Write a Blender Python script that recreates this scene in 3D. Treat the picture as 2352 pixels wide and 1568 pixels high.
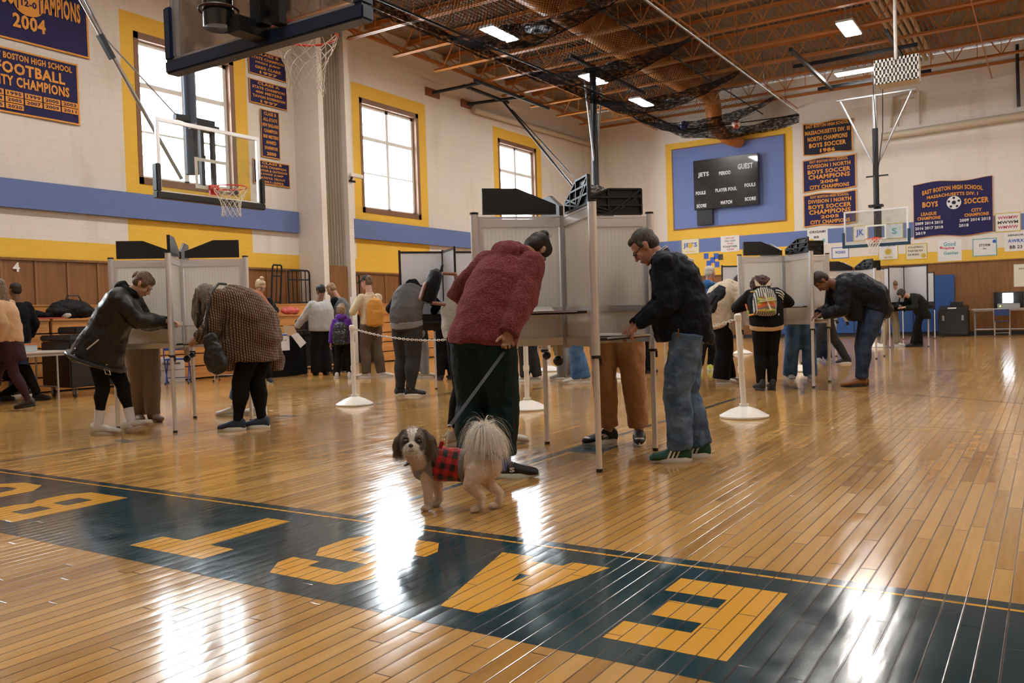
import bpy, bmesh, math, random
import numpy as np
from mathutils import Vector, Matrix, Quaternion, noise
PI = math.pi
scene = bpy.context.scene
for o in list(bpy.data.objects): bpy.data.objects.remove(o)
COL = scene.collection

# ------------------------------------------------------------------ camera
CAM_H, FPX = 1.03, 1950.6
YAW, PITCH, ROLL = math.radians(32.442), math.radians(-1.6197), math.radians(-1.7927)
fwd = Vector((math.cos(PITCH)*math.cos(YAW), math.cos(PITCH)*math.sin(YAW), math.sin(PITCH)))
r0 = Vector((math.sin(YAW), -math.cos(YAW), 0)); u0 = r0.cross(fwd)
rgt = r0*math.cos(ROLL)+u0*math.sin(ROLL); upv = u0*math.cos(ROLL)-r0*math.sin(ROLL)
cd = bpy.data.cameras.new('camera'); cam = bpy.data.objects.new('camera', cd); COL.objects.link(cam)
cd.sensor_fit = 'HORIZONTAL'; cd.sensor_width = 36; cd.lens = 36*FPX/2352; cd.clip_end = 300; cd.clip_start = .05
M3 = Matrix((rgt, upv, -fwd)).transposed()
cam.matrix_world = Matrix.Translation((0, 0, CAM_H)) @ M3.to_4x4()
cd.dof.use_dof = True; cd.dof.focus_distance = 5.0; cd.dof.aperture_fstop = 7.0
scene.camera = cam

# ------------------------------------------------------------------ daylight, lamps, exposure
scene.view_settings.view_transform = 'Standard'; scene.view_settings.look = 'None'
scene.view_settings.gamma = 1; scene.view_settings.use_curve_mapping = False
scene.view_settings.exposure = 1.2
w = bpy.data.worlds.new('overcast_sky'); scene.world = w; w.use_nodes = True
bg = w.node_tree.nodes['Background']; bg.inputs[0].default_value = (.93, .97, 1, 1); bg.inputs[1].default_value = 12.0
WALL_Y, WALL_X, WALL_R, WALL_B, ROOF = 15.7, 31.1, -7.4, -4.2, 9.15
WINX = [(3.65, 6.85), (10.4, 13.56), (17.08, 20.27), (23.9, 27.07)]      # painted surrounds along the left wall
WZ0, WZ1 = 4.0, 7.1
def portal(loc, rot, sx, sy):
    l = bpy.data.lights.new('window_daylight', 'AREA'); l.shape = 'RECTANGLE'; l.size = sx; l.size_y = sy
    l.cycles.is_portal = True
    o = bpy.data.objects.new('window_daylight', l); o.location = loc; o.rotation_euler = rot; COL.objects.link(o)
for a, b in WINX:
    portal(((a+b)/2, WALL_Y+.33, 5.55), (-PI/2, 0, 0), 2.5, 3.1)
LAMPS = [(x, y, 'x') for y in (11.28, 4.17, -2.9) for x in (2.6, 7.6, 12.6, 17.64, 22.63)] + [(26.1, 11.26, 'x'), (26.86, 4.73, 'y'), (26.9, -2.9, 'x')]
LAMP_STRENGTH = 50

# ------------------------------------------------------------------ mesh helpers
class MB:
    def __init__(s): s.v = []; s.f = []; s.m = []; s.cur = 0
    def add(s, vs, fs):
        n = len(s.v); s.v += [tuple(v) for v in vs]; s.f += [tuple(i+n for i in f) for f in fs]; s.m += [s.cur]*len(fs); return s
    def box(s, a, b):
        x0, y0, z0 = a; x1, y1, z1 = b
        return s.add([(x0,y0,z0),(x1,y0,z0),(x1,y1,z0),(x0,y1,z0),(x0,y0,z1),(x1,y0,z1),(x1,y1,z1),(x0,y1,z1)],
                     [(0,3,2,1),(4,5,6,7),(0,1,5,4),(1,2,6,5),(2,3,7,6),(3,0,4,7)])
    def obox(s, c, ax, ay, az):
        c, ax, ay, az = map(Vector, (c, ax, ay, az))
        vs = [c+i*ax+j*ay+k*az for k in (-1,1) for j in (-1,1) for i in (-1,1)]
        return s.add(vs, [(0,2,3,1),(4,5,7,6),(0,1,5,4),(1,3,7,5),(3,2,6,7),(2,0,4,6)])
    def bar(s, p, q, w, h, up=(0,0,1)):
        p, q = Vector(p), Vector(q); d = q-p; L = d.length; d.normalize(); up = Vector(up)
        if abs(d.dot(up)) > .98: up = Vector((1,0,0))
        si = d.cross(up).normalized(); u = si.cross(d)
        return s.obox((p+q)/2, d*L/2, si*w/2, u*h/2)
    def tube(s, pts, r, n=10, cap=True, closed=False):
        pts = [Vector(p) for p in pts]; N = len(pts)
        rs = r if hasattr(r, '__len__') else [r]*N
        t0 = (pts[1]-pts[0]).normalized(); a = Vector((0,0,1)) if abs(t0.z) < .9 else Vector((1,0,0))
        nrm = t0.cross(a).normalized(); vs = []
        for i in range(N):
            if closed: t = (pts[(i+1) % N]-pts[i-1]).normalized()
            else: t = (pts[min(i+1,N-1)]-pts[max(i-1,0)]).normalized()
            nrm = (nrm-t*nrm.dot(t)).normalized(); b = t.cross(nrm)
            for k in range(n):
                an = 2*PI*k/n; vs.append(pts[i]+rs[i]*(math.cos(an)*nrm+math.sin(an)*b))
        fs = []
        for i in range(N if closed else N-1):
            j = (i+1) % N
            for k in range(n): fs.append((i*n+k, i*n+(k+1) % n, j*n+(k+1) % n, j*n+k))
        if cap and not closed: fs.append(tuple(range(n))[::-1]); fs.append(tuple((N-1)*n+k for k in range(n)))
        return s.add(vs, fs)
    def cyl(s, p, q, r, r2=None, n=16): return s.tube([p, q], [r, r if r2 is None else r2], n)
    def lathe(s, c, prof, n=32, ax=(0,0,1)):
        c = Vector(c); ax = Vector(ax).normalized(); a = Vector((1,0,0)) if abs(ax.x) < .9 else Vector((0,1,0))
        e1 = ax.cross(a).normalized(); e2 = ax.cross(e1); vs = []
        for r, z in prof:
            for k in range(n): an = 2*PI*k/n; vs.append(c+ax*z+r*(math.cos(an)*e1+math.sin(an)*e2))
        fs = [(i*n+k, i*n+(k+1) % n, (i+1)*n+(k+1) % n, (i+1)*n+k) for i in range(len(prof)-1) for k in range(n)]
        fs.append(tuple(range(n))[::-1]); fs.append(tuple((len(prof)-1)*n+k for k in range(n)))
        return s.add(vs, fs)
    def ell(s, c, r, R=None, n=16, m=10):
        c = Vector(c); R = R or Matrix.Identity(3); vs = [c+R@Vector((0,0,-r[2]))]
        for i in range(1, m):
            th = -PI/2+PI*i/m
            for k in range(n):
                an = 2*PI*k/n; vs.append(c+R@Vector((r[0]*math.cos(th)*math.cos(an), r[1]*math.cos(th)*math.sin(an), r[2]*math.sin(th))))
        vs.append(c+R@Vector((0,0,r[2]))); fs = []
        for k in range(n): fs.append((0, 1+(k+1) % n, 1+k))
        for i in range(m-2):
            for k in range(n): a = 1+i*n; fs.append((a+k, a+(k+1) % n, a+n+(k+1) % n, a+n+k))
        a = 1+(m-2)*n; T = len(vs)-1
        for k in range(n): fs.append((a+k, a+(k+1) % n, T))
        return s.add(vs, fs)
    def prism(s, poly, o, e1, e2, th):       # polygon in plane (o,e1,e2), extruded both ways by th/2
        o, e1, e2 = map(Vector, (o, e1, e2)); nn = e1.cross(e2).normalized(); n = len(poly)
        vs = [o+e1*a+e2*b-nn*th/2 for a, b in poly]+[o+e1*a+e2*b+nn*th/2 for a, b in poly]
        return s.add(vs, [tuple(range(n))[::-1], tuple(range(n, 2*n))]+[(i, (i+1) % n, n+(i+1) % n, n+i) for i in range(n)])
    def grid(s, fn, nu, nv):
        vs = [fn(i/nu, j/nv) for j in range(nv+1) for i in range(nu+1)]
        return s.add(vs, [(j*(nu+1)+i, j*(nu+1)+i+1, (j+1)*(nu+1)+i+1, (j+1)*(nu+1)+i) for j in range(nv) for i in range(nu)])
    def mesh(s, name, mats, smooth=False):
        me = bpy.data.meshes.new(name); me.from_pydata(s.v, [], s.f)
        for m_ in (mats if isinstance(mats, (list, tuple)) else [mats]): me.materials.append(m_)
        me.polygons.foreach_set('material_index', s.m)
        if smooth: me.polygons.foreach_set('use_smooth', [True]*len(s.f))
        me.update(); return me
def smooth_by_angle(me, ang=.7):
    bm = bmesh.new(); bm.from_mesh(me)
    for f in bm.faces: f.smooth = True
    for e in bm.edges:
        if len(e.link_faces) != 2 or e.calc_face_angle(0) > ang: e.smooth = False
    bm.to_mesh(me); bm.free()
PLOC = {}
def obj(name, mb, mat, parent=None, smooth=False, world=True, bevel=0):
    me = mb if isinstance(mb, bpy.types.Mesh) else mb.mesh(name, mat, False)
    if bevel:
        bm = bmesh.new(); bm.from_mesh(me)
        es = [e for e in bm.edges if len(e.link_faces) == 2 and e.calc_face_angle(0) > .6]
        bmesh.ops.bevel(bm, geom=es, offset=bevel, segments=2, affect='EDGES', clamp_overlap=True); bm.to_mesh(me); bm.free(); smooth = True
    if smooth: smooth_by_angle(me)
    o = bpy.data.objects.new(name, me); COL.objects.link(o)
    if parent:
        o.parent = parent
        if world and parent.name in PLOC: o.matrix_parent_inverse = PLOC[parent.name].inverted()
    return o
def thing(name, label, cat, loc=(0,0,0), rz=0, group=None):
    o = bpy.data.objects.new(name, None); COL.objects.link(o); o.empty_display_size = .1
    o.location = loc; o.rotation_euler = (0, 0, rz); o['label'] = label; o['category'] = cat
    if group: o['group'] = group
    PLOC[o.name] = Matrix.Translation(loc) @ Matrix.Rotation(rz, 4, 'Z')
    return o
def tag(o, label, cat, group=None):
    o['label'] = label; o['category'] = cat
    if group: o['group'] = group
    return o
def struct(name, mb, mat, **k):
    o = obj(name, mb, mat, **k); o['kind'] = 'structure'; return o
KIDS = {}
def copy_tree(o, parent=None, objs=None):
    c = o.copy(); COL.objects.link(c)
    if parent: c.parent = parent
    for ch in [x for x in bpy.data.objects if x.parent == o]: copy_tree(ch, c)
    return c
def dup(o, loc, rz, label=None, group=None):
    c = copy_tree(o); c.location = loc; c.rotation_euler = (0, 0, rz)
    if label: c['label'] = label
    if group: c['group'] = group
    return c

# ------------------------------------------------------------------ materials
MATS = {}
def mat(name, col=(.5,.5,.5), rough=.5, metal=0, bump=0, bscale=50, spec=.5, emis=0, coat=0, sheen=0, alpha=1, var=0, vscale=5, bdist=.002, detail=2):
    if name in MATS: return MATS[name]
    m = bpy.data.materials.new(name); m.use_nodes = True; nt = m.node_tree; b = nt.nodes['Principled BSDF']; MATS[name] = m
    b.inputs['Base Color'].default_value = (*col, 1); b.inputs['Roughness'].default_value = rough; b.inputs['Metallic'].default_value = metal
    b.inputs['Specular IOR Level'].default_value = spec; b.inputs['Coat Weight'].default_value = coat; b.inputs['Sheen Weight'].default_value = sheen
    if sheen: b.inputs['Sheen Roughness'].default_value = .4; b.inputs['Sheen Tint'].default_value = (*[min(1, c*2+.1) for c in col], 1)
    if emis: b.inputs['Emission Color'].default_value = (*col, 1); b.inputs['Emission Strength'].default_value = emis
    tc = nt.nodes.new('ShaderNodeTexCoord')
    if bump:
        n = nt.nodes.new('ShaderNodeTexNoise'); n.inputs['Scale'].default_value = bscale; n.inputs['Detail'].default_value = detail
        bp = nt.nodes.new('ShaderNodeBump'); bp.inputs['Strength'].default_value = bump; bp.inputs['Distance'].default_value = bdist
        nt.links.new(tc.outputs['Object'], n.inputs['Vector']); nt.links.new(n.outputs['Fac'], bp.inputs['Height']); nt.links.new(bp.outputs[0], b.inputs['Normal'])
    if var:
        n = nt.nodes.new('ShaderNodeTexNoise'); n.inputs['Scale'].default_value = vscale; n.inputs['Detail'].default_value = 4
        mx = nt.nodes.new('ShaderNodeMix'); mx.data_type = 'RGBA'
        mx.inputs[6].default_value = (*[c*(1-var) for c in col], 1); mx.inputs[7].default_value = (*[min(1, c*(1+var)) for c in col], 1)
        nt.links.new(tc.outputs['Object'], n.inputs['Vector']); nt.links.new(n.outputs['Fac'], mx.inputs[0]); nt.links.new(mx.outputs[2], b.inputs['Base Color'])
    return m
class NT:
    def __init__(s, name):
        s.m = bpy.data.materials.new(name); s.m.use_nodes = True; s.t = s.m.node_tree; s.b = s.t.nodes['Principled BSDF']; MATS[name] = s.m
        s.tc = s.t.nodes.new('ShaderNodeTexCoord'); s.geo = s.t.nodes.new('ShaderNodeNewGeometry')
    def n(s, ty, ins={}, **k):
        x = s.t.nodes.new('ShaderNode'+ty)
        for a, v in k.items(): setattr(x, a, v)
        for a, v in ins.items():
            if isinstance(v, bpy.types.NodeSocket): s.t.links.new(v, x.inputs[a])
            else: x.inputs[a].default_value = v
        return x
    def math(s, op, a, b=None, c=None):
        ins = {0: a}
        if b is not None: ins[1] = b
        if c is not None: ins[2] = c
        return s.n('Math', ins, operation=op).outputs[0]
    def mix(s, f, a, b):
        return s.n('Mix', {0: f, 6: a, 7: b}, data_type='RGBA').outputs[2]
    def sep(s, v): return s.n('SeparateXYZ', {0: v}).outputs
    def comb(s, x, y, z): return s.n('CombineXYZ', {0: x, 1: y, 2: z}).outputs[0]
    def noise(s, v, scale, detail=3, rough=.5): return s.n('TexNoise', {'Vector': v, 'Scale': scale, 'Detail': detail, 'Roughness': rough}).outputs
    def bump(s, h, strength=1, dist=1, nrm=None):
        x = s.n('Bump', {'Height': h, 'Strength': strength, 'Distance': dist})
        if nrm is not None: s.t.links.new(nrm, x.inputs['Normal'])
        return x.outputs[0]
    def set(s, **k):
        for a, v in k.items():
            a = a.replace('_', ' ')
            if isinstance(v, bpy.types.NodeSocket): s.t.links.new(v, s.b.inputs[a])
            else: s.b.inputs[a].default_value = v
        return s.m
def C4(r, g, b): return (r, g, b, 1)

BW = .065
def floor_mat(name, paint=None):
    t = NT(name); x, y, z = t.sep(t.geo.outputs['Position'])
    yi = t.math('DIVIDE', y, BW); row = t.math('FLOOR', yi); fr = t.math('FRACT', yi)
    rr = t.n('TexWhiteNoise', {'W': row}, noise_dimensions='1D').outputs['Value']
    xo = t.math('ADD', t.math('DIVIDE', x, 1.15), t.math('MULTIPLY', rr, 37.0)); xi = t.math('FLOOR', xo); fx = t.math('FRACT', xo)
    cell = t.n('TexWhiteNoise', {'Vector': t.comb(xi, row, 0.0)}, noise_dimensions='3D').outputs
    cv = cell['Value']; cs = t.sep(cell['Color'])
    gv = t.comb(t.math('MULTIPLY', x, 1.6), t.math('ADD', t.math('MULTIPLY', y, 22.0), t.math('MULTIPLY', cv, 50.0)), cv)
    g = t.noise(gv, 1.0, 6, .6)['Fac']
    big = t.noise(t.geo.outputs['Position'], .55, 3)['Fac']
    ramp = t.n('ValToRGB', {0: t.math('ADD', t.math('MULTIPLY', cv, .45), t.math('MULTIPLY', g, .6))})
    cr = ramp.color_ramp; cr.elements[0].position = .12; cr.elements[0].color = C4(.29, .14, .036); cr.elements[1].position = .88; cr.elements[1].color = C4(.68, .39, .13)
    e = cr.elements.new(.5); e.color = C4(.5, .27, .075)
    wood = t.mix(t.math('MULTIPLY', big, .3), ramp.outputs[0], C4(.26, .11, .03))
    if paint: wood = t.mix(t.math('MULTIPLY', g, .18), C4(*paint), C4(*[c*.55 for c in paint]))
    ge = t.math('MINIMUM', fr, t.math('SUBTRACT', 1.0, fr)); gex = t.math('MULTIPLY', t.math('MINIMUM', fx, t.math('SUBTRACT', 1.0, fx)), 17.0)
    ed = t.math('MINIMUM', ge, gex)
    gap = t.n('MapRange', {0: ed, 1: .018, 2: .055, 3: 1.0, 4: 0.0}).outputs[0]
    col = t.mix(t.math('MULTIPLY', gap, .88), wood, C4(.05, .022, .01))
    f5 = t.math('SUBTRACT', fr, .5)
    cup = t.math('MULTIPLY', t.math('MULTIPLY', f5, f5), -.0011)
    tilt = t.math('MULTIPLY', f5, t.math('MULTIPLY', t.math('SUBTRACT', cs[0], .5), .0010))
    wav = t.noise(t.comb(t.math('MULTIPLY', x, 2.2), t.math('MULTIPLY', y, 9.0), 0.0), 1.0, 3)['Fac']
    h = t.math('ADD', t.math('ADD', cup, tilt), t.math('ADD', t.math('MULTIPLY', wav, .0011), t.math('MULTIPLY', gap, -.0007)))
    h = t.math('ADD', h, t.math('MULTIPLY', t.noise(t.geo.outputs['Position'], 160, 2)['Fac'], .00004))
    sc = t.noise(t.geo.outputs['Position'], 6.0, 4)['Fac']
    return t.set(Base_Color=col, Roughness=t.n('MapRange', {0: sc, 1: .3, 2: .7, 3: .1, 4: .2}).outputs[0], Normal=t.bump(h), Specular_IOR_Level=.5,
                 Coat_Weight=.22, Coat_Roughness=.08)
F_WOOD = floor_mat('varnished_floor_boards'); F_BLUE = floor_mat('blue_floor_paint', (.014, .046, .06)); F_GOLD = floor_mat('gold_floor_paint', (.74, .37, .05))
F_TEAL = floor_mat('dull_blue_line_paint', (.06, .085, .1)); F_YEL = floor_mat('yellow_line_paint', (.62, .38, .08)); F_ORG = floor_mat('orange_line_paint', (.5, .24, .06))

def block_mat(name, col, dirt=0.0):
    t = NT(name); x, y, z = t.sep(t.geo.outputs['Position'])
    u = t.math('ADD', x, y)
    br = t.n('TexBrick', {'Vector': t.comb(u, z, 0.0), 'Scale': 1.0, 'Mortar Size': .008, 'Brick Width': .4, 'Row Height': .2, 'Mortar Smooth': .3,
             'Color1': C4(1,1,1), 'Color2': C4(.93,.93,.93), 'Mortar': C4(0,0,0)})
    nz = t.noise(t.geo.outputs['Position'], .8, 5)['Fac']
    c = t.mix(t.math('MULTIPLY', nz, .5), C4(*col), C4(*[k*.82 for k in col]))
    c = t.mix(t.math('MULTIPLY', br.outputs['Fac'], .07), c, C4(*[k*.55 for k in col]))
    if dirt:
        st = t.noise(t.comb(t.math('MULTIPLY', u, 1.6), t.math('MULTIPLY', z, .35), 0.0), 1.0, 5)['Fac']
        st = t.n('MapRange', {0: st, 1: .55, 2: .8, 3: 0.0, 4: dirt}).outputs[0]
        c = t.mix(st, c, C4(.42, .33, .22))
    h = t.math('ADD', t.math('MULTIPLY', br.outputs['Fac'], -.0016), t.math('MULTIPLY', t.noise(t.geo.outputs['Position'], 60, 3)['Fac'], .0012))
    return t.set(Base_Color=c, Roughness=.62, Normal=t.bump(h), Specular_IOR_Level=.3)
W_CREAM = block_mat('cream_painted_block', (.74, .685, .62), .45); W_YEL = block_mat('yellow_painted_block', (.8, .49, .06)); W_BLUE = block_mat('blue_painted_block', (.14, .2, .43))
def wood_mat(name, dark, light, along='z', sc=1.0, rough=.4, coat=.2):
    t = NT(name); x, y, z = t.sep(t.geo.outputs['Position'])
    k = {'x': (1.5, 18, 18), 'y': (18, 1.5, 18), 'z': (18, 18, 1.5)}[along]
    v = t.comb(t.math('MULTIPLY', x, k[0]*sc), t.math('MULTIPLY', y, k[1]*sc), t.math('MULTIPLY', z, k[2]*sc))
    g = t.noise(v, 1.0, 6, .62)['Fac']; g2 = t.noise(t.geo.outputs['Position'], 1.3, 3)['Fac']
    f = t.n('MapRange', {0: t.math('ADD', t.math('MULTIPLY', g, .7), t.math('MULTIPLY', g2, .3)), 1: .3, 2: .7}).outputs[0]
    return t.set(Base_Color=t.mix(f, C4(*dark), C4(*light)), Roughness=rough, Coat_Weight=coat, Coat_Roughness=.2)
WOOD_PANEL = wood_mat('brown_plywood_panel', (.15, .058, .014), (.27, .115, .03)); WOOD_TRIM = wood_mat('light_wood_batten', (.2, .085, .03), (.3, .14, .05))
WOOD_BLEACH = wood_mat('honey_bleacher_plank', (.42, .17, .04), (.66, .31, .09), 'x')
BROWN = mat('brown_window_frame', (.2, .095, .045), .5); ALU_WHITE = mat('white_sash', (.75, .76, .74), .45)
def glass_mat(name, col=(.95, .98, 1), refl=.12, dirt=0):
    m = bpy.data.materials.new(name); m.use_nodes = True; nt = m.node_tree; nt.nodes.clear()
    out = nt.nodes.new('ShaderNodeOutputMaterial'); tr = nt.nodes.new('ShaderNodeBsdfTransparent'); gl = nt.nodes.new('ShaderNodeBsdfGlossy'); mx = nt.nodes.new('ShaderNodeMixShader')
    tr.inputs[0].default_value = (*col, 1); gl.inputs['Roughness'].default_value = .03; fr = nt.nodes.new('ShaderNodeLayerWeight'); fr.inputs[0].default_value = refl
    nt.links.new(fr.outputs['Fresnel'], mx.inputs[0]); nt.links.new(tr.outputs[0], mx.inputs[1]); nt.links.new(gl.outputs[0], mx.inputs[2]); last = mx.outputs[0]
    if dirt:
        df = nt.nodes.new('ShaderNodeBsdfDiffuse'); df.inputs[0].default_value = (.6, .5, .42, 1); nz = nt.nodes.new('ShaderNodeTexNoise'); nz.inputs['Scale'].default_value = 7; nz.inputs['Detail'].default_value = 6
        mr = nt.nodes.new('ShaderNodeMapRange'); mr.inputs[1].default_value = .5; mr.inputs[2].default_value = .75; mr.inputs[3].default_value = dirt*.3; mr.inputs[4].default_value = dirt
        tc = nt.nodes.new('ShaderNodeTexCoord'); m2 = nt.nodes.new('ShaderNodeMixShader')
        nt.links.new(tc.outputs['Object'], nz.inputs['Vector']); nt.links.new(nz.outputs['Fac'], mr.inputs[0]); nt.links.new(mr.outputs[0], m2.inputs[0]); nt.links.new(last, m2.inputs[1]); nt.links.new(df.outputs[0], m2.inputs[2]); last = m2.outputs[0]
    nt.links.new(last, out.inputs[0]); MATS[name] = m; return m
GLASS = glass_mat('window_glass'); BB_GLASS = glass_mat('backboard_glass', (.9, .93, .93), .15, .12); BB_DIRTY = glass_mat('scuffed_backboard_glass', (.8, .78, .74), .2, .5)
BLK = mat('black_plastic', (.012, .012, .014), .38, bump=.15, bscale=200); BLKM = mat('black_painted_steel', (.012, .013, .016), .4, .3); NAVY_PAD = mat('navy_vinyl_pad', (.010, .024, .07), .35, bump=.2, bscale=30)
ALU = mat('brushed_aluminium', (.84, .85, .87), .3, .65, bump=.05, bscale=300); ALU_D = mat('dark_aluminium', (.45, .45, .46), .4, .5); CHROME = mat('chrome', (.7, .7, .72), .12, 1)
RED = mat('red_rim_paint', (.7, .06, .025), .4); NETW = mat('white_net_cord', (.72, .68, .6), .8); WHITE_PL = mat('white_plastic', (.74, .7, .63), .38); PAPER = mat('white_paper', (.75, .74, .72), .7)
TRUSS = mat('orange_truss_paint', (.42, .15, .028), .45); DUCT = mat('orange_duct_paint', (.45, .17, .03), .4); GALV = mat('galvanised_steel', (.38, .38, .39), .42, .7, var=.15)
FABRIC_BANNER = mat('navy_banner_felt', (.012, .01, .075), .8, bump=.3, bscale=300); BANNER_BLK = mat('black_banner_felt', (.008, .007, .022), .8); GOLDF = mat('gold_felt', (.72, .31, .05), .75); WHITEF = mat('white_felt', (.7, .7, .72), .75)
# ------------------------------------------------------------------ floor and its paint
FL = struct('floor', MB().box((WALL_B-.3, WALL_R-.3, -.2), (WALL_X+.3, WALL_Y+.3, 0)), F_WOOD)
def paint(name, polys, m, z=.0008):
    mb = MB()
    for p in polys: mb.add([(x, y, z) for x, y in p], [tuple(range(len(p)))])
    return obj(name, mb, m, FL)
def rect(x0, y0, x1, y1): return [(x0, y0), (x1, y0), (x1, y1), (x0, y1)]
paint('painted_band', [rect(2.25, -3.5, 3.335, 12.4)], F_BLUE, .0005)
paint('boundary_stripe', [rect(3.245, -3.5, 3.265, 12.4)], F_GOLD, .0009)
LA, LB = 2.405, 3.09                       # tops of the letters at LA, feet at LB; the reader stands on the court side, +Y runs to his right
def letter(y0, y1, polys, ch):
    def P(u, v): return (LB+(LA-LB)*v, y0+(y1-y0)*u)
    o = paint('painted_letter', [[P(u, v) for u, v in p] for p in polys], F_GOLD, .0010); o['label'] = 'gold block letter %s painted on the blue band' % ch
    return o
OU = [(.28,0),(.72,0),(1,.2),(1,.8),(.72,1),(.28,1),(0,.8),(0,.2)]
IN = [(.38,.2),(.62,.2),(.7,.28),(.7,.72),(.62,.8),(.38,.8),(.3,.72),(.3,.28)]
RING = [[OU[i], OU[(i+1) % 8], IN[(i+1) % 8], IN[i]] for i in range(8)]
letter(.816, 1.222, [[(0,0),(.42,0),(.42,1),(0,1)], [(.42,0),(1,0),(1,.24),(.42,.24)], [(.42,.38),(.86,.38),(.86,.62),(.42,.62)], [(.42,.76),(1,.76),(1,1),(.42,1)]], 'E')
def AS(v0, v1, a0=0, a1=1, b0=0, b1=1): l, q = lambda v: .34*v, lambda v: 1-.34*v; return [(l(v0) if a0 == 0 else a0, v0), (q(v0) if a1 == 1 else a1, v0), (q(v1) if b1 == 1 else b1, v1), (l(v1) if b0 == 0 else b0, v1)]
letter(1.526, 2.047, [AS(0,.09,0,.33,0,.36), AS(0,.09,.67,1,.64,1), AS(.09,.34), AS(.34,.49,0,.455,0,.505), AS(.34,.49,.555,1,.505,1), AS(.49,1)], 'A')
letter(2.312, 2.846, [[(.16,0),(.84,0),(1,.18),(.7,.21),(.3,.21),(0,.18)],[(0,.18),(.3,.21),(.3,.31),(0,.31)],[(.7,.21),(1,.18),(1,.46),(.7,.4)],[(.3,.4),(.7,.4),(1,.46),(.86,.6),(.3,.6),(0,.54),(.14,.4)],[(0,.54),(.3,.6),(.3,.79),(0,.82)],[(0,.82),(.3,.79),(.7,.79),(1,.82),(.84,1),(.16,1)],[(.7,.69),(1,.69),(1,.82),(.7,.79)]], 'S')
letter(3.2, 3.727, [[(.32,0),(.66,0),(.66,.74),(.32,.74)], [(0,.74),(1,.74),(1,1),(0,1)]], 'T')
letter(4.785, 5.27, [[(0,0),(.3,0),(.3,1),(0,1)], [(.3,0),(.8,0),(1,.16),(1,.42),(.86,.52),(.62,.52),(.62,.2),(.3,.2)], [(.3,.44),(.62,.44),(.62,.56),(.3,.56)], [(.3,.8),(.6,.8),(.6,.52),(.86,.52),(.97,.62),(.97,.86),(.78,1),(.3,1)]], 'B')
letter(5.6, 6.13, RING, 'O'); letter(6.45, 6.98, [[(.16,0),(.84,0),(1,.18),(.7,.21),(.3,.21),(0,.18)],[(0,.18),(.3,.21),(.3,.31),(0,.31)],[(.7,.21),(1,.18),(1,.46),(.7,.4)],[(.3,.4),(.7,.4),(1,.46),(.86,.6),(.3,.6),(0,.54),(.14,.4)],[(0,.54),(.3,.6),(.3,.79),(0,.82)],[(0,.82),(.3,.79),(.7,.79),(1,.82),(.84,1),(.16,1)],[(.7,.69),(1,.69),(1,.82),(.7,.79)]], 'S')
letter(7.3, 7.83, [[(.32,0),(.66,0),(.66,.74),(.32,.74)], [(0,.74),(1,.74),(1,1),(0,1)]], 'T')
paint('blue_lane_line', [rect(3.335, 3.1, 10.3, 3.15)], F_TEAL); paint('blue_lane_line', [rect(3.335, 7.12, 24, 7.16)], F_TEAL)
paint('blue_lane_mark', [[(5.62, 2.83), (6.04, 2.86), (6.02, 3.1), (5.62, 3.1)]], F_TEAL); paint('blue_lane_mark', [[(4.62, 7.16), (4.74, 7.16), (4.74, 7.4), (4.62, 7.4)], [(6.62, 7.16), (6.74, 7.16), (6.74, 7.4), (6.62, 7.4)]], F_TEAL)
def arc(cx, cy, r, w, a0, a1, n=60):
    return [[(cx+q*math.cos(a), cy+q*math.sin(a)) for q, a in ((r, A), (r+w, A), (r+w, B), (r, B))] for A, B in [(a0+(a1-a0)*i/n, a0+(a1-a0)*(i+1)/n) for i in range(n)]]
paint('blue_arc_line', arc(4.4, 4.4, 6.92, .05, -1.35, -.02), F_TEAL); paint('blue_arc_line', arc(10.3, 4.4, 1.83, .05, -1.57, 1.57), F_TEAL)
paint('yellow_court_line', [rect(7.66, 2.9, 7.7, 13.0), rect(7.66, -7, 7.7, 2.9)], F_YEL); paint('yellow_court_line', [rect(7.86, -7, 7.9, 3.3)], F_YEL)
paint('yellow_court_line', [rect(11.95, -7, 11.99, 2.0)], F_YEL); paint('blue_court_line', [rect(14.6, -7, 14.65, 13.0)], F_TEAL)

# ------------------------------------------------------------------ walls (painted zones are faces with their own paint)
def wall(name, ax, c, th, ub, zb, fn, mats):
    """vertical wall: ax 'y' = plane Y=c spanning X; ax 'x' = plane X=c spanning Y. th>0 thickens away from +axis. fn(u,z) -> material index or None (opening)"""
    mb = MB(); P = (lambda u, d, z: (u, c+d, z)) if ax == 'y' else (lambda u, d, z: (c+d, u, z))
    def hole(i, j):
        if i < 0 or j < 0 or i >= len(ub)-1 or j >= len(zb)-1: return False
        return fn((ub[i]+ub[i+1])/2, (zb[j]+zb[j+1])/2) is None
    for i in range(len(ub)-1):
        for j in range(len(zb)-1):
            k = fn((ub[i]+ub[i+1])/2, (zb[j]+zb[j+1])/2); a, b, p, q = ub[i], ub[i+1], zb[j], zb[j+1]
            if k is None: continue
            mb.cur = k; mb.add([P(a,0,p), P(b,0,p), P(b,0,q), P(a,0,q)], [(0,1,2,3)]); mb.add([P(a,th,p), P(b,th,p), P(b,th,q), P(a,th,q)], [(3,2,1,0)])
            for (di, dj, e) in ((-1,0,(a,p,a,q)), (1,0,(b,p,b,q)), (0,-1,(a,p,b,p)), (0,1,(a,q,b,q))):
                if hole(i+di, j+dj): mb.add([P(e[0],0,e[1]), P(e[2],0,e[3]), P(e[2],th,e[3]), P(e[0],th,e[1])], [(0,1,2,3)])
    return struct(name, mb, mats)
ZB = [0, 2.38, 2.73, 3.27, 3.78, 3.82, WZ0, WZ1, 7.46, ROOF]
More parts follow.
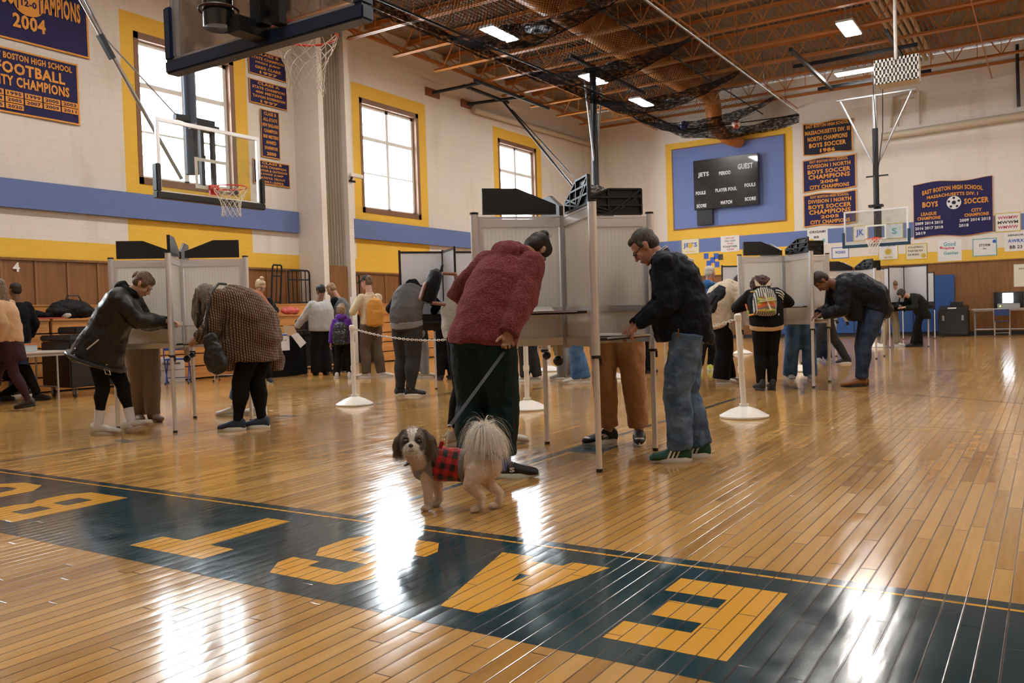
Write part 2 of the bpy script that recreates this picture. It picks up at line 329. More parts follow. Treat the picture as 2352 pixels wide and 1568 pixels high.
def side_fn(u, z):
    col = any(a < u < b for a, b in WINX)
    if z < 2.38: return 3
    for a, b in WINX:
        if a+.3 < u < b-.36 and WZ0 < z < WZ1: return None
    if col and z < 7.46 and not (3.27 < z < 3.78): return 1
    if z < 2.73: return 1
    if 3.27 < z < 3.78: return 2
    return 0
ub = sorted({WALL_B, WALL_X, *[q for a, b in WINX for q in (a, a+.3, b-.36, b)]})
WM = [W_CREAM, W_YEL, W_BLUE, WOOD_PANEL]
wall('wall_left', 'y', WALL_Y, .3, ub, ZB, side_fn, WM); wall('wall_right', 'y', WALL_R, -.3, ub, ZB, lambda u, z: 1 if side_fn(u, z) is None else side_fn(u, z), WM)
def far_fn(u, z):
    if z < 2.38: return 3
    if 7.69 < u < 12.49 and z < 7.5 and not (3.27 < z < 3.78): return 1
    if z < 2.75: return 1
    if 3.27 < z < 3.78: return 2
    return 0
wall('wall_far', 'x', WALL_X, .3, sorted([WALL_R-.3, 7.69, 12.49, WALL_Y+.3]), sorted(ZB+[2.75, 7.5]), far_fn, WM)
wall('wall_back', 'x', WALL_B, -.3, [WALL_R-.3, WALL_Y+.3], ZB, far_fn, WM)
# protruding blue ledge, panel battens, cap rail, base
mb = MB(); mb.box((WALL_B, WALL_Y-.11, 3.27), (14.94, WALL_Y-.002, 3.78)); mb.box((16.1, WALL_Y-.11, 3.27), (WALL_X-.002, WALL_Y-.002, 3.78)); struct('trim_1', mb, W_BLUE)
mb = MB()
for x in np.arange(-3.6, 31, .605):
    if not 14.9 < x < 16.1: mb.box((x-.02, WALL_Y-.025, 0), (x+.02, WALL_Y-.002, 2.36))
for y in np.arange(-7, 15.6, 1.22): mb.box((WALL_X-.02, y-.012, 0), (WALL_X-.002, y+.012, 2.36))
struct('trim_2', mb, WOOD_TRIM)
mb = MB(); mb.box((WALL_B, WALL_Y-.045, 2.34), (14.98, WALL_Y-.003, 2.385)); mb.box((16.1, WALL_Y-.045, 2.34), (WALL_X-.003, WALL_Y-.003, 2.385)); mb.box((WALL_X-.04, WALL_R, 2.35), (WALL_X-.003, WALL_Y-.05, 2.385)); struct('trim_3', mb, WOOD_PANEL)
struct('baseboard_far', MB().box((WALL_X-.03, WALL_R, 0), (WALL_X-.003, WALL_Y-.03, .13)), mat('black_rubber_base', (.015,.015,.018), .5))
# curtain pocket column
mb = MB(); mb.box((15.0, 14.86, 0), (15.17, WALL_Y-.003, ROOF-.05)); mb.box((15.93, 14.86, 0), (16.1, WALL_Y-.003, ROOF-.05)); struct('wall_column', mb, W_CREAM)
struct('trim_4', MB().box((15.2, 14.95, 0), (15.9, 15.02, 2.45)), WOOD_PANEL)
def curt(u, v):
    x = 15.2+u*.7; return (x, 15.06+.07*math.sin(u*44+1.2*math.sin(v*3))*(1-.2*v), 2.3+v*6.4)
mb = MB(); mb.grid(curt, 90, 14)
CT = mat('tan_divider_curtain', (.34, .3, .22), .7, bump=.3, bscale=30); o = obj('divider_curtain', mb, CT, smooth=True); sm = o.modifiers.new('thickness', 'SOLIDIFY'); sm.thickness = .01
tag(o, 'folded tan divider curtain hanging in the tall wall column', 'curtain')
# windows
n = 0
for (a, b) in WINX:
    for sgn, yw in ((1, WALL_Y),):
        n += 1; x0, x1 = a+.3, b-.36; fy = yw+sgn*.16
        mb = MB(); S = lambda p, q, r_, s, t=.03, y=fy: mb.box((p, min(y-t, y+t), q), (r_, max(y-t, y+t), s))
        y0f = yw+sgn*.10
        for p, q, r_, s in ((x0, WZ0, x0+.1, WZ1), (x1-.12, WZ0, x1, WZ1), (x0, WZ0, x1, WZ0+.14), (x0, WZ1-.14, x1, WZ1)): mb.box((p, min(yw-sgn*.012, yw+sgn*.29), q), (r_, max(yw-sgn*.012, yw+sgn*.29), s))
        root = struct('window_%d' % n, mb, BROWN)
        mb = MB(); xa, xb, za, zb_ = x0+.1, x1-.12, WZ0+.14, WZ1-.14; xm = (xa+xb)/2
        for p, q, r_, s in ((xa, za, xa+.07, zb_), (xb-.09, za, xb, zb_), (xa, za, xb, za+.06), (xa, zb_-.08, xb, zb_), (xm-.06, za, xm+.06, zb_)): mb.box((p, fy-.035, q), (r_, fy+.035, s))
        for k in (1, 2):
            z = za+(zb_-za)*(.345 if k == 1 else .685); h = .022 if k == 1 else .055; mb.box((xa, fy-.03, z-h), (xb, fy+.03, z+h))
        obj('window_sash', mb, ALU_WHITE, root)
        obj('window_pane', MB().box((xa, fy-.004, za), (xb, fy+.004, zb_)), GLASS, root)
# ------------------------------------------------------------------ roof
t = NT('tan_ribbed_roof_deck'); x, y, z = t.sep(t.geo.outputs['Position'])
t.set(Base_Color=t.mix(t.noise(t.geo.outputs['Position'], 2, 3)['Fac'], C4(.26, .19, .135), C4(.19, .13, .09)), Roughness=.6)
mb = MB(); N = int((WALL_Y-WALL_R+.6)/.15); vs = []
for i in range(N+1):
    yy = WALL_R-.3+i*.15
    vs += [(yy, ROOF), (yy+.04, ROOF+.045), (yy+.11, ROOF+.045), (yy+.15, ROOF)]
P = [(WALL_B-.3, a, b) for a, b in vs]+[(WALL_X+.3, a, b) for a, b in vs]; L = len(vs)
mb.add(P, [(i, i+1, L+i+1, L+i) for i in range(L-1)]); mb.box((WALL_B-.3, WALL_R-.3, ROOF+.06), (WALL_X+.3, WALL_Y+.3, ROOF+.2)); struct('ceiling', mb, t.m)
TX = [-1.65+1.765*k for k in range(-1, 18)]
def truss(x):
    mb = MB(); zb, zt = 8.08, ROOF-.03; ya, yb = WALL_R+.02, WALL_Y-.02; e0, e1 = WALL_R+.95, WALL_Y-.95
    for s in (-1, 1):
        mb.box((x+s*.012-.0+(-.062 if s < 0 else 0), e0, zb), (x+s*.012+(.062 if s > 0 else 0), e1, zb+.014)); mb.box((x+s*.012-.006, e0, zb), (x+s*.012+.006, e1, zb+.075))
        mb.box((x+s*.012+(-.062 if s < 0 else 0), ya, zt-.012), (x+s*.012+(.062 if s > 0 else 0), yb, zt)); mb.box((x+s*.012-.005, ya, zt-.08), (x+s*.012+.005, yb, zt))
    mb.box((x-.06, ya, zt-.14), (x+.06, ya+.5, zt)); mb.box((x-.06, yb-.5, zt-.14), (x+.06, yb, zt))
    n = 17; L = (e1-e0-.6)/n
    for i in range(n):
        a = e0+.3+i*L; m = a+L/2
        mb.bar((x, a, zb+.03), (x, m, zt-.05), .03, .03); mb.bar((x, m, zt-.05), (x, a+L, zb+.03), .03, .03); mb.bar((x, m, zt-.05), (x, m, zb+.03), .02, .02); mb.bar((x, a, zb+.03), (x, a, zt-.03), .018, .018)
    mb.bar((x, e0+.3, zb+.03), (x, ya+.1, zt-.05), .03, .03); mb.bar((x, e1-.3, zb+.03), (x, yb-.1, zt-.05), .03, .03)
    return mb
for k, x in enumerate(TX):
    o = obj('roof_truss', truss(x), TRUSS); o['kind'] = 'structure'
mb = MB()
for y in (-4.5, 1.5, 7.5, 12.8): mb.bar((WALL_B, y, 8.1), (WALL_X-.01, y, 8.1), .03, .03)
mb.box((WALL_B, WALL_Y-.1, 8.78), (WALL_X, WALL_Y-.002, 8.86)); mb.box((WALL_X-.08, WALL_R, 8.5), (WALL_X-.002, WALL_Y, 8.58)); struct('trim_5', mb, TRUSS)
# ------------------------------------------------------------------ lamps (each gives off its own light)
LM = mat('lit_led_panel', (1, .96, .9), .5, emis=LAMP_STRENGTH); LH = mat('white_lamp_housing', (.6, .6, .58), .5)
for i, (x, y, ax) in enumerate(LAMPS):
    vis = x > 15 and y > 0
    r_ = thing('ceiling_light', 'lit high bay panel light', 'ceiling light', (x, y, 7.93), 0 if ax == 'x' else PI/2, 'lit panel lights under the roof trusses')
    r_['label'] = {(17.64, 11.28): 'large lit panel light nearest the net, highest on the left of the ceiling', (22.63, 11.28): 'lit panel light right above the black mast by the net', (26.1, 11.26): 'small lit panel light left of the blue ball in the net',
                   (22.63, 4.17): 'lit square looking panel light above the white slotted box', (26.86, 4.73): 'long lit panel light seen behind the black cords of the far hoop'}.get((x, y), 'lit panel light out of frame overhead')
    l, wd = (.62, .2)
    obj('housing', MB().box((-l, -wd, .012), (l, wd, .07)).box((-l+.2, -.05, .07), (l-.2, .05, .13)), LH, r_, world=False)
    obj('diffuser', MB().box((-l+.02, -wd+.02, 0), (l-.02, wd-.02, .011)), LM, r_, world=False)
    mb = MB()
    for sx in (-.4, .4): mb.cyl((sx, 0, .13), (sx, 0, ROOF-7.93), .006, n=5)
    obj('hanger', mb, GALV, r_, world=False)
# ------------------------------------------------------------------ surveying helpers: where a sight line meets a wall, a plane or the floor
CAM = Vector((0, 0, CAM_H))
def ray(px, py): return fwd+(px-1176)/FPX*rgt-(py-784)/FPX*upv
def at(px, py, ax, v):
    d = ray(px, py); return CAM+d*((v-CAM[ax])/d[ax])
def atx(px, py, X): return at(px, py, 0, X)
def aty(px, py, Y): return at(px, py, 1, Y)
def atz(px, py, Z=0): return at(px, py, 2, Z)
def z_over(px, py, P):
    d = ray(px, py); return CAM_H+math.hypot(P[0], P[1])/math.hypot(d.x, d.y)*d.z
# ------------------------------------------------------------------ lettering
def text_mesh(body, w_, h_, align='C', extr=.002, bold=.034):
    cu = bpy.data.curves.new('lettering', 'FONT'); cu.body = body; cu.size = 1; cu.extrude = 0; cu.offset = bold; cu.resolution_u = 2; cu.space_character = 1.08
    o = bpy.data.objects.new('lettering', cu); COL.objects.link(o); bpy.context.view_layer.update()
    me = bpy.data.meshes.new_from_object(o.evaluated_get(bpy.context.evaluated_depsgraph_get())); bpy.data.objects.remove(o)
    v = np.array([x.co[:] for x in me.vertices]); lo, hi = v.min(0), v.max(0); s = hi-lo; s[s == 0] = 1
    sx = w_/s[0] if w_ else h_/s[1]
    v = (v-(lo+hi)/2); v[:, 0] *= sx; v[:, 1] *= h_/s[1]
    return v, [tuple(p.vertices) for p in me.polygons]
def lettering(items, org, e1, e2, n, m, parent, name='lettering', d=.006):
    """items: (text, u, v, width, height) in metres from org; e1 right, e2 up, n towards the reader"""
    mb = MB(); e1, e2, n = map(Vector, (e1, e2, n)); org = Vector(org)
    for it in items:
        tx, u, v, w_, h_ = it[:5]; V, F = text_mesh(tx, w_, h_); arch = it[5] if len(it) > 5 else 0
        mb.add([org+e1*(u+p[0])+e2*(v+p[1]-arch*(p[0]/(w_/2 or 1))**2)+n*d for p in V], F)
    return obj(name, mb, m, parent)
LW = dict(e1=(1,0,0), n=(0,-1,0)); FW = dict(e1=(0,-1,0), n=(-1,0,0)); UP = (0,0,1)
def banner(label, wall_, c, w_, h_, cloth, lines, group=None, border=.03, cloud=0, hoist=0):
    e1, n = Vector(wall_['e1']), Vector(wall_['n']); c = Vector(c); root = thing('banner', label, 'banner', c, 0, group); sd = random.Random(label).random()*9
    def P(u, v, off=0): return c+e1*(u-.5)*w_+Vector(UP)*((v-.5)*h_-hoist*h_*.02*math.sin(u*9+sd))+n*(.035+.006*math.sin(u*7+v*3+sd)+off)
    mb = MB(); mb.grid(lambda u, v: P(u, v), 16, 10); mb.grid(lambda u, v: P(1-u, v, -.008), 16, 10); obj('cloth', mb, cloth, root, smooth=True)
    mb = MB(); b = border/w_; b2 = border/h_
    for a0, a1, b0, b1 in ((0,1,0,b2), (0,1,1-b2,1), (0,b,0,1), (1-b,1,0,1)): mb.grid(lambda u, v: P(a0+(a1-a0)*u, b0+(b1-b0)*v, .004), 12, 3)
    obj('border', mb, GOLDF if cloud == 0 else FABRIC_BANNER, root)
    it = [(t, (u-.5)*w_, (.5-v)*h_, ww*w_, hh*h_, *r) for t, u, v, ww, hh, *r in lines]
    lettering(it, c+n*.043, e1, UP, n, GOLDF, root)
    return root, P
# left wall
A, PA = banner('large navy banner with a gold football reading 12-0, cut off by the top left corner', LW, (8.58, WALL_Y, 7.38), 2.28, 2.2, FABRIC_BANNER,
  [('EAST BOSTON HIGH SCHOOL', .5, .1, .88, .09), ('MASS. DIV. III A', .56, .2, .76, .13), ('SUPER BOWL CHAMPIONS', .5, .63, .86, .17), ('2004', .5, .83, .26, .12)], border=.035)
mb = MB(); poly = [((.28)*math.cos(a)*(1-.05*math.cos(2*a)), .22*math.sin(a)) for a in [i*PI/16 for i in range(32)]]; mb.prism(poly, (8.58, WALL_Y-.053, 7.0), (1,0,0), (0,0,1), .004); fb = obj('football_emblem', mb, GOLDF, A)
lettering([('12-0', 0, 0, .28, .12)], (8.58, WALL_Y-.057, 7.0), (1,0,0), UP, (0,-1,0), FABRIC_BANNER, A, 'score_lettering')
mb = MB()
for s in (-1, 1):
    mb.box((8.58+s*.2-.012, WALL_Y-.059, 6.87), (8.58+s*.2+.012, WALL_Y-.056, 7.13))
obj('ball_stripe', mb, FABRIC_BANNER, A)
B, PB = banner('navy football banner with rows of gold year tags, below the 12-0 banner', LW, (8.57, WALL_Y, 5.54), 1.8, 1.16, FABRIC_BANNER,
  [('EAST BOSTON HIGH SCHOOL', .5, .12, .86, .1), ('FOOTBALL', .5, .3, .7, .18), ('CITY CHAMPIONS', .5, .5, .78, .16)], 'x', border=.03); del B['group']
mb = MB(); yrs = []
rows = [['1994', '1995', '1999', '2000', '2003'], ['2004', '2005', '2007', '2009', '2011'], ['2015', '2020']]
for r_, row in enumerate(rows):
    for c_, yv in enumerate(row):
        x = 9.27-(4-c_)*.34; z = 5.315-r_*.115; x += .0; mb.box((x-.155, WALL_Y-.053, z-.05), (x+.155, WALL_Y-.049, z+.05)); yrs.append((yv, x-8, z-5, .25, .06))
obj('year_tag', mb, GOLDF, B); B.children[-1]; lettering(yrs, (8, WALL_Y-.055, 5), (1,0,0), UP, (0,-1,0), FABRIC_BANNER, B, 'year_lettering', .001)
for lab, z, w_, h_, x, ls in (
  ('small navy state champion banner, topmost of the four beside the near net', 7.2, 1.15, .58, 14.2, ['CLASS B', 'STATE CHAMPION', 'HIGH JUMP', 'GREG CLARK', '1997']),
  ('small navy 400 meters state champion banner, second of the four beside the window', 6.51, 1.15, .56, 14.19, ['CLASS A', 'STATE CHAMPION', '400 METERS', 'TAVON ROBINSON', '1997']),
  ('narrow tall navy all-state champion banner', 5.57, .57, 1.13, 14.2, ['CLASS B', 'ALL-STATE', 'NEW ENGLAND', 'CHAMPION', '800 METERS', 'AHMED', 'SHARMOOR', '2000']),
  ('small navy long jump state champion banner, lowest of the four', 4.64, 1.12, .56, 14.2, ['CLASS B', 'STATE CHAMPION', 'INDOOR & OUTDOOR', 'LONG JUMP', 'LATOYA TROUT', '2001-2002'])):
    k = len(ls); m_ = max(len(s) for s in ls)
    banner(lab, LW, (x, WALL_Y, z), w_, h_, FABRIC_BANNER, [(s, .5, (i+.7)/(k+.4), .86*(.35+.65*len(s)/m_), .62/(k+.4)) for i, s in enumerate(ls)], border=.02)
# far wall
def fb_(lab, cloth, y0, y1, z0, z1, ls, **k):
    n_ = len(ls); return banner(lab, FW, (WALL_X, (y0+y1)/2, (z0+z1)/2), abs(y1-y0), z1-z0, cloth, [(s, .5, v, w_, h_) for s, v, w_, h_ in ls], border=.035, hoist=1, **k)
fb_('near black soccer banner with dull gold lettering, topmost of three on the far wall', BANNER_BLK, 7.33, 5.67, 6.38, 7.5, [('EAST BOSTON HIGH SCHOOL', .1, .86, .1), ('MASSACHUSETTS DIV. III', .3, .9, .13), ('NORTH CHAMPIONS', .5, .8, .14), ('BOYS SOCCER', .7, .74, .14), ('1986', .88, .3, .12)])
for yr, z0, z1, lab in (('2004', 5.12, 6.26, 'navy soccer banner reading 2004, middle of three on the far wall'), ('2005', 3.9, 5.03, 'navy soccer banner reading 2005, lowest of three, partly behind the far backboard')):
    fb_(lab, FABRIC_BANNER, 7.36, 5.58, z0, z1, [('EAST BOSTON HIGH SCHOOL', .1, .72, .08), ('DIVISION I NORTH', .24, .8, .12), ('BOYS SOCCER', .41, .8, .13), ('CHAMPIONS', .57, .78, .14), (yr, .73, .34, .1), ('CITY CHAMPIONS', .88, .74, .12)])
S, PS = banner('wide navy banner with a white soccer ball on the right of the far wall', FW, (WALL_X, 2.67, 4.13), 2.3, 1.78, FABRIC_BANNER,
  [('EAST BOSTON HIGH SCHOOL', .5, .13, .76, .08, .1), ('MASSACHUSETTS DIV. I', .5, .25, .64, .06, .05), ('BOYS', .22, .4, .2, .1), ('SOCCER', .8, .4, .3, .1), ('LEAGUE', .2, .57, .2, .06), ('CHAMPIONS', .2, .65, .3, .06), ('CITY', .8, .57, .13, .06), ('CHAMPIONS', .8, .65, .3, .06)], border=.012, hoist=1)
lettering([(s, (.0-.5+u)*2.3, (.5-v)*1.78, w_*2.3, .055*1.78) for s, u, v, w_ in (('2009 2014 2015', .2, .74, .36), ('2016 2017 2018', .2, .83, .36), ('2019', .09, .92, .13), ('2009 2014 2015', .78, .74, .38), ('2018', .64, .83, .12))], (WALL_X-.052, 2.67, 4.13), (0,-1,0), UP, (-1,0,0), WHITEF, S, 'year_lettering')
mb = MB(); mb.prism([(.21*math.cos(i*PI/12), .21*math.sin(i*PI/12)) for i in range(24)], (WALL_X-.055, 2.62, 4.3), (0,-1,0), (0,0,1), .006); obj('soccer_ball_emblem', mb, WHITEF, S)
mb = MB(); pg = lambda cx, cy, r, a: [(cx+r*math.cos(a+i*2*PI/5), cy+r*math.sin(a+i*2*PI/5)) for i in range(5)]
for q in [(0, 0, .07, PI/2)]+[(.15*math.cos(PI/2+i*2*PI/5), .15*math.sin(PI/2+i*2*PI/5), .045, -PI/2+i*2*PI/5) for i in range(5)]: mb.prism(pg(*q), (WALL_X-.06, 2.62, 4.3), (0,-1,0), (0,0,1), .003)
obj('ball_patch', mb, BANNER_BLK, S)
# scoreboard
bp = thing('scoreboard_backboard_panel', 'blue framed panel behind the scoreboard on the yellow block', 'panel', (WALL_X, 10.1, 5.7))
obj('blue_board', MB().box((WALL_X-.03, 8.0, 4.22), (WALL_X-.004, 12.19, 7.23)), mat('blue_board_paint', (.115, .17, .42), .5, bump=.1), bp)
mb = MB()
for a, b in (((7.96, 4.18), (12.23, 4.22)), ((7.96, 7.23), (12.23, 7.27)), ((7.96, 4.22), (8.0, 7.23)), ((12.19, 4.22), (12.23, 7.23))): mb.box((WALL_X-.045, *a), (WALL_X-.004, *b))
obj('board_edging', mb, BROWN, bp)
sb = thing('scoreboard', 'black wall scoreboard reading JETS and GUEST', 'scoreboard', (30.95, 10.08, 5.7))
SBM = mat('black_scoreboard_face', (.012, .012, .013), .25, coat=.5)
obj('cabinet', MB().box((30.82, 8.87, 4.84), (31.05, 11.29, 6.68)), SBM, sb, bevel=.015); obj('lower_box', MB().box((30.9, 10.62, 4.28), (31.06, 11.22, 4.83)), BLK, sb)
L = lambda s, y, z, w_, h_: (s, 10.08-y, z-5.76, w_, h_)
lettering([L('JETS', 10.9, 6.12, .42, .2), L('PERIOD', 10.08, 6.1, .44, .14), L('GUEST', 9.32, 6.26, .56, .2), L('FOULS', 11.02, 5.46, .38, .13), L('PLAYER FOUL', 10.05, 5.49, .8, .13), L('FOULS', 9.16, 5.56, .4, .13), L('SCORE', 11.0, 4.98, .38, .13), L('MATCH', 10.05, 5.02, .42, .13), L('SCORE', 9.16, 5.06, .4, .13)],
  (30.82, 10.08, 5.76), (0,-1,0), UP, (-1,0,0), mat('white_vinyl_letters', (.72,.72,.74), .5), sb)
# hand made posters
PC = {k: mat('poster_'+k, c, .75) for k, c in dict(white=(.72,.71,.7), cream=(.68,.64,.5), yellow=(.72,.62,.25), pale=(.6,.66,.72)).items()}
INK = {k: mat('marker_'+k, c, .7) for k, c in dict(blue=(.05,.12,.5), black=(.04,.04,.05), gold=(.6,.42,.05), red=(.5,.08,.12), teal=(.1,.35,.42)).items()}
def poster(lab, y0, y1, z0, z1, bgc, frame, items, extra=None, tilt=0):
    r_ = thing('poster', lab, 'poster', (WALL_X, (y0+y1)/2, (z0+z1)/2), 0, None); c = Vector((WALL_X-.008, (y0+y1)/2, (z0+z1)/2))
    obj('sheet', MB().box((WALL_X-.008, y1, z0), (WALL_X-.002, y0, z1)), PC[bgc], r_)
    if frame:
        mb = MB(); w_ = .025
        for a, b in (((y1, z0), (y0, z0+w_)), ((y1, z1-w_), (y0, z1)), ((y1, z0+w_), (y1+w_, z1-w_)), ((y0-w_, z0+w_), (y0, z1-w_))): mb.box((WALL_X-.012, *a), (WALL_X-.0085, *b))
        obj('sheet_border', mb, INK[frame], r_)
    W, H = y0-y1, z1-z0
    for k, (s, u, v, w_, h_, ink) in enumerate(items):
        lettering([(s, (u-.5)*W, (.5-v)*H, w_*W, h_*H)], c, (0,-1,0), UP, (-1,0,0), INK[ink], r_, d=.004)
    if extra:
        mb = MB(); u, v, rr, ink = extra; mb.prism([(rr*H*math.cos(i*PI/8), rr*H*math.sin(i*PI/8)) for i in range(16)], c+Vector((-.003, -(u-.5)*W, (.5-v)*H)), (0,-1,0), (0,0,1), .003); obj('drawn_ball', mb, INK[ink], r_)
    return r_
poster('poster lettered JETS with a gold border, leftmost on the far wall', 11.93, 11.23, 3.22, 3.82, 'cream', 'gold', [('JETS', .5, .45, .8, .36, 'blue'), ('VOLLEYBALL', .5, .82, .6, .08, 'gold')], (.5, .45, .17, 'gold'))
poster('white poster of red and black handwriting right of the JETS poster', 10.39, 9.69, 3.22, 3.81, 'white', None, [('LETS GO', .5, .15, .5, .1, 'red'), ('YOU GOT', .5, .33, .6, .1, 'black'), ('THIS', .5, .5, .35, .1, 'red'), ('TOGETHER', .5, .68, .8, .12, 'black'), ('TEAM', .5, .86, .4, .08, 'red')])
poster('white poster ending in a big 8 under the 2005 banner', 7.25, 6.56, 3.23, 3.78, 'white', None, [('ORIGAMI', .5, .14, .8, .16, 'black'), ('BB', .45, .48, .25, .14, 'black'), ('8', .8, .72, .14, .24, 'teal')], (.2, .72, .17, 'gold'))
poster('white poster with a blue frame and gold ribbon edges left of the hoop', 6.44, 5.87, 2.72, 3.11, 'white', 'blue', [('WIZARD', .5, .45, .6, .24, 'blue')])
poster('poster with a blue and gold ball between lines of letters', 4.93, 4.31, 2.57, 3.14, 'white', 'gold', [('GO JETS', .5, .17, .7, .14, 'blue'), ('WE WIN', .5, .85, .45, .12, 'gold')], (.5, .52, .18, 'gold'))
poster('poster of three lines of grey lettering with a yellow ball', 4.08, 3.42, 2.53, 3.06, 'cream', 'gold', [('VOLLEYBALL', .46, .22, .72, .12, 'black'), ('TASTES BY', .45, .45, .7, .12, 'black'), ('DE BUDS', .36, .68, .5, .12, 'black')], (.82, .78, .14, 'gold'))
poster('white poster lettered in teal with pink hand prints', 3.12, 2.42, 2.42, 3.11, 'white', None, [('Good', .5, .2, .5, .2, 'teal'), ('game', .45, .42, .5, .14, 'red'), ('Genius', .55, .62, .6, .16, 'teal')], (.15, .35, .06, 'red'))
poster('poster with a teal border and dark corner ribbons', 2.11, 1.43, 2.52, 3.08, 'white', 'teal', [('STORM', .5, .38, .45, .14, 'black'), ('IN', .5, .58, .12, .08, 'black')], (.9, .2, .1, 'blue'))
poster('white poster lettered in black, cut by the right edge', 1.22, .6, 2.62, 3.21, 'white', None, [('SENIOR', .5, .15, .7, .1, 'black'), ('AWRX', .5, .45, .7, .18, 'blue'), ('BB 23', .5, .78, .55, .18, 'black')])
poster('cream framed poster dense with pink scribble, beside the soccer ball banner', 1.47, .77, 3.24, 3.84, 'white', 'gold', [('WWMW', .5, .25, .8, .16, 'red'), ('MWWM', .5, .5, .8, .16, 'black'), ('WMWW', .5, .75, .8, .16, 'red')])
poster('poster with a blue splash seen through the far backboard', 5.72, 5.24, 3.27, 3.8, 'white', 'gold', [('JK', .45, .5, .55, .5, 'blue')])
poster('plain pale poster with a teal squiggle seen through the far backboard', 4.69, 4.14, 3.27, 3.79, 'pale', 'gold', [('S', .5, .5, .3, .4, 'teal')])
poster('plain cream notice on the brown panel at the right edge', .98, .3, 1.5, 2.2, 'cream', None, [('NOTICE', .5, .2, .6, .06, 'black')])
for i, (px, py) in enumerate(((1622, 588), (1637, 597), (1645, 588), (1655, 590), (1628, 605), (1647, 607))):
    p = atx(px, py, WALL_X-.004); s_ = .09
    tag(obj('paper_square', MB().box((WALL_X-.008, p.y-s_, p.z-s_*1.2), (WALL_X-.003, p.y+s_, p.z+s_*1.2)), INK['blue' if i != 3 else 'black']), 'small blue paper square from the zigzag display above the grey haired man', 'paper', 'blue paper squares in a zigzag')
o = obj('number_sticker', MB(), PAPER); bpy.data.objects.remove(o)
p = aty(37, 613, WALL_Y-.03); o = lettering([('4', 0, 0, .12, .17)], (0, 0, 0), (1,0,0), UP, (0,-1,0), PAPER, None, 'number_sticker'); o.location = p; tag(o, 'small white number 4 on the brown panel by the left edge', 'number')
# ------------------------------------------------------------------ basketball hoops
def net_mb(mb, c, r=.228, drop=.42, n=12, t=.0035, tilt=0):
    lv = [(0, 1), (.12, .98), (.24, .87), (.36, .74), (.5, .64), (.66, .58), (.82, .56), (1, .6)]
    def Q(i, k):
        z, s_ = lv[i]; a = 2*PI*(k+(.5 if i % 2 else 0))/n; return Vector((c[0]+r*s_*math.cos(a), c[1]+r*s_*math.sin(a), c[2]-drop*z))
    for k in range(n):
        for i in range(len(lv)-1):
            a = Q(i, k); 
            for kk in ((k, k-1) if i % 2 == 0 else (k, k+1)):
                b = Q(i+1, kk); m_ = (a+b)/2; mb.tube([a, m_+Vector((m_.x-c[0], m_.y-c[1], 0))*.03, b], t, 5, cap=False)
def hoop(label, loc, rz, frame, pad, glass, group=None, mast=None, bt=.05, dirty=False, net_t=.0035):
    t_ = thing('basketball_hoop', label, 'basketball hoop', loc, rz)
    W, z0, z1 = .915, 2.9, 3.97; K = dict(parent=t_, world=False)
    mb = MB(); f = .055
    for a, b in (((-W, z0), (W, z0+f)), ((-W, z1-f), (W, z1)), ((-W, z0+f), (-W+f, z1-f)), ((W-f, z0+f), (W, z1-f))): mb.box((-bt, *a), (0, *b))
    obj('backboard_frame', mb, frame, **K, bevel=.006)
    obj('glass_panel', MB().box((-.022, -W+f-.005, z0+f-.005), (-.012, W-f+.005, z1-f+.005)), glass, **K)
    mb = MB(); a, b, cz, d = -.3, .3, 3.05, 3.5; q = .05
    for p, r_ in (((a, cz), (b, cz+q)), ((a, d-q), (b, d)), ((a, cz+q), (a+q, d-q)), ((b-q, cz+q), (b, d-q))): mb.box((-.011, *p), (-.007, *r_))
    obj('target_square', mb, mat('pale_square_paint', (.62,.64,.58), .5), **K)
    mb = MB(); mb.box((-bt-.02, -W-.05, z0-.06), (.035, W+.05, z0+.035))
    for s in (-1, 1): mb.box((-bt-.02, min(s*(W-.03), s*(W+.05)), z0+.035), (.035, max(s*(W-.03), s*(W+.05)), z0+.42))
    obj('edge_pad', mb, pad, **K, bevel=.012)
    mb = MB(); mb.tube([(.38+.235*math.cos(i*PI/20), .235*math.sin(i*PI/20), 3.05) for i in range(40)], .009, 8, closed=True)
    mb.box((0, -.08, 2.97), (.04, .08, 3.12)); mb.bar((.03, -.07, 3.06), (.2, -.15, 3.05), .03, .02); mb.bar((.03, .07, 3.06), (.2, .15, 3.05), .03, .02); mb.box((.03, -.08, 3.03), (.15, .08, 3.05))
    obj('rim', mb, RED, **K, smooth=True)
    mb = MB(); net_mb(mb, (.38, 0, 3.05), t=net_t); obj('hoop_net', mb, NETW, **K)
    return t_
def part(t_, name, mb, m, **k): return obj(name, mb, m, t_, world=False, **k)
h1 = hoop('near basketball hoop hanging at the top left, seen from behind its scuffed glass', (4.05, 4.5, .05), 0, GALV, NAVY_PAD, BB_DIRTY, bt=.06, net_t=.003)
mb = MB().cyl((-.3, .08, 2.93), (-.3, .08, 8.0), .1, n=28); part(h1, 'mast', mb, mat('gloss_black_steel', (.01,.01,.012), .15, .2, coat=.6), smooth=True)
mb = MB().box((-.3, -.12, 2.88), (-.07, .0, 2.98)).box((-.16, -.16, 2.96), (-.065, -.06, 3.95)).box((-.13, -.3, 2.94), (-.065, -.22, 3.95)).box((-.3, -.3, 3.6), (-.08, .16, 3.66)); part(h1, 'mounting_bracket', mb, BLKM)
mb = MB().tube([(-.3+.125*math.cos(i*PI/10), .08+.125*math.sin(i*PI/10), 3.05) for i in range(20)], .009, 6, closed=True); part(h1, 'clamp_ring', mb, mat('rusty_clamp', (.06,.02,.015), .5), smooth=True)
mb = MB().bar((-.42, -.9, 7.6), (-.42, .9, 7.6), .06, .06).bar((-.42, .7, 7.6), (-.42, .1, 5.4), .05, .05).bar((-.42, -.7, 7.6), (-.42, 0, 5.4), .05, .05); part(h1, 'upper_brace', mb, BLKM)
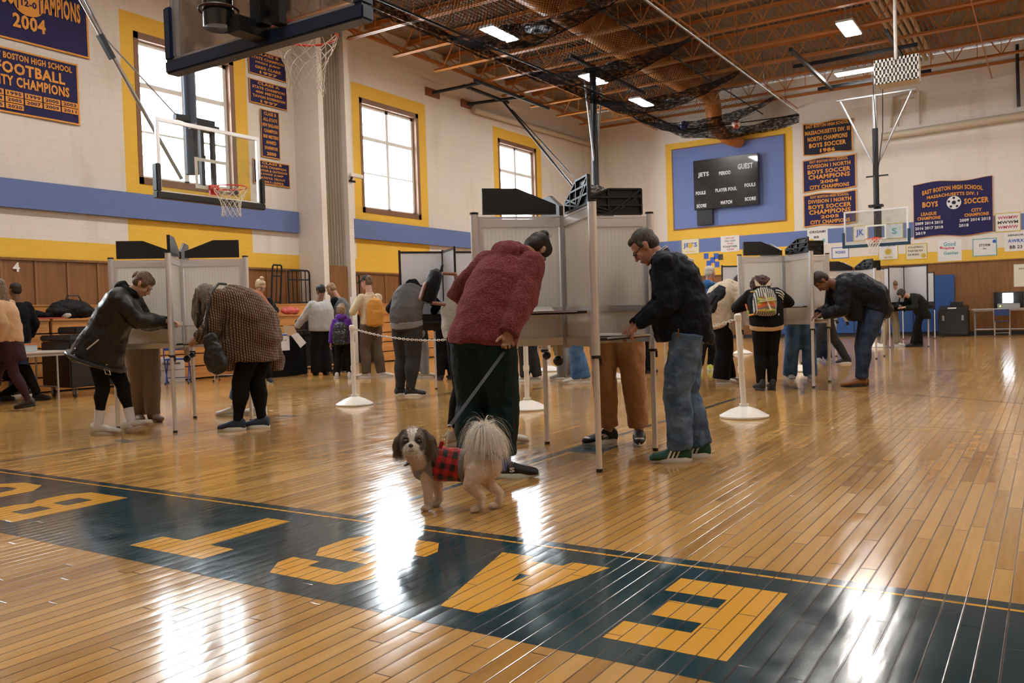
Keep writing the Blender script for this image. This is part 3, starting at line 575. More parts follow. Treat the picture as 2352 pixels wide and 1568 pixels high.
h2 = hoop('side basketball hoop with a silver frame in front of the left window', (8.33, 10.45, 0), -PI/2, ALU, BLK, BB_GLASS)
MAST_BLUE = mat('dark_blue_grey_steel', (.045, .06, .09), .4, .3)
part(h2, 'mast', MB().cyl((-.3, -.12, 3.3), (-.3, -.12, 8.05), .095, n=20), MAST_BLUE, smooth=True)
part(h2, 'mounting_bracket', MB().box((-.3, -.2, 3.95), (-.05, .2, 4.02)).box((-.12, -.14, 3.1), (-.06, -.08, 3.95)).box((-.12, .06, 3.1), (-.06, .12, 3.95)).box((-.3, -.42, 4.06), (-.22, .26, 4.14)).box((-.3, -.12, 3.5), (-.06, -.06, 3.56)), BLKM)
part(h2, 'diagonal_brace', MB().cyl((-.25, -.35, 3.2), (-.25, -1.86, 5.5), .028).cyl((-.25, -1.86, 5.5), (-.25, -3.6, 8.05), .032), GALV, smooth=True)
part(h2, 'diagonal_strut', MB().cyl((-.25, -.4, 4.12), (-.25, -1.45, 4.95), .012).cyl((-.25, -1.45, 4.95), (-.25, -3.3, 8.05), .02), GALV, smooth=True)
part(h2, 'brace_joint', MB().bar((-.25, -1.36, 4.7), (-.25, -1.54, 4.98), .07, .07), BLKM); part(h2, 'hanging_rail', MB().bar((-.3, -3.9, 8.05), (-.3, 1.2, 8.05), .06, .06), BLKM)
h3 = hoop('far basketball hoop hanging before the posters on the far wall', (27.85, 4.48, 0), PI, ALU, mat('teal_navy_pad', (.01,.045,.085), .4), BB_GLASS, net_t=.006)
part(h3, 'mast', MB().cyl((-.25, 0, 3.05), (-.25, 0, 6.45), .085), BLKM, smooth=True); part(h3, 'upper_mast', MB().cyl((-.25, 0, 6.45), (-.25, 0, 7.45), .07), GALV, smooth=True)
part(h3, 'mast_brace', MB().cyl((-.25, -1.0, 7.45), (-.25, -.08, 5.4), .03).cyl((-.25, 1.05, 7.45), (-.25, .08, 5.4), .03), GALV, smooth=True); part(h3, 'cross_bar', MB().cyl((-.25, -1.1, 7.45), (-.25, 1.15, 7.45), .04), GALV, smooth=True)
part(h3, 'mounting_bracket', MB().box((-.3, -.2, 4.05), (-.02, .2, 4.12)).box((-.28, -.28, 4.98), (-.2, .35, 5.02)).box((-.1, .1, 3.1), (-.05, .16, 4.05)), BLKM)
mb = MB()
for dy, tx in ((.42, .1), (.12, -.1)): mb.tube([(.9, dy, 8.05), (0, dy*.6, 6.3), (-.15, tx*.6, 5.0)], .014, 6)
part(h3, 'hoist_cord', mb, BLK)
mb = MB()
for a, b in (((.2, -1.15), (5.1, -1.15)), ((.2, 1.15), (5.1, 1.15))): mb.bar((a[0], a[1], 7.75), (b[0], b[1], 7.75), .09, .09)
for x in (.0, 3.0): mb.bar((x, -1.6, 7.86), (x, 1.6, 7.86), .07, .1)
part(h3, 'ceiling_frame', mb, BLKM)
h4 = hoop('side basketball hoop hidden behind the middle booth, its black mast showing above', (21.25, 10.45, 0), -PI/2, ALU, BLK, BB_GLASS, net_t=.006)
part(h4, 'mast', MB().cyl((-.15, 0, 3.1), (-.15, 0, 7.9), .095), mat('blue_black_steel', (.02,.022,.03), .35, .4), smooth=True); part(h4, 'mast_brace', MB().cyl((-.15, -.5, 7.4), (-.15, -.05, 5.2), .03).cyl((-.15, .55, 7.4), (-.15, .05, 5.2), .03), GALV, smooth=True)
part(h4, 'diagonal_brace', MB().cyl((-4.3, 1.9, 7.95), (-.1, -1.0, 4.2), .035).cyl((-3.9, 1.75, 7.6), (-.1, .4, 3.95), .02), BLKM, smooth=True)
part(h4, 'ceiling_frame', MB().bar((0, -1.6, 7.75), (0, 3.2, 7.75), .09, .09).bar((-.5, -1, 7.85), (.5, -1, 7.85), .07, .07).bar((-.5, 3, 7.85), (.5, 3, 7.85), .07, .07), BLKM)
t_ = thing('hoop_wall_frame', 'black steel frame of tubes reaching out from the far end of the left wall', 'wall frame', (22, WALL_Y, 7.9))
mb = MB(); mb.cyl((20.6, WALL_Y, 7.86), (21.05, 14.1, 8.0), .05).cyl((22.4, WALL_Y, 7.87), (23.2, 14.0, 8.0), .05).cyl((20.9, 14.7, 7.97), (23.4, 14.75, 7.97), .055).cyl((20.7, 14.16, 8.0), (25, 14.16, 8.0), .055); obj('steel_tube', mb, BLKM, t_, smooth=True)
mb = MB().box((20.3, WALL_Y-.06, 7.74), (20.95, WALL_Y-.002, 7.98)).box((22.1, WALL_Y-.06, 7.75), (22.75, WALL_Y-.002, 7.98)); obj('wooden_plate', mb, mat('red_brown_plate', (.2,.06,.025), .5), t_)
# ------------------------------------------------------------------ duct, pipes, conduits
du = thing('ventilation_duct', 'large round orange duct running above the net to the scoreboard wall', 'duct', (22, 10.05, 8.6))
mb = MB().tube([(WALL_B, 10.05, 8.6), (10, 10.05, 8.6), (26.5, 10.05, 8.6)], .4, 28); 
for x in np.arange(-3, 26.5, 1.2): mb.tube([(x, 10.05, 8.6), (x+.04, 10.05, 8.6)], .412, 28)
obj('main_duct', mb, DUCT, du, smooth=True)
pe = atx(1640, 262, 29.7); pb = atx(1655, 318, 29.9)
mb = MB().tube([(26.5, 10.05, 8.6), (28.4, 10.05, 8.6)], [.4, .3], 24).tube([(28.3, 10.05, 8.6), (29.2, 10.0, 8.55), (29.65, pe.y, 8.2), (29.75, pe.y, 7.7), (29.85, pb.y, 7.45), (30.2, pb.y-.12, 7.25), (31.05, pb.y-.3, 7.22)], [.3, .3, .29, .27, .25, .24, .24], 20); obj('duct_elbow', mb, DUCT, du, smooth=True)
for i, x in enumerate((17.2, 21.5, 26.3)):
    r_ = tag(obj('round_diffuser', MB().lathe((x+1.4, 10.75, 8.2), [(.02, 0), (.34, .0), (.36, .03), (.2, .06), (.2, .2)], 24), GALV, smooth=True), 'round grey air diffuser beside the orange duct', 'air diffuser', 'round diffusers along the duct')
pip = mat('cream_pipe', (.5,.43,.33), .5)
struct('trim_6', MB().cyl((22.6, WALL_Y-.14, 7.72), (31.05, WALL_Y-.14, 7.9), .1), pip, smooth=True)
p1, p2 = atx(2025, 314.5, WALL_X-.16), atx(2352, 264.6, WALL_X-.16); dd = (p2-p1)
struct('trim_7', MB().cyl(p1, p1+dd*2, .13), pip, smooth=True)
mb = MB(); a, b, c = atx(2100, 212, WALL_X-.06), atx(2052, 222, WALL_X-.06), atx(2046, 292, WALL_X-.06); mb.tube([a, b, c], .04, 8); a, b, c = atx(2100, 224, WALL_X-.06), atx(2068, 230, WALL_X-.06), atx(2062, 290, WALL_X-.06); mb.tube([a, b, c], .03, 8)
struct('trim_8', mb, pip, smooth=True); a, b = atx(2112, 210, WALL_X-.06), atx(2112, 285, WALL_X-.06); struct('trim_9', MB().cyl(a, b, .03), pip)
a, b = atx(2337, 155, WALL_X-.1), atx(2340, 245, WALL_X-.1); tag(obj('hanging_cable', MB().tube([(a.x, a.y, 9.0), a, b], .05, 8), BLKM), 'dark cable drop hanging on the far wall near the right edge', 'cable')
mb = MB()
for k in range(5): y = 3.75-k*.17; mb.cyl((WALL_B+1, y, 8.75), (29.9, y, 8.75), .06, n=8)
tag(obj('conduit_bank', mb, mat('tan_conduit', (.42,.3,.17), .5), smooth=True), 'bank of tan conduits running side by side along the roof', 'conduit')
# slotted white box on a pole
c = atx(2058, 158, 20); bx = thing('hanging_box', 'white slotted box hanging from the roof on a white pole', 'ceiling box', (c.x, c.y, c.z))
obj('pole', MB().cyl((0, 0, .2), (0, 0, ROOF-c.z-.02), .035), mat('white_enamel', (.62,.6,.57), .4), bx, world=False, smooth=True)
mb = MB().box((.02, -.42, -.27), (.55, .42, .22)); o = obj('box_body', mb, mat('cream_enamel', (.5,.46,.38), .45), bx, world=False, bevel=.02)
WE = MATS['white_enamel']; mb = MB(); 
for j in range(4): z = -.27+j*.163; mb.box((-.01, -.44, z-.03+(.0 if j else .03)), (.02, .44, z+.03))
for i in range(12): y = -.43+i*.078; mb.box((-.01, y-.018, -.27), (.02, y+.018, .25))
obj('slotted_front', mb, WE, bx, world=False); obj('inside_shade_sheet', MB().box((.012, -.41, -.25), (.019, .41, .2)), BLK, bx, world=False)  # black sheet behind the slots paints the shade inside the box
# security camera on the column
p = aty(812, 405, 14.8); sc = thing('security_camera', 'small white security camera on the edge of the curtain column', 'camera', p)
obj('camera_body', MB().bar(p+Vector((-.12, 0, .03)), p+Vector((.22, -.1, .0)), .09, .09), WHITE_PL, sc, bevel=.01); obj('bracket', MB().bar((p.x-.05, 14.86, p.z-.12), (p.x-.05, p.y, p.z-.02), .04, .04).bar((p.x-.12, 14.84, p.z-.12), (p.x+.1, 14.84, p.z-.12), .03, .05), BLKM, sc)
# ------------------------------------------------------------------ hoisted divider net
def net_mat(name, cov, grid=True, lo=None):
    m = bpy.data.materials.new(name); m.use_nodes = True; nt = m.node_tree; nt.nodes.clear(); MATS[name] = m; N_ = nt.nodes.new; Lk = nt.links.new
    out = N_('ShaderNodeOutputMaterial'); tr = N_('ShaderNodeBsdfTransparent'); df = N_('ShaderNodeBsdfDiffuse'); df.inputs[0].default_value = (.012, .012, .014, 1); mx = N_('ShaderNodeMixShader'); geo = N_('ShaderNodeNewGeometry'); sp = N_('ShaderNodeSeparateXYZ'); Lk(geo.outputs['Position'], sp.inputs[0])
    def M_(op, a, b=None, c=None):
        x = N_('ShaderNodeMath'); x.operation = op
        for i, v in enumerate((a, b, c)):
            if v is None: continue
            if isinstance(v, bpy.types.NodeSocket): Lk(v, x.inputs[i])
            else: x.inputs[i].default_value = v
        return x.outputs[0]
    if grid:
        f = []
        zz = M_('MULTIPLY', sp.outputs[2], .7)
        for s_ in (1, -1):
            d = M_('FRACT', M_('DIVIDE', M_('ADD', M_('ADD', sp.outputs[0], zz), M_('MULTIPLY', sp.outputs[1], s_)), .07)); f.append(M_('LESS_THAN', d, cov))
        fac = M_('MAXIMUM', f[0], f[1])
    else:
        nz = N_('ShaderNodeTexNoise'); nz.inputs['Scale'].default_value = 9; nz.inputs['Detail'].default_value = 5; mp = N_('ShaderNodeMapping'); mp.inputs['Scale'].default_value = (1, 1, 2.5); Lk(geo.outputs['Position'], mp.inputs[0]); Lk(mp.outputs[0], nz.inputs['Vector'])
        mr = N_('ShaderNodeMapRange'); mr.inputs[1].default_value = .35; mr.inputs[2].default_value = .65; mr.inputs[3].default_value = lo; mr.inputs[4].default_value = cov; Lk(nz.outputs['Fac'], mr.inputs[0]); fac = mr.outputs[0]
    Lk(fac, mx.inputs[0]); Lk(tr.outputs[0], mx.inputs[1]); Lk(df.outputs[0], mx.inputs[2]); Lk(mx.outputs[0], out.inputs[0]); return m
NET1, NET2 = net_mat('black_netting', .13), net_mat('bunched_black_netting', .92, False, .15)
NX0, NX1, NY0, NY1, NZ = 7.5, 27.2, 6.5, 10.62, 7.0
dn = thing('divider_net', 'hoisted black divider net on a long frame under the trusses', 'net', (20, 8.5, NZ))
obj('frame_tube', MB().cyl((NX0, NY0, NZ+.03), (NX1, NY0, NZ+.03), .022), mat('pale_steel_tube', (.35,.36,.36), .4, .6), dn, smooth=True)
mb = MB().cyl((NX0, NY1, NZ+.03), (NX1-.4, NY1-.45, NZ+.03), .025).cyl((NX1, NY0, NZ), (NX1-.4, NY1-.45, NZ), .02).cyl((NX0, NY0, NZ), (NX0, NY1, NZ), .02).cyl((NX0, NY0+.85, NZ-.02), (NX1-1, NY0+.85, NZ-.02), .018)
obj('dark_frame_tube', mb, BLKM, dn, smooth=True)
SW = [11.2, 14.6, 17.9, 21.2, 24.4]
def sag(u, v):
    x = NX0+(NX1-NX0)*u; y = NY0+(NY1-.45*u-NY0)*v; s = min(abs(x-q) for q in SW+[NX0, NX1])/1.65
    d = .55*math.sin(PI*v)**.8*(1-min(s, 1)**2)*.7+.1*math.sin(PI*v); return (x, y, NZ-d-.02-.05*noise.noise(Vector((x*1.1, y*1.4, 0))))
obj('net_sheet', MB().grid(sag, 150, 30), NET1, dn, smooth=True)
def sag2(u, v):
    x, y, z = sag(u, v); return (x, y+.02, z+.1+.14*noise.noise(Vector((x, y, 4))))
obj('net_sheet', MB().grid(sag2, 120, 24), NET1, dn, smooth=True)
for q in SW:
    def sw(u, v, q=q):
        y = NY0+(NY1-NY0)*u; a = 2*PI*v; w_ = (.06+.42*math.sin(PI*u)**1.5)*(1+.3*noise.noise(Vector((y*2, q, 0)))); c = -.62*math.sin(PI*u)**.9
        return (q-.7*math.sin(PI*u)+w_*math.cos(a), y, NZ-.03+c+.1*math.sin(a)*(.4+math.sin(PI*u))+.04*noise.noise(Vector((y*5, a, q))))
    obj('net_swag', MB().grid(sw, 40, 14), NET2, dn, smooth=True)
for (p, q, r_) in (((NX0, NY1), (NX1-.4, NY1-.45), .11), ((NX1-.1, NY0), (NX1-.5, NY1-.45), .16)):
    def ed(u, v, p=p, q=q, r_=r_):
        a = 2*PI*v; x = p[0]+(q[0]-p[0])*u; y = p[1]+(q[1]-p[1])*u; R_ = r_*(1+.7*noise.noise(Vector((x*.9, y*.9, 2)))); s = .2*math.sin(PI*u)*(1 if r_ > .12 else .3); L_ = Vector((q[0]-p[0], q[1]-p[1], 0)).normalized()
        return (x-L_.y*R_*math.cos(a), y+L_.x*R_*math.cos(a), NZ-.1-s+R_*1.1*math.sin(a))
    obj('net_hem', MB().grid(ed, 120, 10), NET2, dn, smooth=True)
mb = MB()
for x in np.arange(8, 27.5, 2.2):
    for y in (NY0, NY1-.15): mb.cyl((x, y, NZ), (x, y+.05, 8.1), .006, n=4)
obj('hanging_cable', mb, BLKM, dn)
p = atz(1571, 287, NZ-.18); tag(obj('ball', MB().ell(p, (.13,.13,.13)), mat('blue_ball', (.02,.02,.22), .2, coat=.5), smooth=True), 'dark blue ball caught in the far end of the hoisted net', 'ball')
p = atz(1691, 285, NZ-.26); t = NT('red_white_ball'); t.set(Base_Color=t.mix(t.math('GREATER_THAN', t.noise(t.tc.outputs['Object'], 6, 1)['Fac'], .5), C4(.5,.45,.42), C4(.3,.03,.03)), Roughness=.4)
tag(obj('ball', MB().ell(p, (.14,.14,.14)), t.m, smooth=True), 'red and white ball caught in the hoisted net', 'ball')
# ------------------------------------------------------------------ voting booths
def panel_mat(name, col, tr=.35, warm=(.75,.68,.58)):
    m = bpy.data.materials.new(name); m.use_nodes = True; nt = m.node_tree; MATS[name] = m; b = nt.nodes['Principled BSDF']; b.inputs['Base Color'].default_value = (*col, 1); b.inputs['Roughness'].default_value = .35
    out = nt.nodes['Material Output']; tl = nt.nodes.new('ShaderNodeBsdfTranslucent'); tl.inputs[0].default_value = (*warm, 1); mx = nt.nodes.new('ShaderNodeMixShader'); mx.inputs[0].default_value = tr
    tc = nt.nodes.new('ShaderNodeTexCoord'); wv = nt.nodes.new('ShaderNodeTexWave'); wv.inputs['Scale'].default_value = 21; wv.bands_direction = 'DIAGONAL'; mp = nt.nodes.new('ShaderNodeMapping'); mp.inputs['Scale'].default_value = (1, 1, 0)
    nt.links.new(tc.outputs['Object'], mp.inputs[0]); nt.links.new(mp.outputs[0], wv.inputs['Vector']); bp = nt.nodes.new('ShaderNodeBump'); bp.inputs['Strength'].default_value = .5; bp.inputs['Distance'].default_value = .002
    cm = nt.nodes.new('ShaderNodeMix'); cm.data_type = 'RGBA'; cm.inputs[6].default_value = (*[c*.9 for c in col], 1); cm.inputs[7].default_value = (*col, 1); nt.links.new(wv.outputs['Fac'], cm.inputs[0]); nt.links.new(cm.outputs[2], b.inputs['Base Color'])
    nt.links.new(wv.outputs['Fac'], bp.inputs['Height']); nt.links.new(bp.outputs[0], b.inputs['Normal']); nt.links.new(b.outputs[0], mx.inputs[1]); nt.links.new(tl.outputs[0], mx.inputs[2]); nt.links.new(mx.outputs[0], out.inputs[0]); return m
PANEL = panel_mat('ribbed_cream_panel', (.8,.78,.73), .45, (.9,.86,.8)); PANEL_W = panel_mat('white_booth_panel', (.74,.75,.78), .3, (.75,.76,.8)); SHELF = mat('black_shelf', (.015,.015,.017), .3); COVER = mat('black_case_half', (.014,.014,.016), .4, bump=.2, bscale=120)
FACE_DIRS = [Vector((math.cos(k*PI/2), math.sin(k*PI/2), 0)) for k in range(4)]
def cover_mb(d, a, ribs, side):
    """black folded case half standing on an arm: tall at the tip, sloping down towards the hub"""
    mb = MB(); n = Vector((-d.y, d.x, 0))*side; u = Vector((0,0,1)); h, r0_, r1_, rk = .185, .06, a-.06, a*.52
    poly = [(r0_, 0), (r1_, 0), (r1_, h), (rk, h), (r0_, .07)]
    if not ribs: mb.prism(poly, (0,0,1.765), d, u, .03); return mb
    mb.prism(poly, Vector((0,0,1.765))-n*.012, d, u, .006)
    top = lambda r: h if r > rk else .07+(h-.07)*(r-r0_)/(rk-r0_)
    O = Vector((0,0,1.765)); t_ = .012
    def bar(r1, z1, r2, z2): mb.bar(O+d*r1+u*z1, O+d*r2+u*z2, .022, t_, up=n.cross(d*(r2-r1)+u*(z2-z1)))
    for i in range(5): a_, b_ = poly[i], poly[(i+1) % 5]; bar(*a_, *b_)
    for z in (.065, .125):
        rs = r0_ if z < .07 else r0_+(z-.07)/(h-.07)*(rk-r0_); bar(rs, z, r1_, z)
    bar(rk, 0, rk, h); bar(rk, 0, r1_, h); bar(rk+.03, 0, r1_, h-.04); bar(r0_, .06, rk, .01); bar(r0_+.05, .09, rk, .03); bar((r0_+rk)/2, 0, (r0_+rk)/2, top((r0_+rk)/2))
    return mb
def booth(label, loc, rz, shelves=(1.06, 1.06, .875, 1.06), ribs=(0, 0, 1, 1), sides=(1, 1, -1, -1), a=.66, group=None):
    t_ = thing('voting_booth', label, 'voting booth', (*loc, 0), rz, group); K = dict(parent=t_, world=False)
    for k, d in enumerate(FACE_DIRS):
        n = Vector((-d.y, d.x, 0)); u = Vector((0,0,1))
        def plate(r1, r2, z1, z2, th): return MB().obox(d*(r1+r2)/2+u*(z1+z2)/2, d*(r2-r1)/2, n*th/2, u*(z2-z1)/2)
        obj('panel', plate(.045, a-.045, 1.09, 1.69, .012), PANEL, **K); obj('lower_panel', plate(.045, a-.045, .875, 1.055, .012), PANEL, **K)
        mb = MB()
        for z1, z2, th in ((1.672, 1.732, .03), (1.735, 1.75, .024), (1.05, 1.095, .03), (.82, .875, .026)): mb.obox(d*a/2+u*(z1+z2)/2, d*(a/2-.03), n*th/2, u*(z2-z1)/2)
        mb.obox(d*(a-.042)+u*1.29, d*.016, n*.013, u*.46); obj('rail', mb, ALU, **K, bevel=.003)
        e = d*a; p = obj('post', MB().cyl(e+u*.76, e+u*1.765, .029, n=20), ALU, **K, smooth=True)
        obj('post_cap', MB().cyl(e+u*1.765, e+u*1.78, .031, n=16), BLK, p, world=False); obj('collar', MB().cyl(e+u*.745, e+u*.765, .032, n=16).box((e.x-.012, e.y-.034, .7), (e.x+.012, e.y-.022, .75)), BLK, p, world=False)
        l_ = obj('leg', MB().cyl(e+u*.02, e+u*.76, .02, n=16), ALU, **K, smooth=True); obj('rubber_foot', MB().cyl(e+u*.0, e+u*.022, .022, n=16), BLK, l_, world=False)
        obj('privacy_cover', cover_mb(d, a, ribs[k], sides[k]), COVER, **K)
    obj('hub_post', MB().cyl((0,0,.8), (0,0,1.755), .034, n=20), ALU_D, **K, smooth=True)
    for k in range(4):
        d1, d2 = FACE_DIRS[k], FACE_DIRS[(k+1) % 4]; z = shelves[k]; poly = [(.035,.035), (a-.06,.035), (a-.06,.1), (.1,a-.06), (.035,a-.06)]
        s_ = obj('shelf', MB().prism(poly, (0,0,z-.009), d1, d2, .018), SHELF, **K)
        A_, B_ = d1*(a-.06)+d2*.1, d1*.1+d2*(a-.06); obj('shelf_edge', MB().bar((*A_.xy, z-.002), (*B_.xy, z-.002), .008, .012), ALU, s_, world=False)
    u = Vector((0,0,1)); d = FACE_DIRS[0]
    obj('leg_clip', MB().box((.2, -.02, .73), (.3, .02, .835)).box((.32, -.015, .76), (.35, .015, .835)), mat('gold_anodised_clip', (.42,.36,.25), .4, .6), **K); obj('caster_knob', MB().ell((.26, 0, .69), (.04,.04,.04)).ell((a-.06, 0, .72), (.035,.035,.035)), BLK, **K, smooth=True)
    return t_
R45 = PI/4
b1 = booth('largest silver voting booth, between the burgundy fleece and the navy jacket', (5.44, 2.98), R45)
b2 = booth('voting booth on the left between the leather jacket and the plaid coat', (5.72, 7.77), R45, (1.06, 1.06, .875, 1.06), (1, 0, 0, 0), a=.67)
b3 = booth('voting booth at right with the rainbow backpack before it', (11.8, 3.07), R45, (1.06, 1.06, .875, 1.06), (0, 0, 1, 1), a=.66)
b4 = booth('small distant voting booth behind the bending man in the navy puffer', (18.2, 3.35), R45, (1.06,)*4, (0, 0, 1, 1))
def booth2(label, loc, rz, a=.62, H=1.98, group=None):
    t_ = thing('voting_booth', label, 'voting booth', (*loc, 0), rz, group); K = dict(parent=t_, world=False); u = Vector((0,0,1))
    for k, d in enumerate(FACE_DIRS):
        n = Vector((-d.y, d.x, 0)); obj('panel', MB().obox(d*a/2+u*(H+1.1)/2, d*(a/2-.02), n*.006, u*(H-1.1)/2), PANEL_W, **K)
        obj('frame_rail', MB().obox(d*a/2+u*H, d*a/2, n*.012, u*.014).obox(d*a/2+u*1.1, d*a/2, n*.012, u*.014), BLKM, **K)
        obj('apron', MB().obox(d*a/2+u*.99, d*(a/2-.02), n*.006, u*.1), COVER, **K)
        e = d*a; obj('post', MB().cyl(e+u*.86, e+u*(H+.03), .016, n=12), BLKM, **K); l_ = obj('leg', MB().cyl(e+u*.02, e+u*.87, .015, n=12), ALU, **K, smooth=True); obj('rubber_foot', MB().cyl(e, e+u*.022, .018, n=12), BLK, l_, world=False)
        d2 = FACE_DIRS[(k+1) % 4]; obj('shelf', MB().prism([(.02,.02), (a-.06,.02), (a-.06,.1), (.1,a-.06), (.02,a-.06)], (0,0,1.0), d, d2, .016), SHELF, **K)
    obj('hub_post', MB().cyl((0,0,.86), (0,0,H+.03), .018, n=12), BLKM, **K)
    return t_
c1 = booth2('black framed white booth behind the grey vest, left of the red fleece', (9.65, 7.25), R45+.12)
dup(c1, (23.2, 3.1, 0), R45+.35, 'black framed white booth before the legs of the khaki trousers'); dup(c1, (28.6, 3.5, 0), R45+.3, 'farthest black framed white booth, with the dark coated person bending at it')
dup(c1, (14.9, 6.35, 0), R45, 'black framed white booth just left of the grey haired man'); dup(c1, (18.3, 5.55, 0), R45+.1, 'black framed white booth right behind the cream puffer')
dup(c1, (12.6, 7.3, 0), R45, 'black framed white booth hidden behind the middle booth, its legs showing below')
# papers on the shelves
def paper(label, x, y, z, rz, w_=.216, h_=.28, m=PAPER, group=None, curl=.02):
    mb = MB(); mb.grid(lambda u, v: ((u-.5)*w_, (v-.5)*h_, .0015+curl*max(0, u-.6)**2*4), 8, 2)
    o = obj('ballot_paper', mb, m); s_ = o.modifiers.new('thickness', 'SOLIDIFY'); s_.thickness = .001; s_.offset = 1; o.location = (x, y, z+.001); o.rotation_euler = (0, 0, rz); return tag(o, label, 'paper', group)
q = atz(1290, 706, 1.064); paper('white ballot with a lifted corner on the middle booth shelf beside the red fleece', 5.2, 3.0, 1.064, 1.3, w_=.18, h_=.24, curl=.05)
paper('white ballot under the hands of the man in the navy jacket', 5.44, 2.64, .88, .2); paper('white ballot on the left booth shelf before the plaid coat', 5.78, 7.43, .88, .4); paper('ballot under the hands of the bending man in the navy puffer', 12.0, 2.72, .88, .4)
# ------------------------------------------------------------------ plastic chain posts
def stanchion(label, x, y, lean=(0, 0)):
    t_ = thing('chain_post', label, 'chain post', (x, y, 0)); K = dict(parent=t_, world=False)
    obj('base', MB().lathe((0,0,0), [(.225,0),(.232,.006),(.232,.02),(.215,.03),(.13,.075),(.062,.1),(.045,.105),(.045,.13)], 40), WHITE_PL, **K, smooth=True)
    T = Vector((lean[0], lean[1], .98)); obj('post', MB().cyl((0,0,.1), T, .027, n=20), WHITE_PL, **K, smooth=True)
    obj('joint_sleeve', MB().cyl(T*.44, T*.5, .034, n=20), WHITE_PL, **K, smooth=True); obj('post_cap', MB().lathe(T, [(.032,-.05),(.034,-.045),(.034,.005),(.02,.02),(.001,.022)], 20, ax=T), WHITE_PL, **K, smooth=True)
    return t_
stanchion('white chain post with a cone base, left of the grey vest', 7.87, 7.36); stanchion('white chain post behind the red fleece, its base showing under the booth', 8.05, 4.94)
stanchion('leaning white chain post right of the man in the navy jacket', 8.08, 2.51, (-.02, .035))
for px, py, lab in ((1705, 812, 'distant white chain post whose base shows beside the black wide trousers'), (1832, 852, 'distant white chain post with its base behind the blue jeans'), (2012, 797, 'distant white chain post left of the khaki trousers and white sneakers'), (1262, 852, 'white chain post far behind the middle booth, near the black trousers'), (1405, 868, 'white chain post whose base peeks between the khaki legs')):
    p = atz(px, py); stanchion(lab, p.x, p.y)
def chain(label, p, q, sag_):
    p, q = Vector(p), Vector(q); L = (q-p).length; n = int(L/.031); mb = MB()
    for i in range(n+1):
        u = i/n; c = p.lerp(q, u)-Vector((0,0,sag_*4*u*(1-u))); d = (q-p); d.z -= sag_*4*(1-2*u); d.normalize(); s_ = d.cross(Vector((0,0,1))).normalized(); w_ = s_ if i % 2 else s_.cross(d)
        mb.tube([c+d*.021*math.cos(t)*(1.0)+w_*.011*math.sin(t) for t in [k*PI/5 for k in range(10)]], .0042, 6, closed=True)
    return tag(obj('plastic_chain', mb, WHITE_PL, smooth=True), label, 'chain')
chain('white plastic chain sagging from the left chain post towards the red fleece', (7.87, 7.33, .95), (8.05, 4.97, .95), .16)
chain('white plastic chain between the leaning post and the man in the navy jacket', (8.05, 2.55, .95), (8.05, 4.91, .95), .2)
# ------------------------------------------------------------------ soft materials
def cloth(name, col, rough=.8, scale=250, b=.4, sheen=.2, var=.12, vs=6, fold=.006): 
    t = NT(name); c = C4(*col); nz = t.noise(t.tc.outputs['Object'], vs, 4)['Fac']
    base = t.mix(t.math('MULTIPLY', nz, 1.0), C4(*[k*(1-var) for k in col]), C4(*[min(1, k*(1+var)) for k in col]))
    f = t.noise(t.tc.outputs['Object'], 14, 3, .6)['Fac']; g = t.noise(t.tc.outputs['Object'], scale, 2)['Fac']
    h = t.math('ADD', t.math('MULTIPLY', f, fold), t.math('MULTIPLY', g, .0008*b*2))
    t.set(Base_Color=base, Roughness=rough, Normal=t.bump(h), Sheen_Weight=sheen if max(col) > .1 else 0, Specular_IOR_Level=.25 if max(col) > .1 else .15); return t.m
def denim(name, a, b): 
    t = NT(name); nz = t.noise(t.tc.outputs['Object'], 7, 4)['Fac']; g = t.noise(t.tc.outputs['Object'], 300, 2)['Fac']
    f = t.noise(t.tc.outputs['Object'], 16, 4, .6)['Fac']
    return t.set(Base_Color=t.mix(t.n('MapRange', {0: t.math('ADD', t.math('MULTIPLY', nz, .75), t.math('MULTIPLY', g, .25)), 1: .35, 2: .65}).outputs[0], C4(*a), C4(*b)), Roughness=.8, Normal=t.bump(t.math('ADD', t.math('MULTIPLY', f, .012), t.math('MULTIPLY', g, .0008))), Specular_IOR_Level=.2)
def fleece_mat():
    t = NT('burgundy_fleece'); P = t.tc.outputs['Object']; n1 = t.noise(P, 95, 3, .7)['Fac']; n2 = t.noise(P, 12, 3)['Fac']; v = t.n('TexVoronoi', {'Vector': P, 'Scale': 110.0}).outputs['Distance']
    c = t.mix(t.n('MapRange', {0: n1, 1: .3, 2: .7}).outputs[0], C4(.085,.014,.02), C4(.3,.07,.08)); c = t.mix(t.math('MULTIPLY', n2, .4), c, C4(.17,.03,.037))
    return t.set(Base_Color=c, Roughness=.95, Sheen_Weight=.35, Sheen_Tint=C4(.8,.4,.42), Normal=t.bump(t.math('ADD', t.math('MULTIPLY', n1, .009), t.math('MULTIPLY', v, .006))), Specular_IOR_Level=.1)
def leather_mat():
    t = NT('black_leather'); P = t.tc.outputs['Object']; f = t.noise(P, 6, 3, .5)['Fac']; g = t.n('TexVoronoi', {'Vector': P, 'Scale': 220.0}).outputs['Distance']
    return t.set(Base_Color=C4(.006,.006,.007), Roughness=t.n('MapRange', {0: f, 3: .3, 4: .45}).outputs[0], Normal=t.bump(t.math('ADD', t.math('MULTIPLY', f, .012), t.math('MULTIPLY', g, .0006))), Specular_IOR_Level=.45, Coat_Weight=.12, Coat_Roughness=.25)
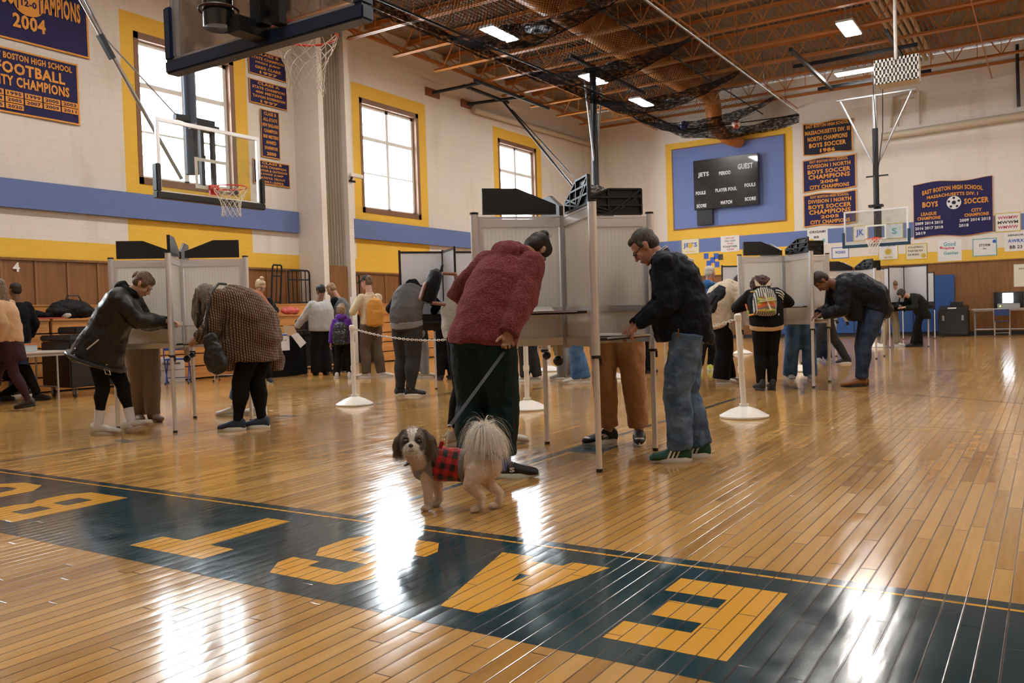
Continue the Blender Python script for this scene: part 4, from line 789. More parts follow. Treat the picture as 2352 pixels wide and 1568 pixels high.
def houndstooth():
    t = NT('brown_houndstooth_wool'); x, y, z = t.sep(t.tc.outputs['Object']); S = 1/.026
    a = t.math('GREATER_THAN', t.math('FRACT', t.math('MULTIPLY', t.math('ADD', x, t.math('MULTIPLY', y, .8)), S)), .5); b = t.math('GREATER_THAN', t.math('FRACT', t.math('MULTIPLY', t.math('ADD', z, t.math('MULTIPLY', x, .35)), S)), .5)
    c = t.mix(a, C4(.26,.15,.075), C4(.03,.018,.014)); c = t.mix(t.math('MULTIPLY', b, .75), c, C4(.035,.02,.015)); f = t.noise(t.tc.outputs['Object'], 11, 3)['Fac']
    return t.set(Base_Color=c, Roughness=.9, Normal=t.bump(t.math('MULTIPLY', f, .012)), Sheen_Weight=.2, Specular_IOR_Level=.15)
def hair_mat(name, a, b, sc=140):
    t = NT(name); x, y, z = t.sep(t.tc.outputs['Object']); v = t.comb(t.math('MULTIPLY', x, sc), t.math('MULTIPLY', y, sc), t.math('MULTIPLY', z, sc*.12)); n = t.noise(v, 1.0, 4, .6)['Fac']
    return t.set(Base_Color=t.mix(t.n('MapRange', {0: n, 1: .35, 2: .65}).outputs[0], C4(*a), C4(*b)), Roughness=.5, Normal=t.bump(t.math('MULTIPLY', n, .004)), Specular_IOR_Level=.4)
def skin_mat(name, c):
    t = NT(name); n = t.noise(t.tc.outputs['Object'], 30, 3)['Fac']; return t.set(Base_Color=t.mix(n, C4(*[k*.85 for k in c]), C4(*[min(1, k*1.1) for k in c])), Roughness=.5, Subsurface_Weight=.15, Subsurface_Radius=(.02,.008,.004), Subsurface_Scale=.5, Normal=t.bump(t.math('MULTIPLY', t.noise(t.tc.outputs['Object'], 400, 2)['Fac'], .0003)))
SK = {k: skin_mat('skin_'+k, c) for k, c in dict(fair=(.56,.33,.24), tan=(.42,.22,.14), brown=(.2,.09,.05), pink=(.5,.24,.17)).items()}
HR = {k: hair_mat('hair_'+k, a, b) for k, (a, b) in dict(dark=((.008,.005,.004),(.03,.018,.012)), greydark=((.02,.017,.014),(.09,.075,.06)), brown=((.06,.03,.015),(.2,.12,.06)), ash=((.05,.042,.034),(.3,.26,.21)), blonde=((.3,.19,.09),(.62,.47,.3)), grey=((.3,.28,.24),(.62,.6,.55)), auburn=((.025,.008,.006),(.1,.035,.025)), sandy=((.14,.08,.04),(.34,.22,.13)), black=((.005,.005,.005),(.02,.018,.018))).items()}
CL = dict(fleece=fleece_mat(), leather=leather_mat(), hound=houndstooth(), jeans=denim('blue_denim', (.025,.05,.1), (.14,.21,.32)), djeans=denim('dark_denim', (.012,.02,.045), (.04,.065,.12)), ljeans=denim('mid_denim', (.03,.08,.2), (.1,.2,.36)),
  navy=cloth('navy_jacket_cloth', (.006,.009,.019), .6, fold=.008), black=cloth('black_knit', (.005,.005,.006), fold=.004), hood=cloth('black_hoodie', (.006,.008,.008)), teal=cloth('dark_green_trousers', (.006,.022,.026), .6), tan=cloth('tan_chino', (.36,.17,.07), fold=.018), khaki=cloth('khaki_chino', (.2,.14,.09), fold=.014), khaki2=cloth('pale_khaki', (.3,.25,.17)),
  rust=cloth('rust_knit', (.38,.09,.03), .95), camel=cloth('camel_knit', (.42,.24,.12)), plum=cloth('plum_dress', (.035,.014,.018)), grey=cloth('light_grey_knit', (.36,.36,.35)), vest=cloth('grey_quilted_vest', (.09,.085,.085), .6), slate=cloth('slate_vest', (.09,.1,.11)), purple=cloth('purple_hoodie', (.1,.02,.28)), beige=cloth('beige_shirt', (.52,.4,.26)), olive=cloth('grey_brown_trousers', (.1,.075,.05)), charcoal=cloth('charcoal_joggers', (.035,.034,.036)),
  sherpa=cloth('pale_grey_fleece', (.5,.52,.48), .95, fold=.015), blue=cloth('blue_jacket', (.02,.1,.28)), cream=cloth('cream_puffer', (.58,.47,.34), .5, fold=.03), puffer=cloth('navy_puffer', (.010,.012,.019), .45, fold=.012), white=cloth('white_sock', (.6,.58,.58)), tanhem=cloth('tan_shirt_hem', (.5,.32,.15)), coat=cloth('dark_green_coat', (.012,.014,.012)), bluesock=cloth('blue_sock', (.05,.1,.4)), greyleg=cloth('grey_leggings', (.2,.2,.21)), dgrey=cloth('dark_grey_cotton', (.03,.03,.032)))
SH = {k: mat('shoe_'+k, c, .6, bump=.3, bscale=120) for k, c in dict(black=(.012,.012,.013), white=(.62,.6,.57), off=(.52,.47,.4), green=(.01,.09,.06), navy=(.015,.03,.055), brown=(.2,.08,.025), grey=(.3,.3,.3), tan=(.18,.11,.06), dark=(.025,.018,.016), neon=(.5,.62,.1)).items()}
SOLE = {k: mat('sole_'+k, c, .6) for k, c in dict(white=(.68,.67,.62), black=(.015,.015,.016), mint=(.6,.68,.62), tan=(.2,.12,.07), off=(.45,.38,.3)).items()}
# ------------------------------------------------------------------ organic surfaces
def cap(mb, p, q, r1, r2=None, n=14):
    r2 = r1 if r2 is None else r2; p, q = Vector(p), Vector(q)
    if (q-p).length > 1e-4: mb.tube([p, q], [r1, r2], n)
    mb.ell(p, (r1,)*3, n=n, m=8); mb.ell(q, (r2,)*3, n=n, m=8)
def loft(mb, rings, n=24):
    """rings: (centre, side vector*radius, front vector*radius)"""
    vs = []
    for c, a, b in rings:
        for k in range(n): t = 2*PI*k/n; vs.append(Vector(c)+Vector(a)*math.cos(t)+Vector(b)*math.sin(t))
    m = len(rings); fs = [(i*n+k, i*n+(k+1) % n, (i+1)*n+(k+1) % n, (i+1)*n+k) for i in range(m-1) for k in range(n)]
    fs += [tuple(range(n))[::-1], tuple((m-1)*n+k for k in range(n))]; mb.add(vs, fs)
TEXN = {}
def skinned(mb, vox, smooth=4, disp=0, dscale=.1, dtype='CLOUDS', post=0):
    me = mb.mesh('tmp', []); o = bpy.data.objects.new('tmp', me); COL.objects.link(o)
    bm = bmesh.new(); bm.from_mesh(me); bmesh.ops.recalc_face_normals(bm, faces=bm.faces); bm.to_mesh(me); bm.free()
    m = o.modifiers.new('r', 'REMESH'); m.mode = 'VOXEL'; m.voxel_size = vox; m.use_smooth_shade = True
    if smooth: m = o.modifiers.new('s', 'SMOOTH'); m.factor = .5; m.iterations = smooth
    if disp:
        k = (dscale, dtype)
        if k not in TEXN: tx = bpy.data.textures.new('folds', dtype); tx.noise_scale = dscale; TEXN[k] = tx
        m = o.modifiers.new('d', 'DISPLACE'); m.texture = TEXN[k]; m.strength = disp; m.mid_level = .5; m.texture_coords = 'LOCAL'
        if post: m = o.modifiers.new('s2', 'SMOOTH'); m.factor = .5; m.iterations = post
    bpy.context.view_layer.update(); r = bpy.data.meshes.new_from_object(o.evaluated_get(bpy.context.evaluated_depsgraph_get())); bpy.data.objects.remove(o); bpy.data.meshes.remove(me)
    return r
def mset(me, name, m, smooth=True):
    me.name = name; me.materials.clear(); me.materials.append(m); me.polygons.foreach_set('material_index', [0]*len(me.polygons)); me.polygons.foreach_set('use_smooth', [smooth]*len(me.polygons)); return me
def ik(a, b, l1, l2, pole):
    a, b, pole = Vector(a), Vector(b), Vector(pole); d = b-a; L = min(d.length, (l1+l2)*.995); dn = d.normalized()
    x = (l1*l1-l2*l2+L*L)/(2*L); h = math.sqrt(max(0, l1*l1-x*x)); pn = pole-dn*pole.dot(dn)
    if pn.length < 1e-4: pn = Vector((0,0,-1))
    return a+dn*x+pn.normalized()*h, a+dn*L
def hand(mb, w, d, n, sc=1.0, curl=.5, side=1, spread=.12, thumb=1.0, tr=1.0):
    """w wrist, d towards the fingers, n palm normal (way the palm faces); side=+1 puts the thumb on d x n"""
    d = Vector(d).normalized(); n = Vector(n); n = (n-d*n.dot(d)).normalized(); s = d.cross(n)*side
    for k, off in enumerate((-.028, -.01, .01, .028)): cap(mb, w+d*.012*sc+s*off*.6*sc, w+d*(.082-.006*abs(k-1))*sc+s*off*sc, .0135*sc, .0125*sc, 10)
    cap(mb, w+s*.012*sc, w+d*.05*sc+s*.025*sc+n*.008*sc, .017*sc, .016*sc, 10)
    for k, (off, L, c) in enumerate(((-.031, .062, 1.15), (-.0105, .075, 1.05), (.0105, .08, 1.0), (.031, .072, .9))):
        p = w+d*(.082-.006*abs(k-1.5))*sc+s*off*sc; a = 0; dd = d
        for j, fr in enumerate((.46, .3, .24)):
            a += curl*c*(.9 if j == 0 else .8); sp = s*spread*(off/.03)
            v = (d*math.cos(a)+n*math.sin(a)+sp*(1 if j == 0 else .3)).normalized(); q = p+v*L*fr*sc; r1 = (.0092-.0009*j)*sc*tr; cap(mb, p, q, r1, r1-.0007*sc, 10); p = q
    p = w+d*.02*sc+s*.03*sc+n*.006*sc; v = (d*.62+s*.75+n*.35).normalized(); q = p+v*.042*sc; cap(mb, p, q, .0125*sc, .0105*sc*tr, 10)
    v2 = (v*(1-.5*thumb*curl)+n*.7*thumb*curl+d*.3).normalized(); q2 = q+v2*.034*sc; cap(mb, q, q2, .0105*sc*tr, .0085*sc*tr, 10)
def head_parts(mb, C, R, sc, fem=0):
    def E(c, r): mb.ell(C+R@Vector(c)*sc, Vector(r)*sc, R, 18, 12)
    def K(a, b, r1, r2): cap(mb, C+R@Vector(a)*sc, C+R@Vector(b)*sc, r1*sc, r2*sc, 10)
    E((0,-.012,.03), (.075,.094,.086)); E((0,.022,-.025), (.064-.003*fem,.068,.08)); E((0,.035,-.068), (.05-.005*fem,.048,.042)); E((0,.072,-.098), (.02,.016,.015))
    K((-.034,.078,.022), (.034,.078,.022), .011-.002*fem, .011-.002*fem); K((0,.088,.012), (0,.108,-.026), .008, .0115); E((-.011,.1,-.03), (.008,.01,.007)); E((.011,.1,-.03), (.008,.01,.007))
    for s in (-1, 1): E((s*.036,.06,-.025), (.024,.022,.024)); E((s*.075,-.005,-.004), (.009,.018,.03)); E((s*.079,-.012,.008), (.009,.016,.018)); E((s*.03,.074,.0), (.014,.01,.009))
    E((0,.09,-.054), (.021,.009,.0055)); E((0,.087,-.066), (.018,.009,.006)); E((0,.08,-.078), (.012,.008,.006))
def shoe(parent, ank, yaw, m, ms, L=.285, pitch=0, laces=None, high=0, heel=0, z0=0, stripe=None, roll=0, panels=False, logo=None, logo_side=-1):
    """ank = point on the floor under the ankle (local), yaw = direction of the toes"""
    d = Vector((math.cos(yaw), math.sin(yaw), 0)); s = Vector((-d.y, d.x, 0)); u = Vector((0,0,1)); H = Vector(ank)-d*.075
    if pitch: 
        q = Quaternion(s, -pitch); piv = H if pitch > 0 else H+d*L*.75
        f = lambda p: piv+q@(p-piv)
    else: f = lambda p: p
    st = [(0,.026,.06),(.03,.035,.098+high),(.1,.04,.108+high),(.2,.041,.106+high*.7),(.34,.041,.098),(.5,.045,.082),(.66,.05,.066),(.82,.048,.056),(.94,.036,.046),(1,.016,.034)]
    mb = MB(); rings = []
    for t, w_, h_ in st:
        c = H+d*(t*L)+u*(z0+.016+h_/2); rings.append((f(c), (f(c+s*w_)-f(c)), (f(c+u*h_/2)-f(c))))
    loft(mb, rings, 18); me = skinned(mb, .007 if L > .2 else .005, 2); sh = obj('shoe', mset(me, 'shoe', m), None, parent, world=False)
    mb = MB(); out = []
    for i in range(28):
        a = 2*PI*i/28; x = .5-.5*math.cos(a); w_ = .02+.03*math.sin(min(1, x*1.15+.08)*PI)**.6*(1+.25*(x-.4)); out.append((x*(L+.012)-.006, w_*math.sin(a)*1.05 if True else 0))
    vs = []
    for z, k in ((0, .96), (.008, 1.0), (.026, 1.0), (.034, .94)):
        for x, y in out: vs.append(f(H+d*(L/2+(x-L/2)*k)+s*y*k+u*(z0+z+.006*max(0, x/L-.75)*4*(1 if z < .02 else .5)+(heel*max(0, .35-x/L) if z > .01 else 0))))
    n = len(out); mb.add(vs, [(j*n+i, j*n+(i+1) % n, (j+1)*n+(i+1) % n, (j+1)*n+i) for j in range(3) for i in range(n)]+[tuple(range(n))[::-1], tuple(3*n+i for i in range(n))])
    obj('sole', mb, ms, sh, world=False, smooth=True)
    if laces:
        mb = MB()
        for i in range(4): t = .36+i*.07; h_ = .102-.018*i/1.5+.016; c = H+d*(t*L)+u*(z0+h_-.004); mb.tube([f(c-s*.022+d*.006-u*.008), f(c+u*.004), f(c+s*.022-d*.006-u*.008)], .0032, 6)
        obj('laces', mb, laces, sh, world=False)
    if panels:
        mb = MB(); st2 = lambda t, sg, z_: f(H+d*(t*L)+s*sg*z_[0]+u*(z0+z_[1]))
        c = H+d*(.8*L)+u*(z0+.055); q3 = Matrix(((f(c+d)-f(c)), (f(c+s)-f(c)), (f(c+u)-f(c)))).transposed(); mb.ell(f(c), (.05,.04,.014), q3, 16, 10)
        for sg in (-1, 1): mb.ell(f(H+d*(.45*L)+s*sg*.032+u*(z0+.058)), (.055,.012,.026), q3, 16, 10); mb.ell(f(H+d*(.06*L)+s*sg*.018+u*(z0+.08)), (.02,.016,.02), q3, 12, 8)
        obj('white_panels', mb, SH['white'], sh, world=False, smooth=True); mb = MB()
        for sg in (-1, 1): mb.tube([f(H+d*(k*L)+s*sg*(.046)+u*(z0+h)) for k, h in ((.62,.07),(.5,.048),(.4,.05),(.22,.075))], [.002,.006,.006,.002], 6)
        obj('side_mark', mb, SH['black'], sh, world=False)
    if logo:
        mb = MB(); V_, F_ = text_mesh(logo, .034, .03); sg = logo_side; c = H+d*(.42*L)+s*sg*.0465+u*(z0+.06); mb.add([f(c-d*sg*p[0]+u*p[1]) for p in V_], F_); obj('shoe_logo', mb, PAPER, sh, world=False)
    if stripe:
        mb = MB()
        for sg in (-1, 1):
            for i in range(3): t = .36+i*.1; c = H+d*(t*L)+s*sg*(.046+.001*i)+u*(z0+.06); mb.obox(f(c), d*.007, s*.0025, (u*.026-d*.012))
        obj('side_stripes', mb, stripe, sh, world=False)
    return sh
def person(label, at_, P, group=None):
    """P is laid out in metres: x to the right, y away, z up, seen from the main doorway; az turns the body (0 away, 90 left, -90 right, 180 towards)"""
    g = P.get; root = thing('person', label, 'person', (at_[0], at_[1], 0), YAW-PI/2, group); K = dict(parent=root, world=False)
    az = math.radians(g('az', 0)); f = Vector((-math.sin(az), math.cos(az), 0)); s = Vector((f.y, -f.x, 0)); U = Vector((0,0,1)); sc = g('h', 1.72)/1.72; B = g('bulk', 1.0); vx = g('vox', .012); far = vx > .012
    p0, p1 = Vector(g('pelvis')), Vector(g('neck')); bend = g('bend', .1)
    side_t = math.radians(g('twist', 0)); f2 = Quaternion(U, side_t)@f; s2 = Vector((f2.y, -f2.x, 0))
    c1 = (p0+Vector(g('low')).normalized()*.22*sc if g('low') else p0+U*(.25*sc)-f*bend*.2); c2 = p1-(p1-c1).normalized()*.18*sc
    def sp(t): a = 1-t; return p0*a**3+c1*3*a*a*t+c2*3*a*t*t+p1*t**3
    def ring(t, rx, ry, off=0):
        T = (sp(min(1, t+.02))-sp(max(0, t-.02))).normalized() if 0 <= t <= 1 else ((sp(.04)-sp(0)).normalized() if t < 0 else (sp(1)-sp(.96)).normalized())
        c = sp(min(max(t, 0), 1))+(T*(t*.53*sc) if t < 0 else Vector()); ss = s.lerp(s2, min(max(t, 0), 1)); ss = (ss-T*ss.dot(T)).normalized(); fr = T.cross(ss); return (c+fr*off, ss*rx, fr*ry)
    # skeleton
    T1 = (sp(1)-sp(.95)).normalized(); sw = .165*sc*g('sw', 1); sb = p1-T1*.055*sc; s3 = (s2-T1*s2.dot(T1)).normalized(); sh_ = {-1: sb-s3*sw, 1: sb+s3*sw}
    el, ha = {}, {}; hs = {-1: g('hL'), 1: g('hR')}; eh = {-1: g('eL', tuple(-s*.6-U*1-f*.3)), 1: g('eR', tuple(s*.6-U*1-f*.3))}
    for k in (-1, 1):
        tgt = Vector(hs[k]) if hs[k] else sh_[k]+s3*k*.06-U*.5*sc+f*.05
        el[k], ha[k] = ik(sh_[k], tgt, .285*sc, .255*sc, eh[k])
    fe = {-1: g('fL'), 1: g('fR')}; hip, kn, an = {}, {}, {}
    for k in (-1, 1):
        x, y, z, yw = (list(fe[k])+[0])[:4] if len(fe[k]) > 3 else (*fe[k][:2], 0, fe[k][2]); hip[k] = p0+s*k*.088*sc-U*.03; aa = Vector((x, y, .085*sc+z)); kf = Vector((math.cos(math.radians(yw)), math.sin(math.radians(yw)), .1)) if g('kneefoot') else f
        kp = g('kL' if k < 0 else 'kR', None); D_ = (aa-hip[k]).length; sl = g('bendk', 1.008); l1, l2 = (.44*sc, .42*sc) if g('seat') else (D_*.512*sl, D_*.488*sl); kn[k], an[k] = ik(hip[k], aa, l1, l2, kp or (f+kf*.3)); an[k] = aa
    # head frame
    hp, hy, hr = [math.radians(v) for v in g('head', (20, 0, 0))]; hf = Quaternion(U, hy)@f2; hx = Vector((hf.y, -hf.x, 0)); ff = (hf*math.cos(hp)-U*math.sin(hp)); uu = hx.cross(ff)
    if hr: q = Quaternion(ff, hr); hx, uu = q@hx, q@uu
    R = Matrix((hx, ff, uu)).transposed(); C = Vector(g('headc')) if g('headc') else p1+(T1*.5+uu*.5).normalized()*.185*sc
    hsz = g('hs', 1.0)*max(sc, .9)
    # body: one continuous skin
    mb = MB(); lk = g('slim', 1.0)
    head_parts(mb, C, R, hsz, g('fem', 0)); cap(mb, C+R@Vector((0,-.022,-.06))*hsz, p1-T1*.03, .052*sc, .06*sc)
    loft(mb, [ring(0,.13*sc,.09*sc), ring(.3,.12*sc,.085*sc), ring(.65,.14*sc,.095*sc), ring(.9,.14*sc,.07*sc), ring(1,.06*sc,.05*sc)], 16)
    for k in (-1, 1):
        cap(mb, sh_[k], el[k], .045*sc, .035*sc); cap(mb, el[k], ha[k], .036*sc, .025*sc)
        cap(mb, hip[k], kn[k], .075*sc*lk, .05*sc*lk); cap(mb, kn[k], an[k], .05*sc*lk, .034*sc); 
        ho = g('handL' if k < 0 else 'handR', {}); dd = Vector(ho.get('d', tuple((ha[k]-el[k]).normalized()))); nn = Vector(ho.get('n', tuple(-s*k if abs(dd.z) > .7 else -U)))
        hand(mb, ha[k], dd, nn, sc*ho.get('sc', 1), ho.get('curl', .4), ho.get('side', 1 if dd.cross(nn).dot(f) > 0 else -1), tr=ho.get('tr', 1.0 if not far else 1.25))
    me = skinned(mb, g('bvox', .0055 if vx < .009 else (.008 if not far else .011)), 2 if not far else 1); obj('body', mset(me, 'body', SK[g('skin', 'fair')]), None, **K)
    if g('eyes'):
        for k in (-1, 1): obj('eye', MB().ell(C+R@Vector((k*.031,.078,.001))*hsz, (.0085*hsz,)*3), mat('dark_eye', (.02,.012,.01), .1), **K, smooth=True)
        for k in (-1, 1): obj('eyebrow', MB().tube([C+R@Vector((k*.015,.091,.02))*hsz, C+R@Vector((k*.034,.087,.025))*hsz, C+R@Vector((k*.052,.074,.019))*hsz], .0035, 6), HR[g('haircol', 'dark')], **K)
        obj('lips', MB().ell(C+R@Vector((0,.0945,-.055))*hsz, (.02*hsz,.0065*hsz,.004*hsz), R).ell(C+R@Vector((0,.092,-.064))*hsz, (.017*hsz,.0065*hsz,.0045*hsz), R), mat('lip_skin', (.36,.12,.1), .45), **K, smooth=True)
    # hair
    mb = MB(); hsx = g('hair', 'short'); dn = -U
    def E(c, r): mb.ell(C+R@Vector(c)*hsz, Vector(r)*hsz, R, 18, 12)
    hd = (.004, .03)
    if hsx != 'none':
        E((0,-.026,.048), (.08,.093,.08)); E((0,-.045,.0), (.076,.066,.07))
        if hsx == 'short': E((0,.03,.085), (.055,.045,.032)); E((-.068,.012,.03), (.012,.022,.03)); E((.068,.012,.03), (.012,.022,.03))
        if hsx in ('bun', 'long', 'tied', 'curly'): E((0,.01,.07), (.076,.07,.052)); E((-.062,.01,.03), (.022,.05,.05)); E((.062,.01,.03), (.022,.05,.05))
        if hsx == 'bun': bo = Vector(g('bun', (0,-.09,.11))); E(bo, (.04,.036,.034)); E(bo*.85, (.03,.03,.03))
        if hsx == 'tied': E((0,-.11,.02), (.03,.035,.05))
        if hsx == 'long':
            L_ = g('hairlen', .28)
            for a in np.linspace(-2.2, 2.2, 15):
                q = C+R@Vector((.072*math.sin(a), -.02-.075*math.cos(a), -.0))*hsz; e = q+Vector(g('hairdir', (0,0,-1))).normalized()*L_*(1-.15*abs(math.sin(a*3.1))); cap(mb, q, q.lerp(e, .6)+(q-C).normalized()*.012, .027, .024, 8); cap(mb, q.lerp(e, .6)+(q-C).normalized()*.012, e, .024, .008, 8)
        for hx_, hy_, hz_, hl_ in g('curtain', []): q = C+R@Vector((hx_,hy_,hz_))*hsz; e = q+Vector((0,0,-hl_)); cap(mb, q, q.lerp(e,.6)+g('cdir', Vector((-.02,0,0))), .026, .024, 8); cap(mb, q.lerp(e,.6)+g('cdir', Vector((-.02,0,0))), e, .024, .006, 8)
        if hsx == 'curly': E((0,-.05,.02), (.12,.1,.11)); hd = (.045, .03)
        if hsx == 'tuft': E((0,.0,.11), (.06,.06,.04)); hd = (.03, .03)
        me = skinned(mb, .006 if not far else .01, 2, *hd); obj('hair', mset(me, 'hair', HR[g('haircol', 'dark')]), None, **K)
    # trousers
    tr = g('legs', dict()); tm = CL[tr.get('m', 'black')]; w1, w2, w3, cz = tr.get('r', (.095, .07, .06, .1)); mb = MB(); hw = g('hipr', (.165, .125)); 
    w1, w2, w3 = w1*sc, w2*sc, w3*sc
    loft(mb, [ring(-.12, hw[0]*.82*sc, hw[1]*.85*sc), ring(-.02, hw[0]*sc, hw[1]*sc), ring(.1, hw[0]*.98*sc, hw[1]*.95*sc), ring(.22, hw[0]*.85*sc, hw[1]*.85*sc)])
    for k in (-1, 1):
        dk = (an[k]-kn[k]).normalized(); ce = an[k]-dk*(cz-.085); mid = kn[k].lerp(ce, .35)-f*.012*sc
        mb.tube([hip[k]+U*.03, hip[k].lerp(kn[k], .3), hip[k].lerp(kn[k], .75), kn[k], mid, kn[k].lerp(ce, .8), ce], [w1*1.02, w1, w2*1.08, w2, w2*(.98 if w3 < .06 else 1)*1.0, w3*1.02, w3], 20)
    fd = tr.get('fold', .014)*.55; me = skinned(mb, vx, 3, fd, .07 if not far else .1, post=1); obj('leggings' if tr.get('m') == 'black' and w3 < .05 else 'trousers', mset(me, 'trousers', tm), None, **K)
    # top
    tp = g('top'); m = CL[tp['m']]; mb = MB(); hem = tp.get('hem', -.12); b = B*sc; hr_ = tp.get('hemr', (.19, .15)); dz = tp.get('depth', .13); wd = tp.get('width', .185)
    loft(mb, [ring(hem, hr_[0]*b, hr_[1]*b), ring(hem+.1, hr_[0]*b*1.02, hr_[1]*b*1.03), ring(.3, wd*b, (dz+.005)*b), ring(.62, (wd+.01)*b, (dz+.01)*b), ring(.84, (wd)*b, (dz-.015)*b), ring(.95, .13*b, (dz-.045)*b), ring(1.02, .075*sc, .07*sc)], 28)
    ra, rb_, rc = tp.get('arm', (.075, .062, .05))
    slv = tp.get('sleeve', 1)
    if slv:
        for k in (-1, 1):
            w_ = ha[k].lerp(el[k], tp.get('cuff', .04)); a_, b_, c_ = sh_[k], el[k], w_
            if slv == 1: mb.tube([a_-s3*k*.05, a_, a_.lerp(b_, .5), b_+(a_-b_).normalized()*.04, b_, b_+(c_-b_).normalized()*.05, b_.lerp(c_, .6), c_], [ra*b*.95, ra*b*1.05, ra*b*.96, rb_*b*1.02, rb_*b*1.05, rb_*b, (rb_*.4+rc*.6)*b, rc*b], 18); mb.ell(a_, (ra*b*1.04,)*3)
    nk = C+R@Vector((0,-.03,-.08))*hsz
    if tp.get('hood'):
        q = p1-T1*.02-f2*.0; hb = p1+R@Vector((0,-.11,-.03)); 
        for a in np.linspace(-1.9, 1.9, 9): v = s3*math.sin(a)*.1-T1.cross(s3)*(-1)*0; c_ = p1+T1*.035+s3*math.sin(a)*.095*B-(T1.cross(s3))*math.cos(a)*.085; mb.ell(c_-T1.cross(s3)*0, (.05,.05,.04))
        mb.ell(p1-(T1.cross(s3))*.1-T1*.03, Vector((.11,.06,.09))*sc, Matrix((s3, T1.cross(s3), T1)).transposed())
    if tp.get('collar'): loft(mb, [((p1-T1*.04), s3*.085*sc, T1.cross(s3)*.085*sc), (p1+T1*.035*sc, s3*.07*sc, T1.cross(s3)*.075*sc)])
    for rs in tp.get('drape', []): loft(mb, [(Vector(c), s*rx, f*ry) for c, rx, ry in rs], 28)
    me = skinned(mb, vx, tp.get('smooth', 3), tp.get('fold', .02), tp.get('fscale', .09), post=1); to = obj(tp.get('name', 'jacket'), mset(me, 'jacket', m), None, **K)
    if tp.get('arms_m'):      # bare or differently coloured sleeves
        mb = MB()
        for k in (-1, 1): w_ = ha[k].lerp(el[k], .03); mb.tube([sh_[k]-s3*k*.06, sh_[k], el[k], w_], [ra*b, ra*b, rb_*b, rc*b], 18); mb.ell(el[k], (rb_*b,)*3); mb.ell(sh_[k], (ra*b,)*3)
        me = skinned(mb, vx, 3, .015, .08, post=1); obj('sleeves', mset(me, 'sleeves', CL[tp['arms_m']]), None, **K)
    if tp.get('hoodie'):
        mb = MB(); 
        for a in np.linspace(-2.4, 2.4, 11): mb.ell(p1+T1*.03+s3*math.sin(a)*.075-(T1.cross(s3))*math.cos(a)*.07, (.045,.045,.045))
        mb.ell(p1-(T1.cross(s3))*.09+T1*.02, Vector((.1,.055,.08))*sc, Matrix((s3, T1.cross(s3), T1)).transposed())
        me = skinned(mb, min(vx, .01), 3, .02, .05); obj('hood', mset(me, 'hood', CL[tp['hoodie']]), None, **K)
    if tp.get('hembelt'):
        mb = MB(); loft(mb, [ring(hem-.1, hr_[0]*b*1.0, hr_[1]*b*1.0), ring(hem+.02, hr_[0]*b*1.02, hr_[1]*b*1.02)]); me = skinned(mb, vx, 1, .008, .08); obj('shirt_hem', mset(me, 'hem', CL[tp['hembelt']]), None, **K)
    if g('skirt'):
        mb = MB(); c0 = p0; zz = g('skirt')[1]; loft(mb, [ring(.15,.15*b,.12*b), ring(0,.18*b,.15*b), (hip[-1].lerp(hip[1], .5)*.4+(kn[-1]+kn[1])/2*.6, s*.17*b, f*(.13*b+abs((kn[1]-kn[-1]).dot(f))*.4))]); me = skinned(mb, vx, 2, .02, .08); obj('skirt', mset(me, 'skirt', CL[g('skirt')[0]]), None, **K)
    # shoes, socks
    so = g('shoes', dict(m='black', s='white'))
    for k in (-1, 1):
        x, y, z, yw = (list(fe[k])+[0])[:4] if len(fe[k]) > 3 else (*fe[k][:2], 0, fe[k][2]); pt = g('pitchL' if k < 0 else 'pitchR', 0)
        shoe(root, (x, y, z), math.radians(yw), SH[so['m']], SOLE[so['s']], .285*sc*so.get('L', 1), math.radians(pt), SOLE.get(so.get('lace')) if so.get('lace') else None, so.get('high', 0), z0=0, stripe=SOLE['white'] if so.get('stripe') else None, panels=so.get('panels', False), logo=so.get('logo'))
        if so.get('sock'):
            dk = (kn[k]-an[k]).normalized(); obj('sock', MB().tube([an[k]-dk*.03, an[k]+dk*.04, an[k]+dk*so.get('sockh', .14)], [.042*sc,.043*sc,.05*sc], 16), CL[so['sock']], **K, smooth=True)
    return dict(root=root, sp=sp, C=C, R=R, hs=hsz, sh=sh_, el=el, ha=ha, p1=p1, T1=T1, s3=s3, f=f, s=s, ring=ring, K=K, b=b, kn=kn, an=an, hip=hip)
def to_world(at_, p):
    a = YAW-PI/2; return Vector((at_[0]+p[0]*math.cos(a)-p[1]*math.sin(a), at_[1]+p[0]*math.sin(a)+p[1]*math.cos(a), p[2]))
# ------------------------------------------------------------------ near people
RED_AT = (4.6, 2.95)
pr = person('person in a burgundy fleece bending over the middle booth, dog leash in hand behind', RED_AT, dict(
  az=-28, h=1.68, bulk=1.08, sw=1.12, vox=.008, pelvis=(-.165,-.02,.90), neck=(.045,.2,1.42), low=(.05,.0,1), bend=.25, twist=-5, head=(62,-8,8), headc=(.205,.31,1.475), skin='tan', fem=1, hair='bun', bun=(-.02,-.06,.135), haircol='dark',
  hL=(-.12,.42,1.1), eL=(-1.3,-.1,-.25), hR=(-.005,-.2,.92), eR=(1.0,-.35,-.3), handR=dict(d=(-.08,-.1,-1), n=(0,-1,.1), curl=1.0, side=1), hipr=(.215,.175), slim=1.0,
  fL=(-.3,.06,20), fR=(-.05,-.03,-2), legs=dict(m='teal', r=(.14,.108,.08,.15), fold=.03),
  top=dict(m='fleece', name='fleece_jacket', hem=-.07, hemr=(.22,.175), width=.195, depth=.14, arm=(.085,.08,.066), hood=1, fold=.028, fscale=.09, cuff=-.05), shoes=dict(m='black', s='mint', sock='bluesock', lace='white', logo='S', L=1.05)))
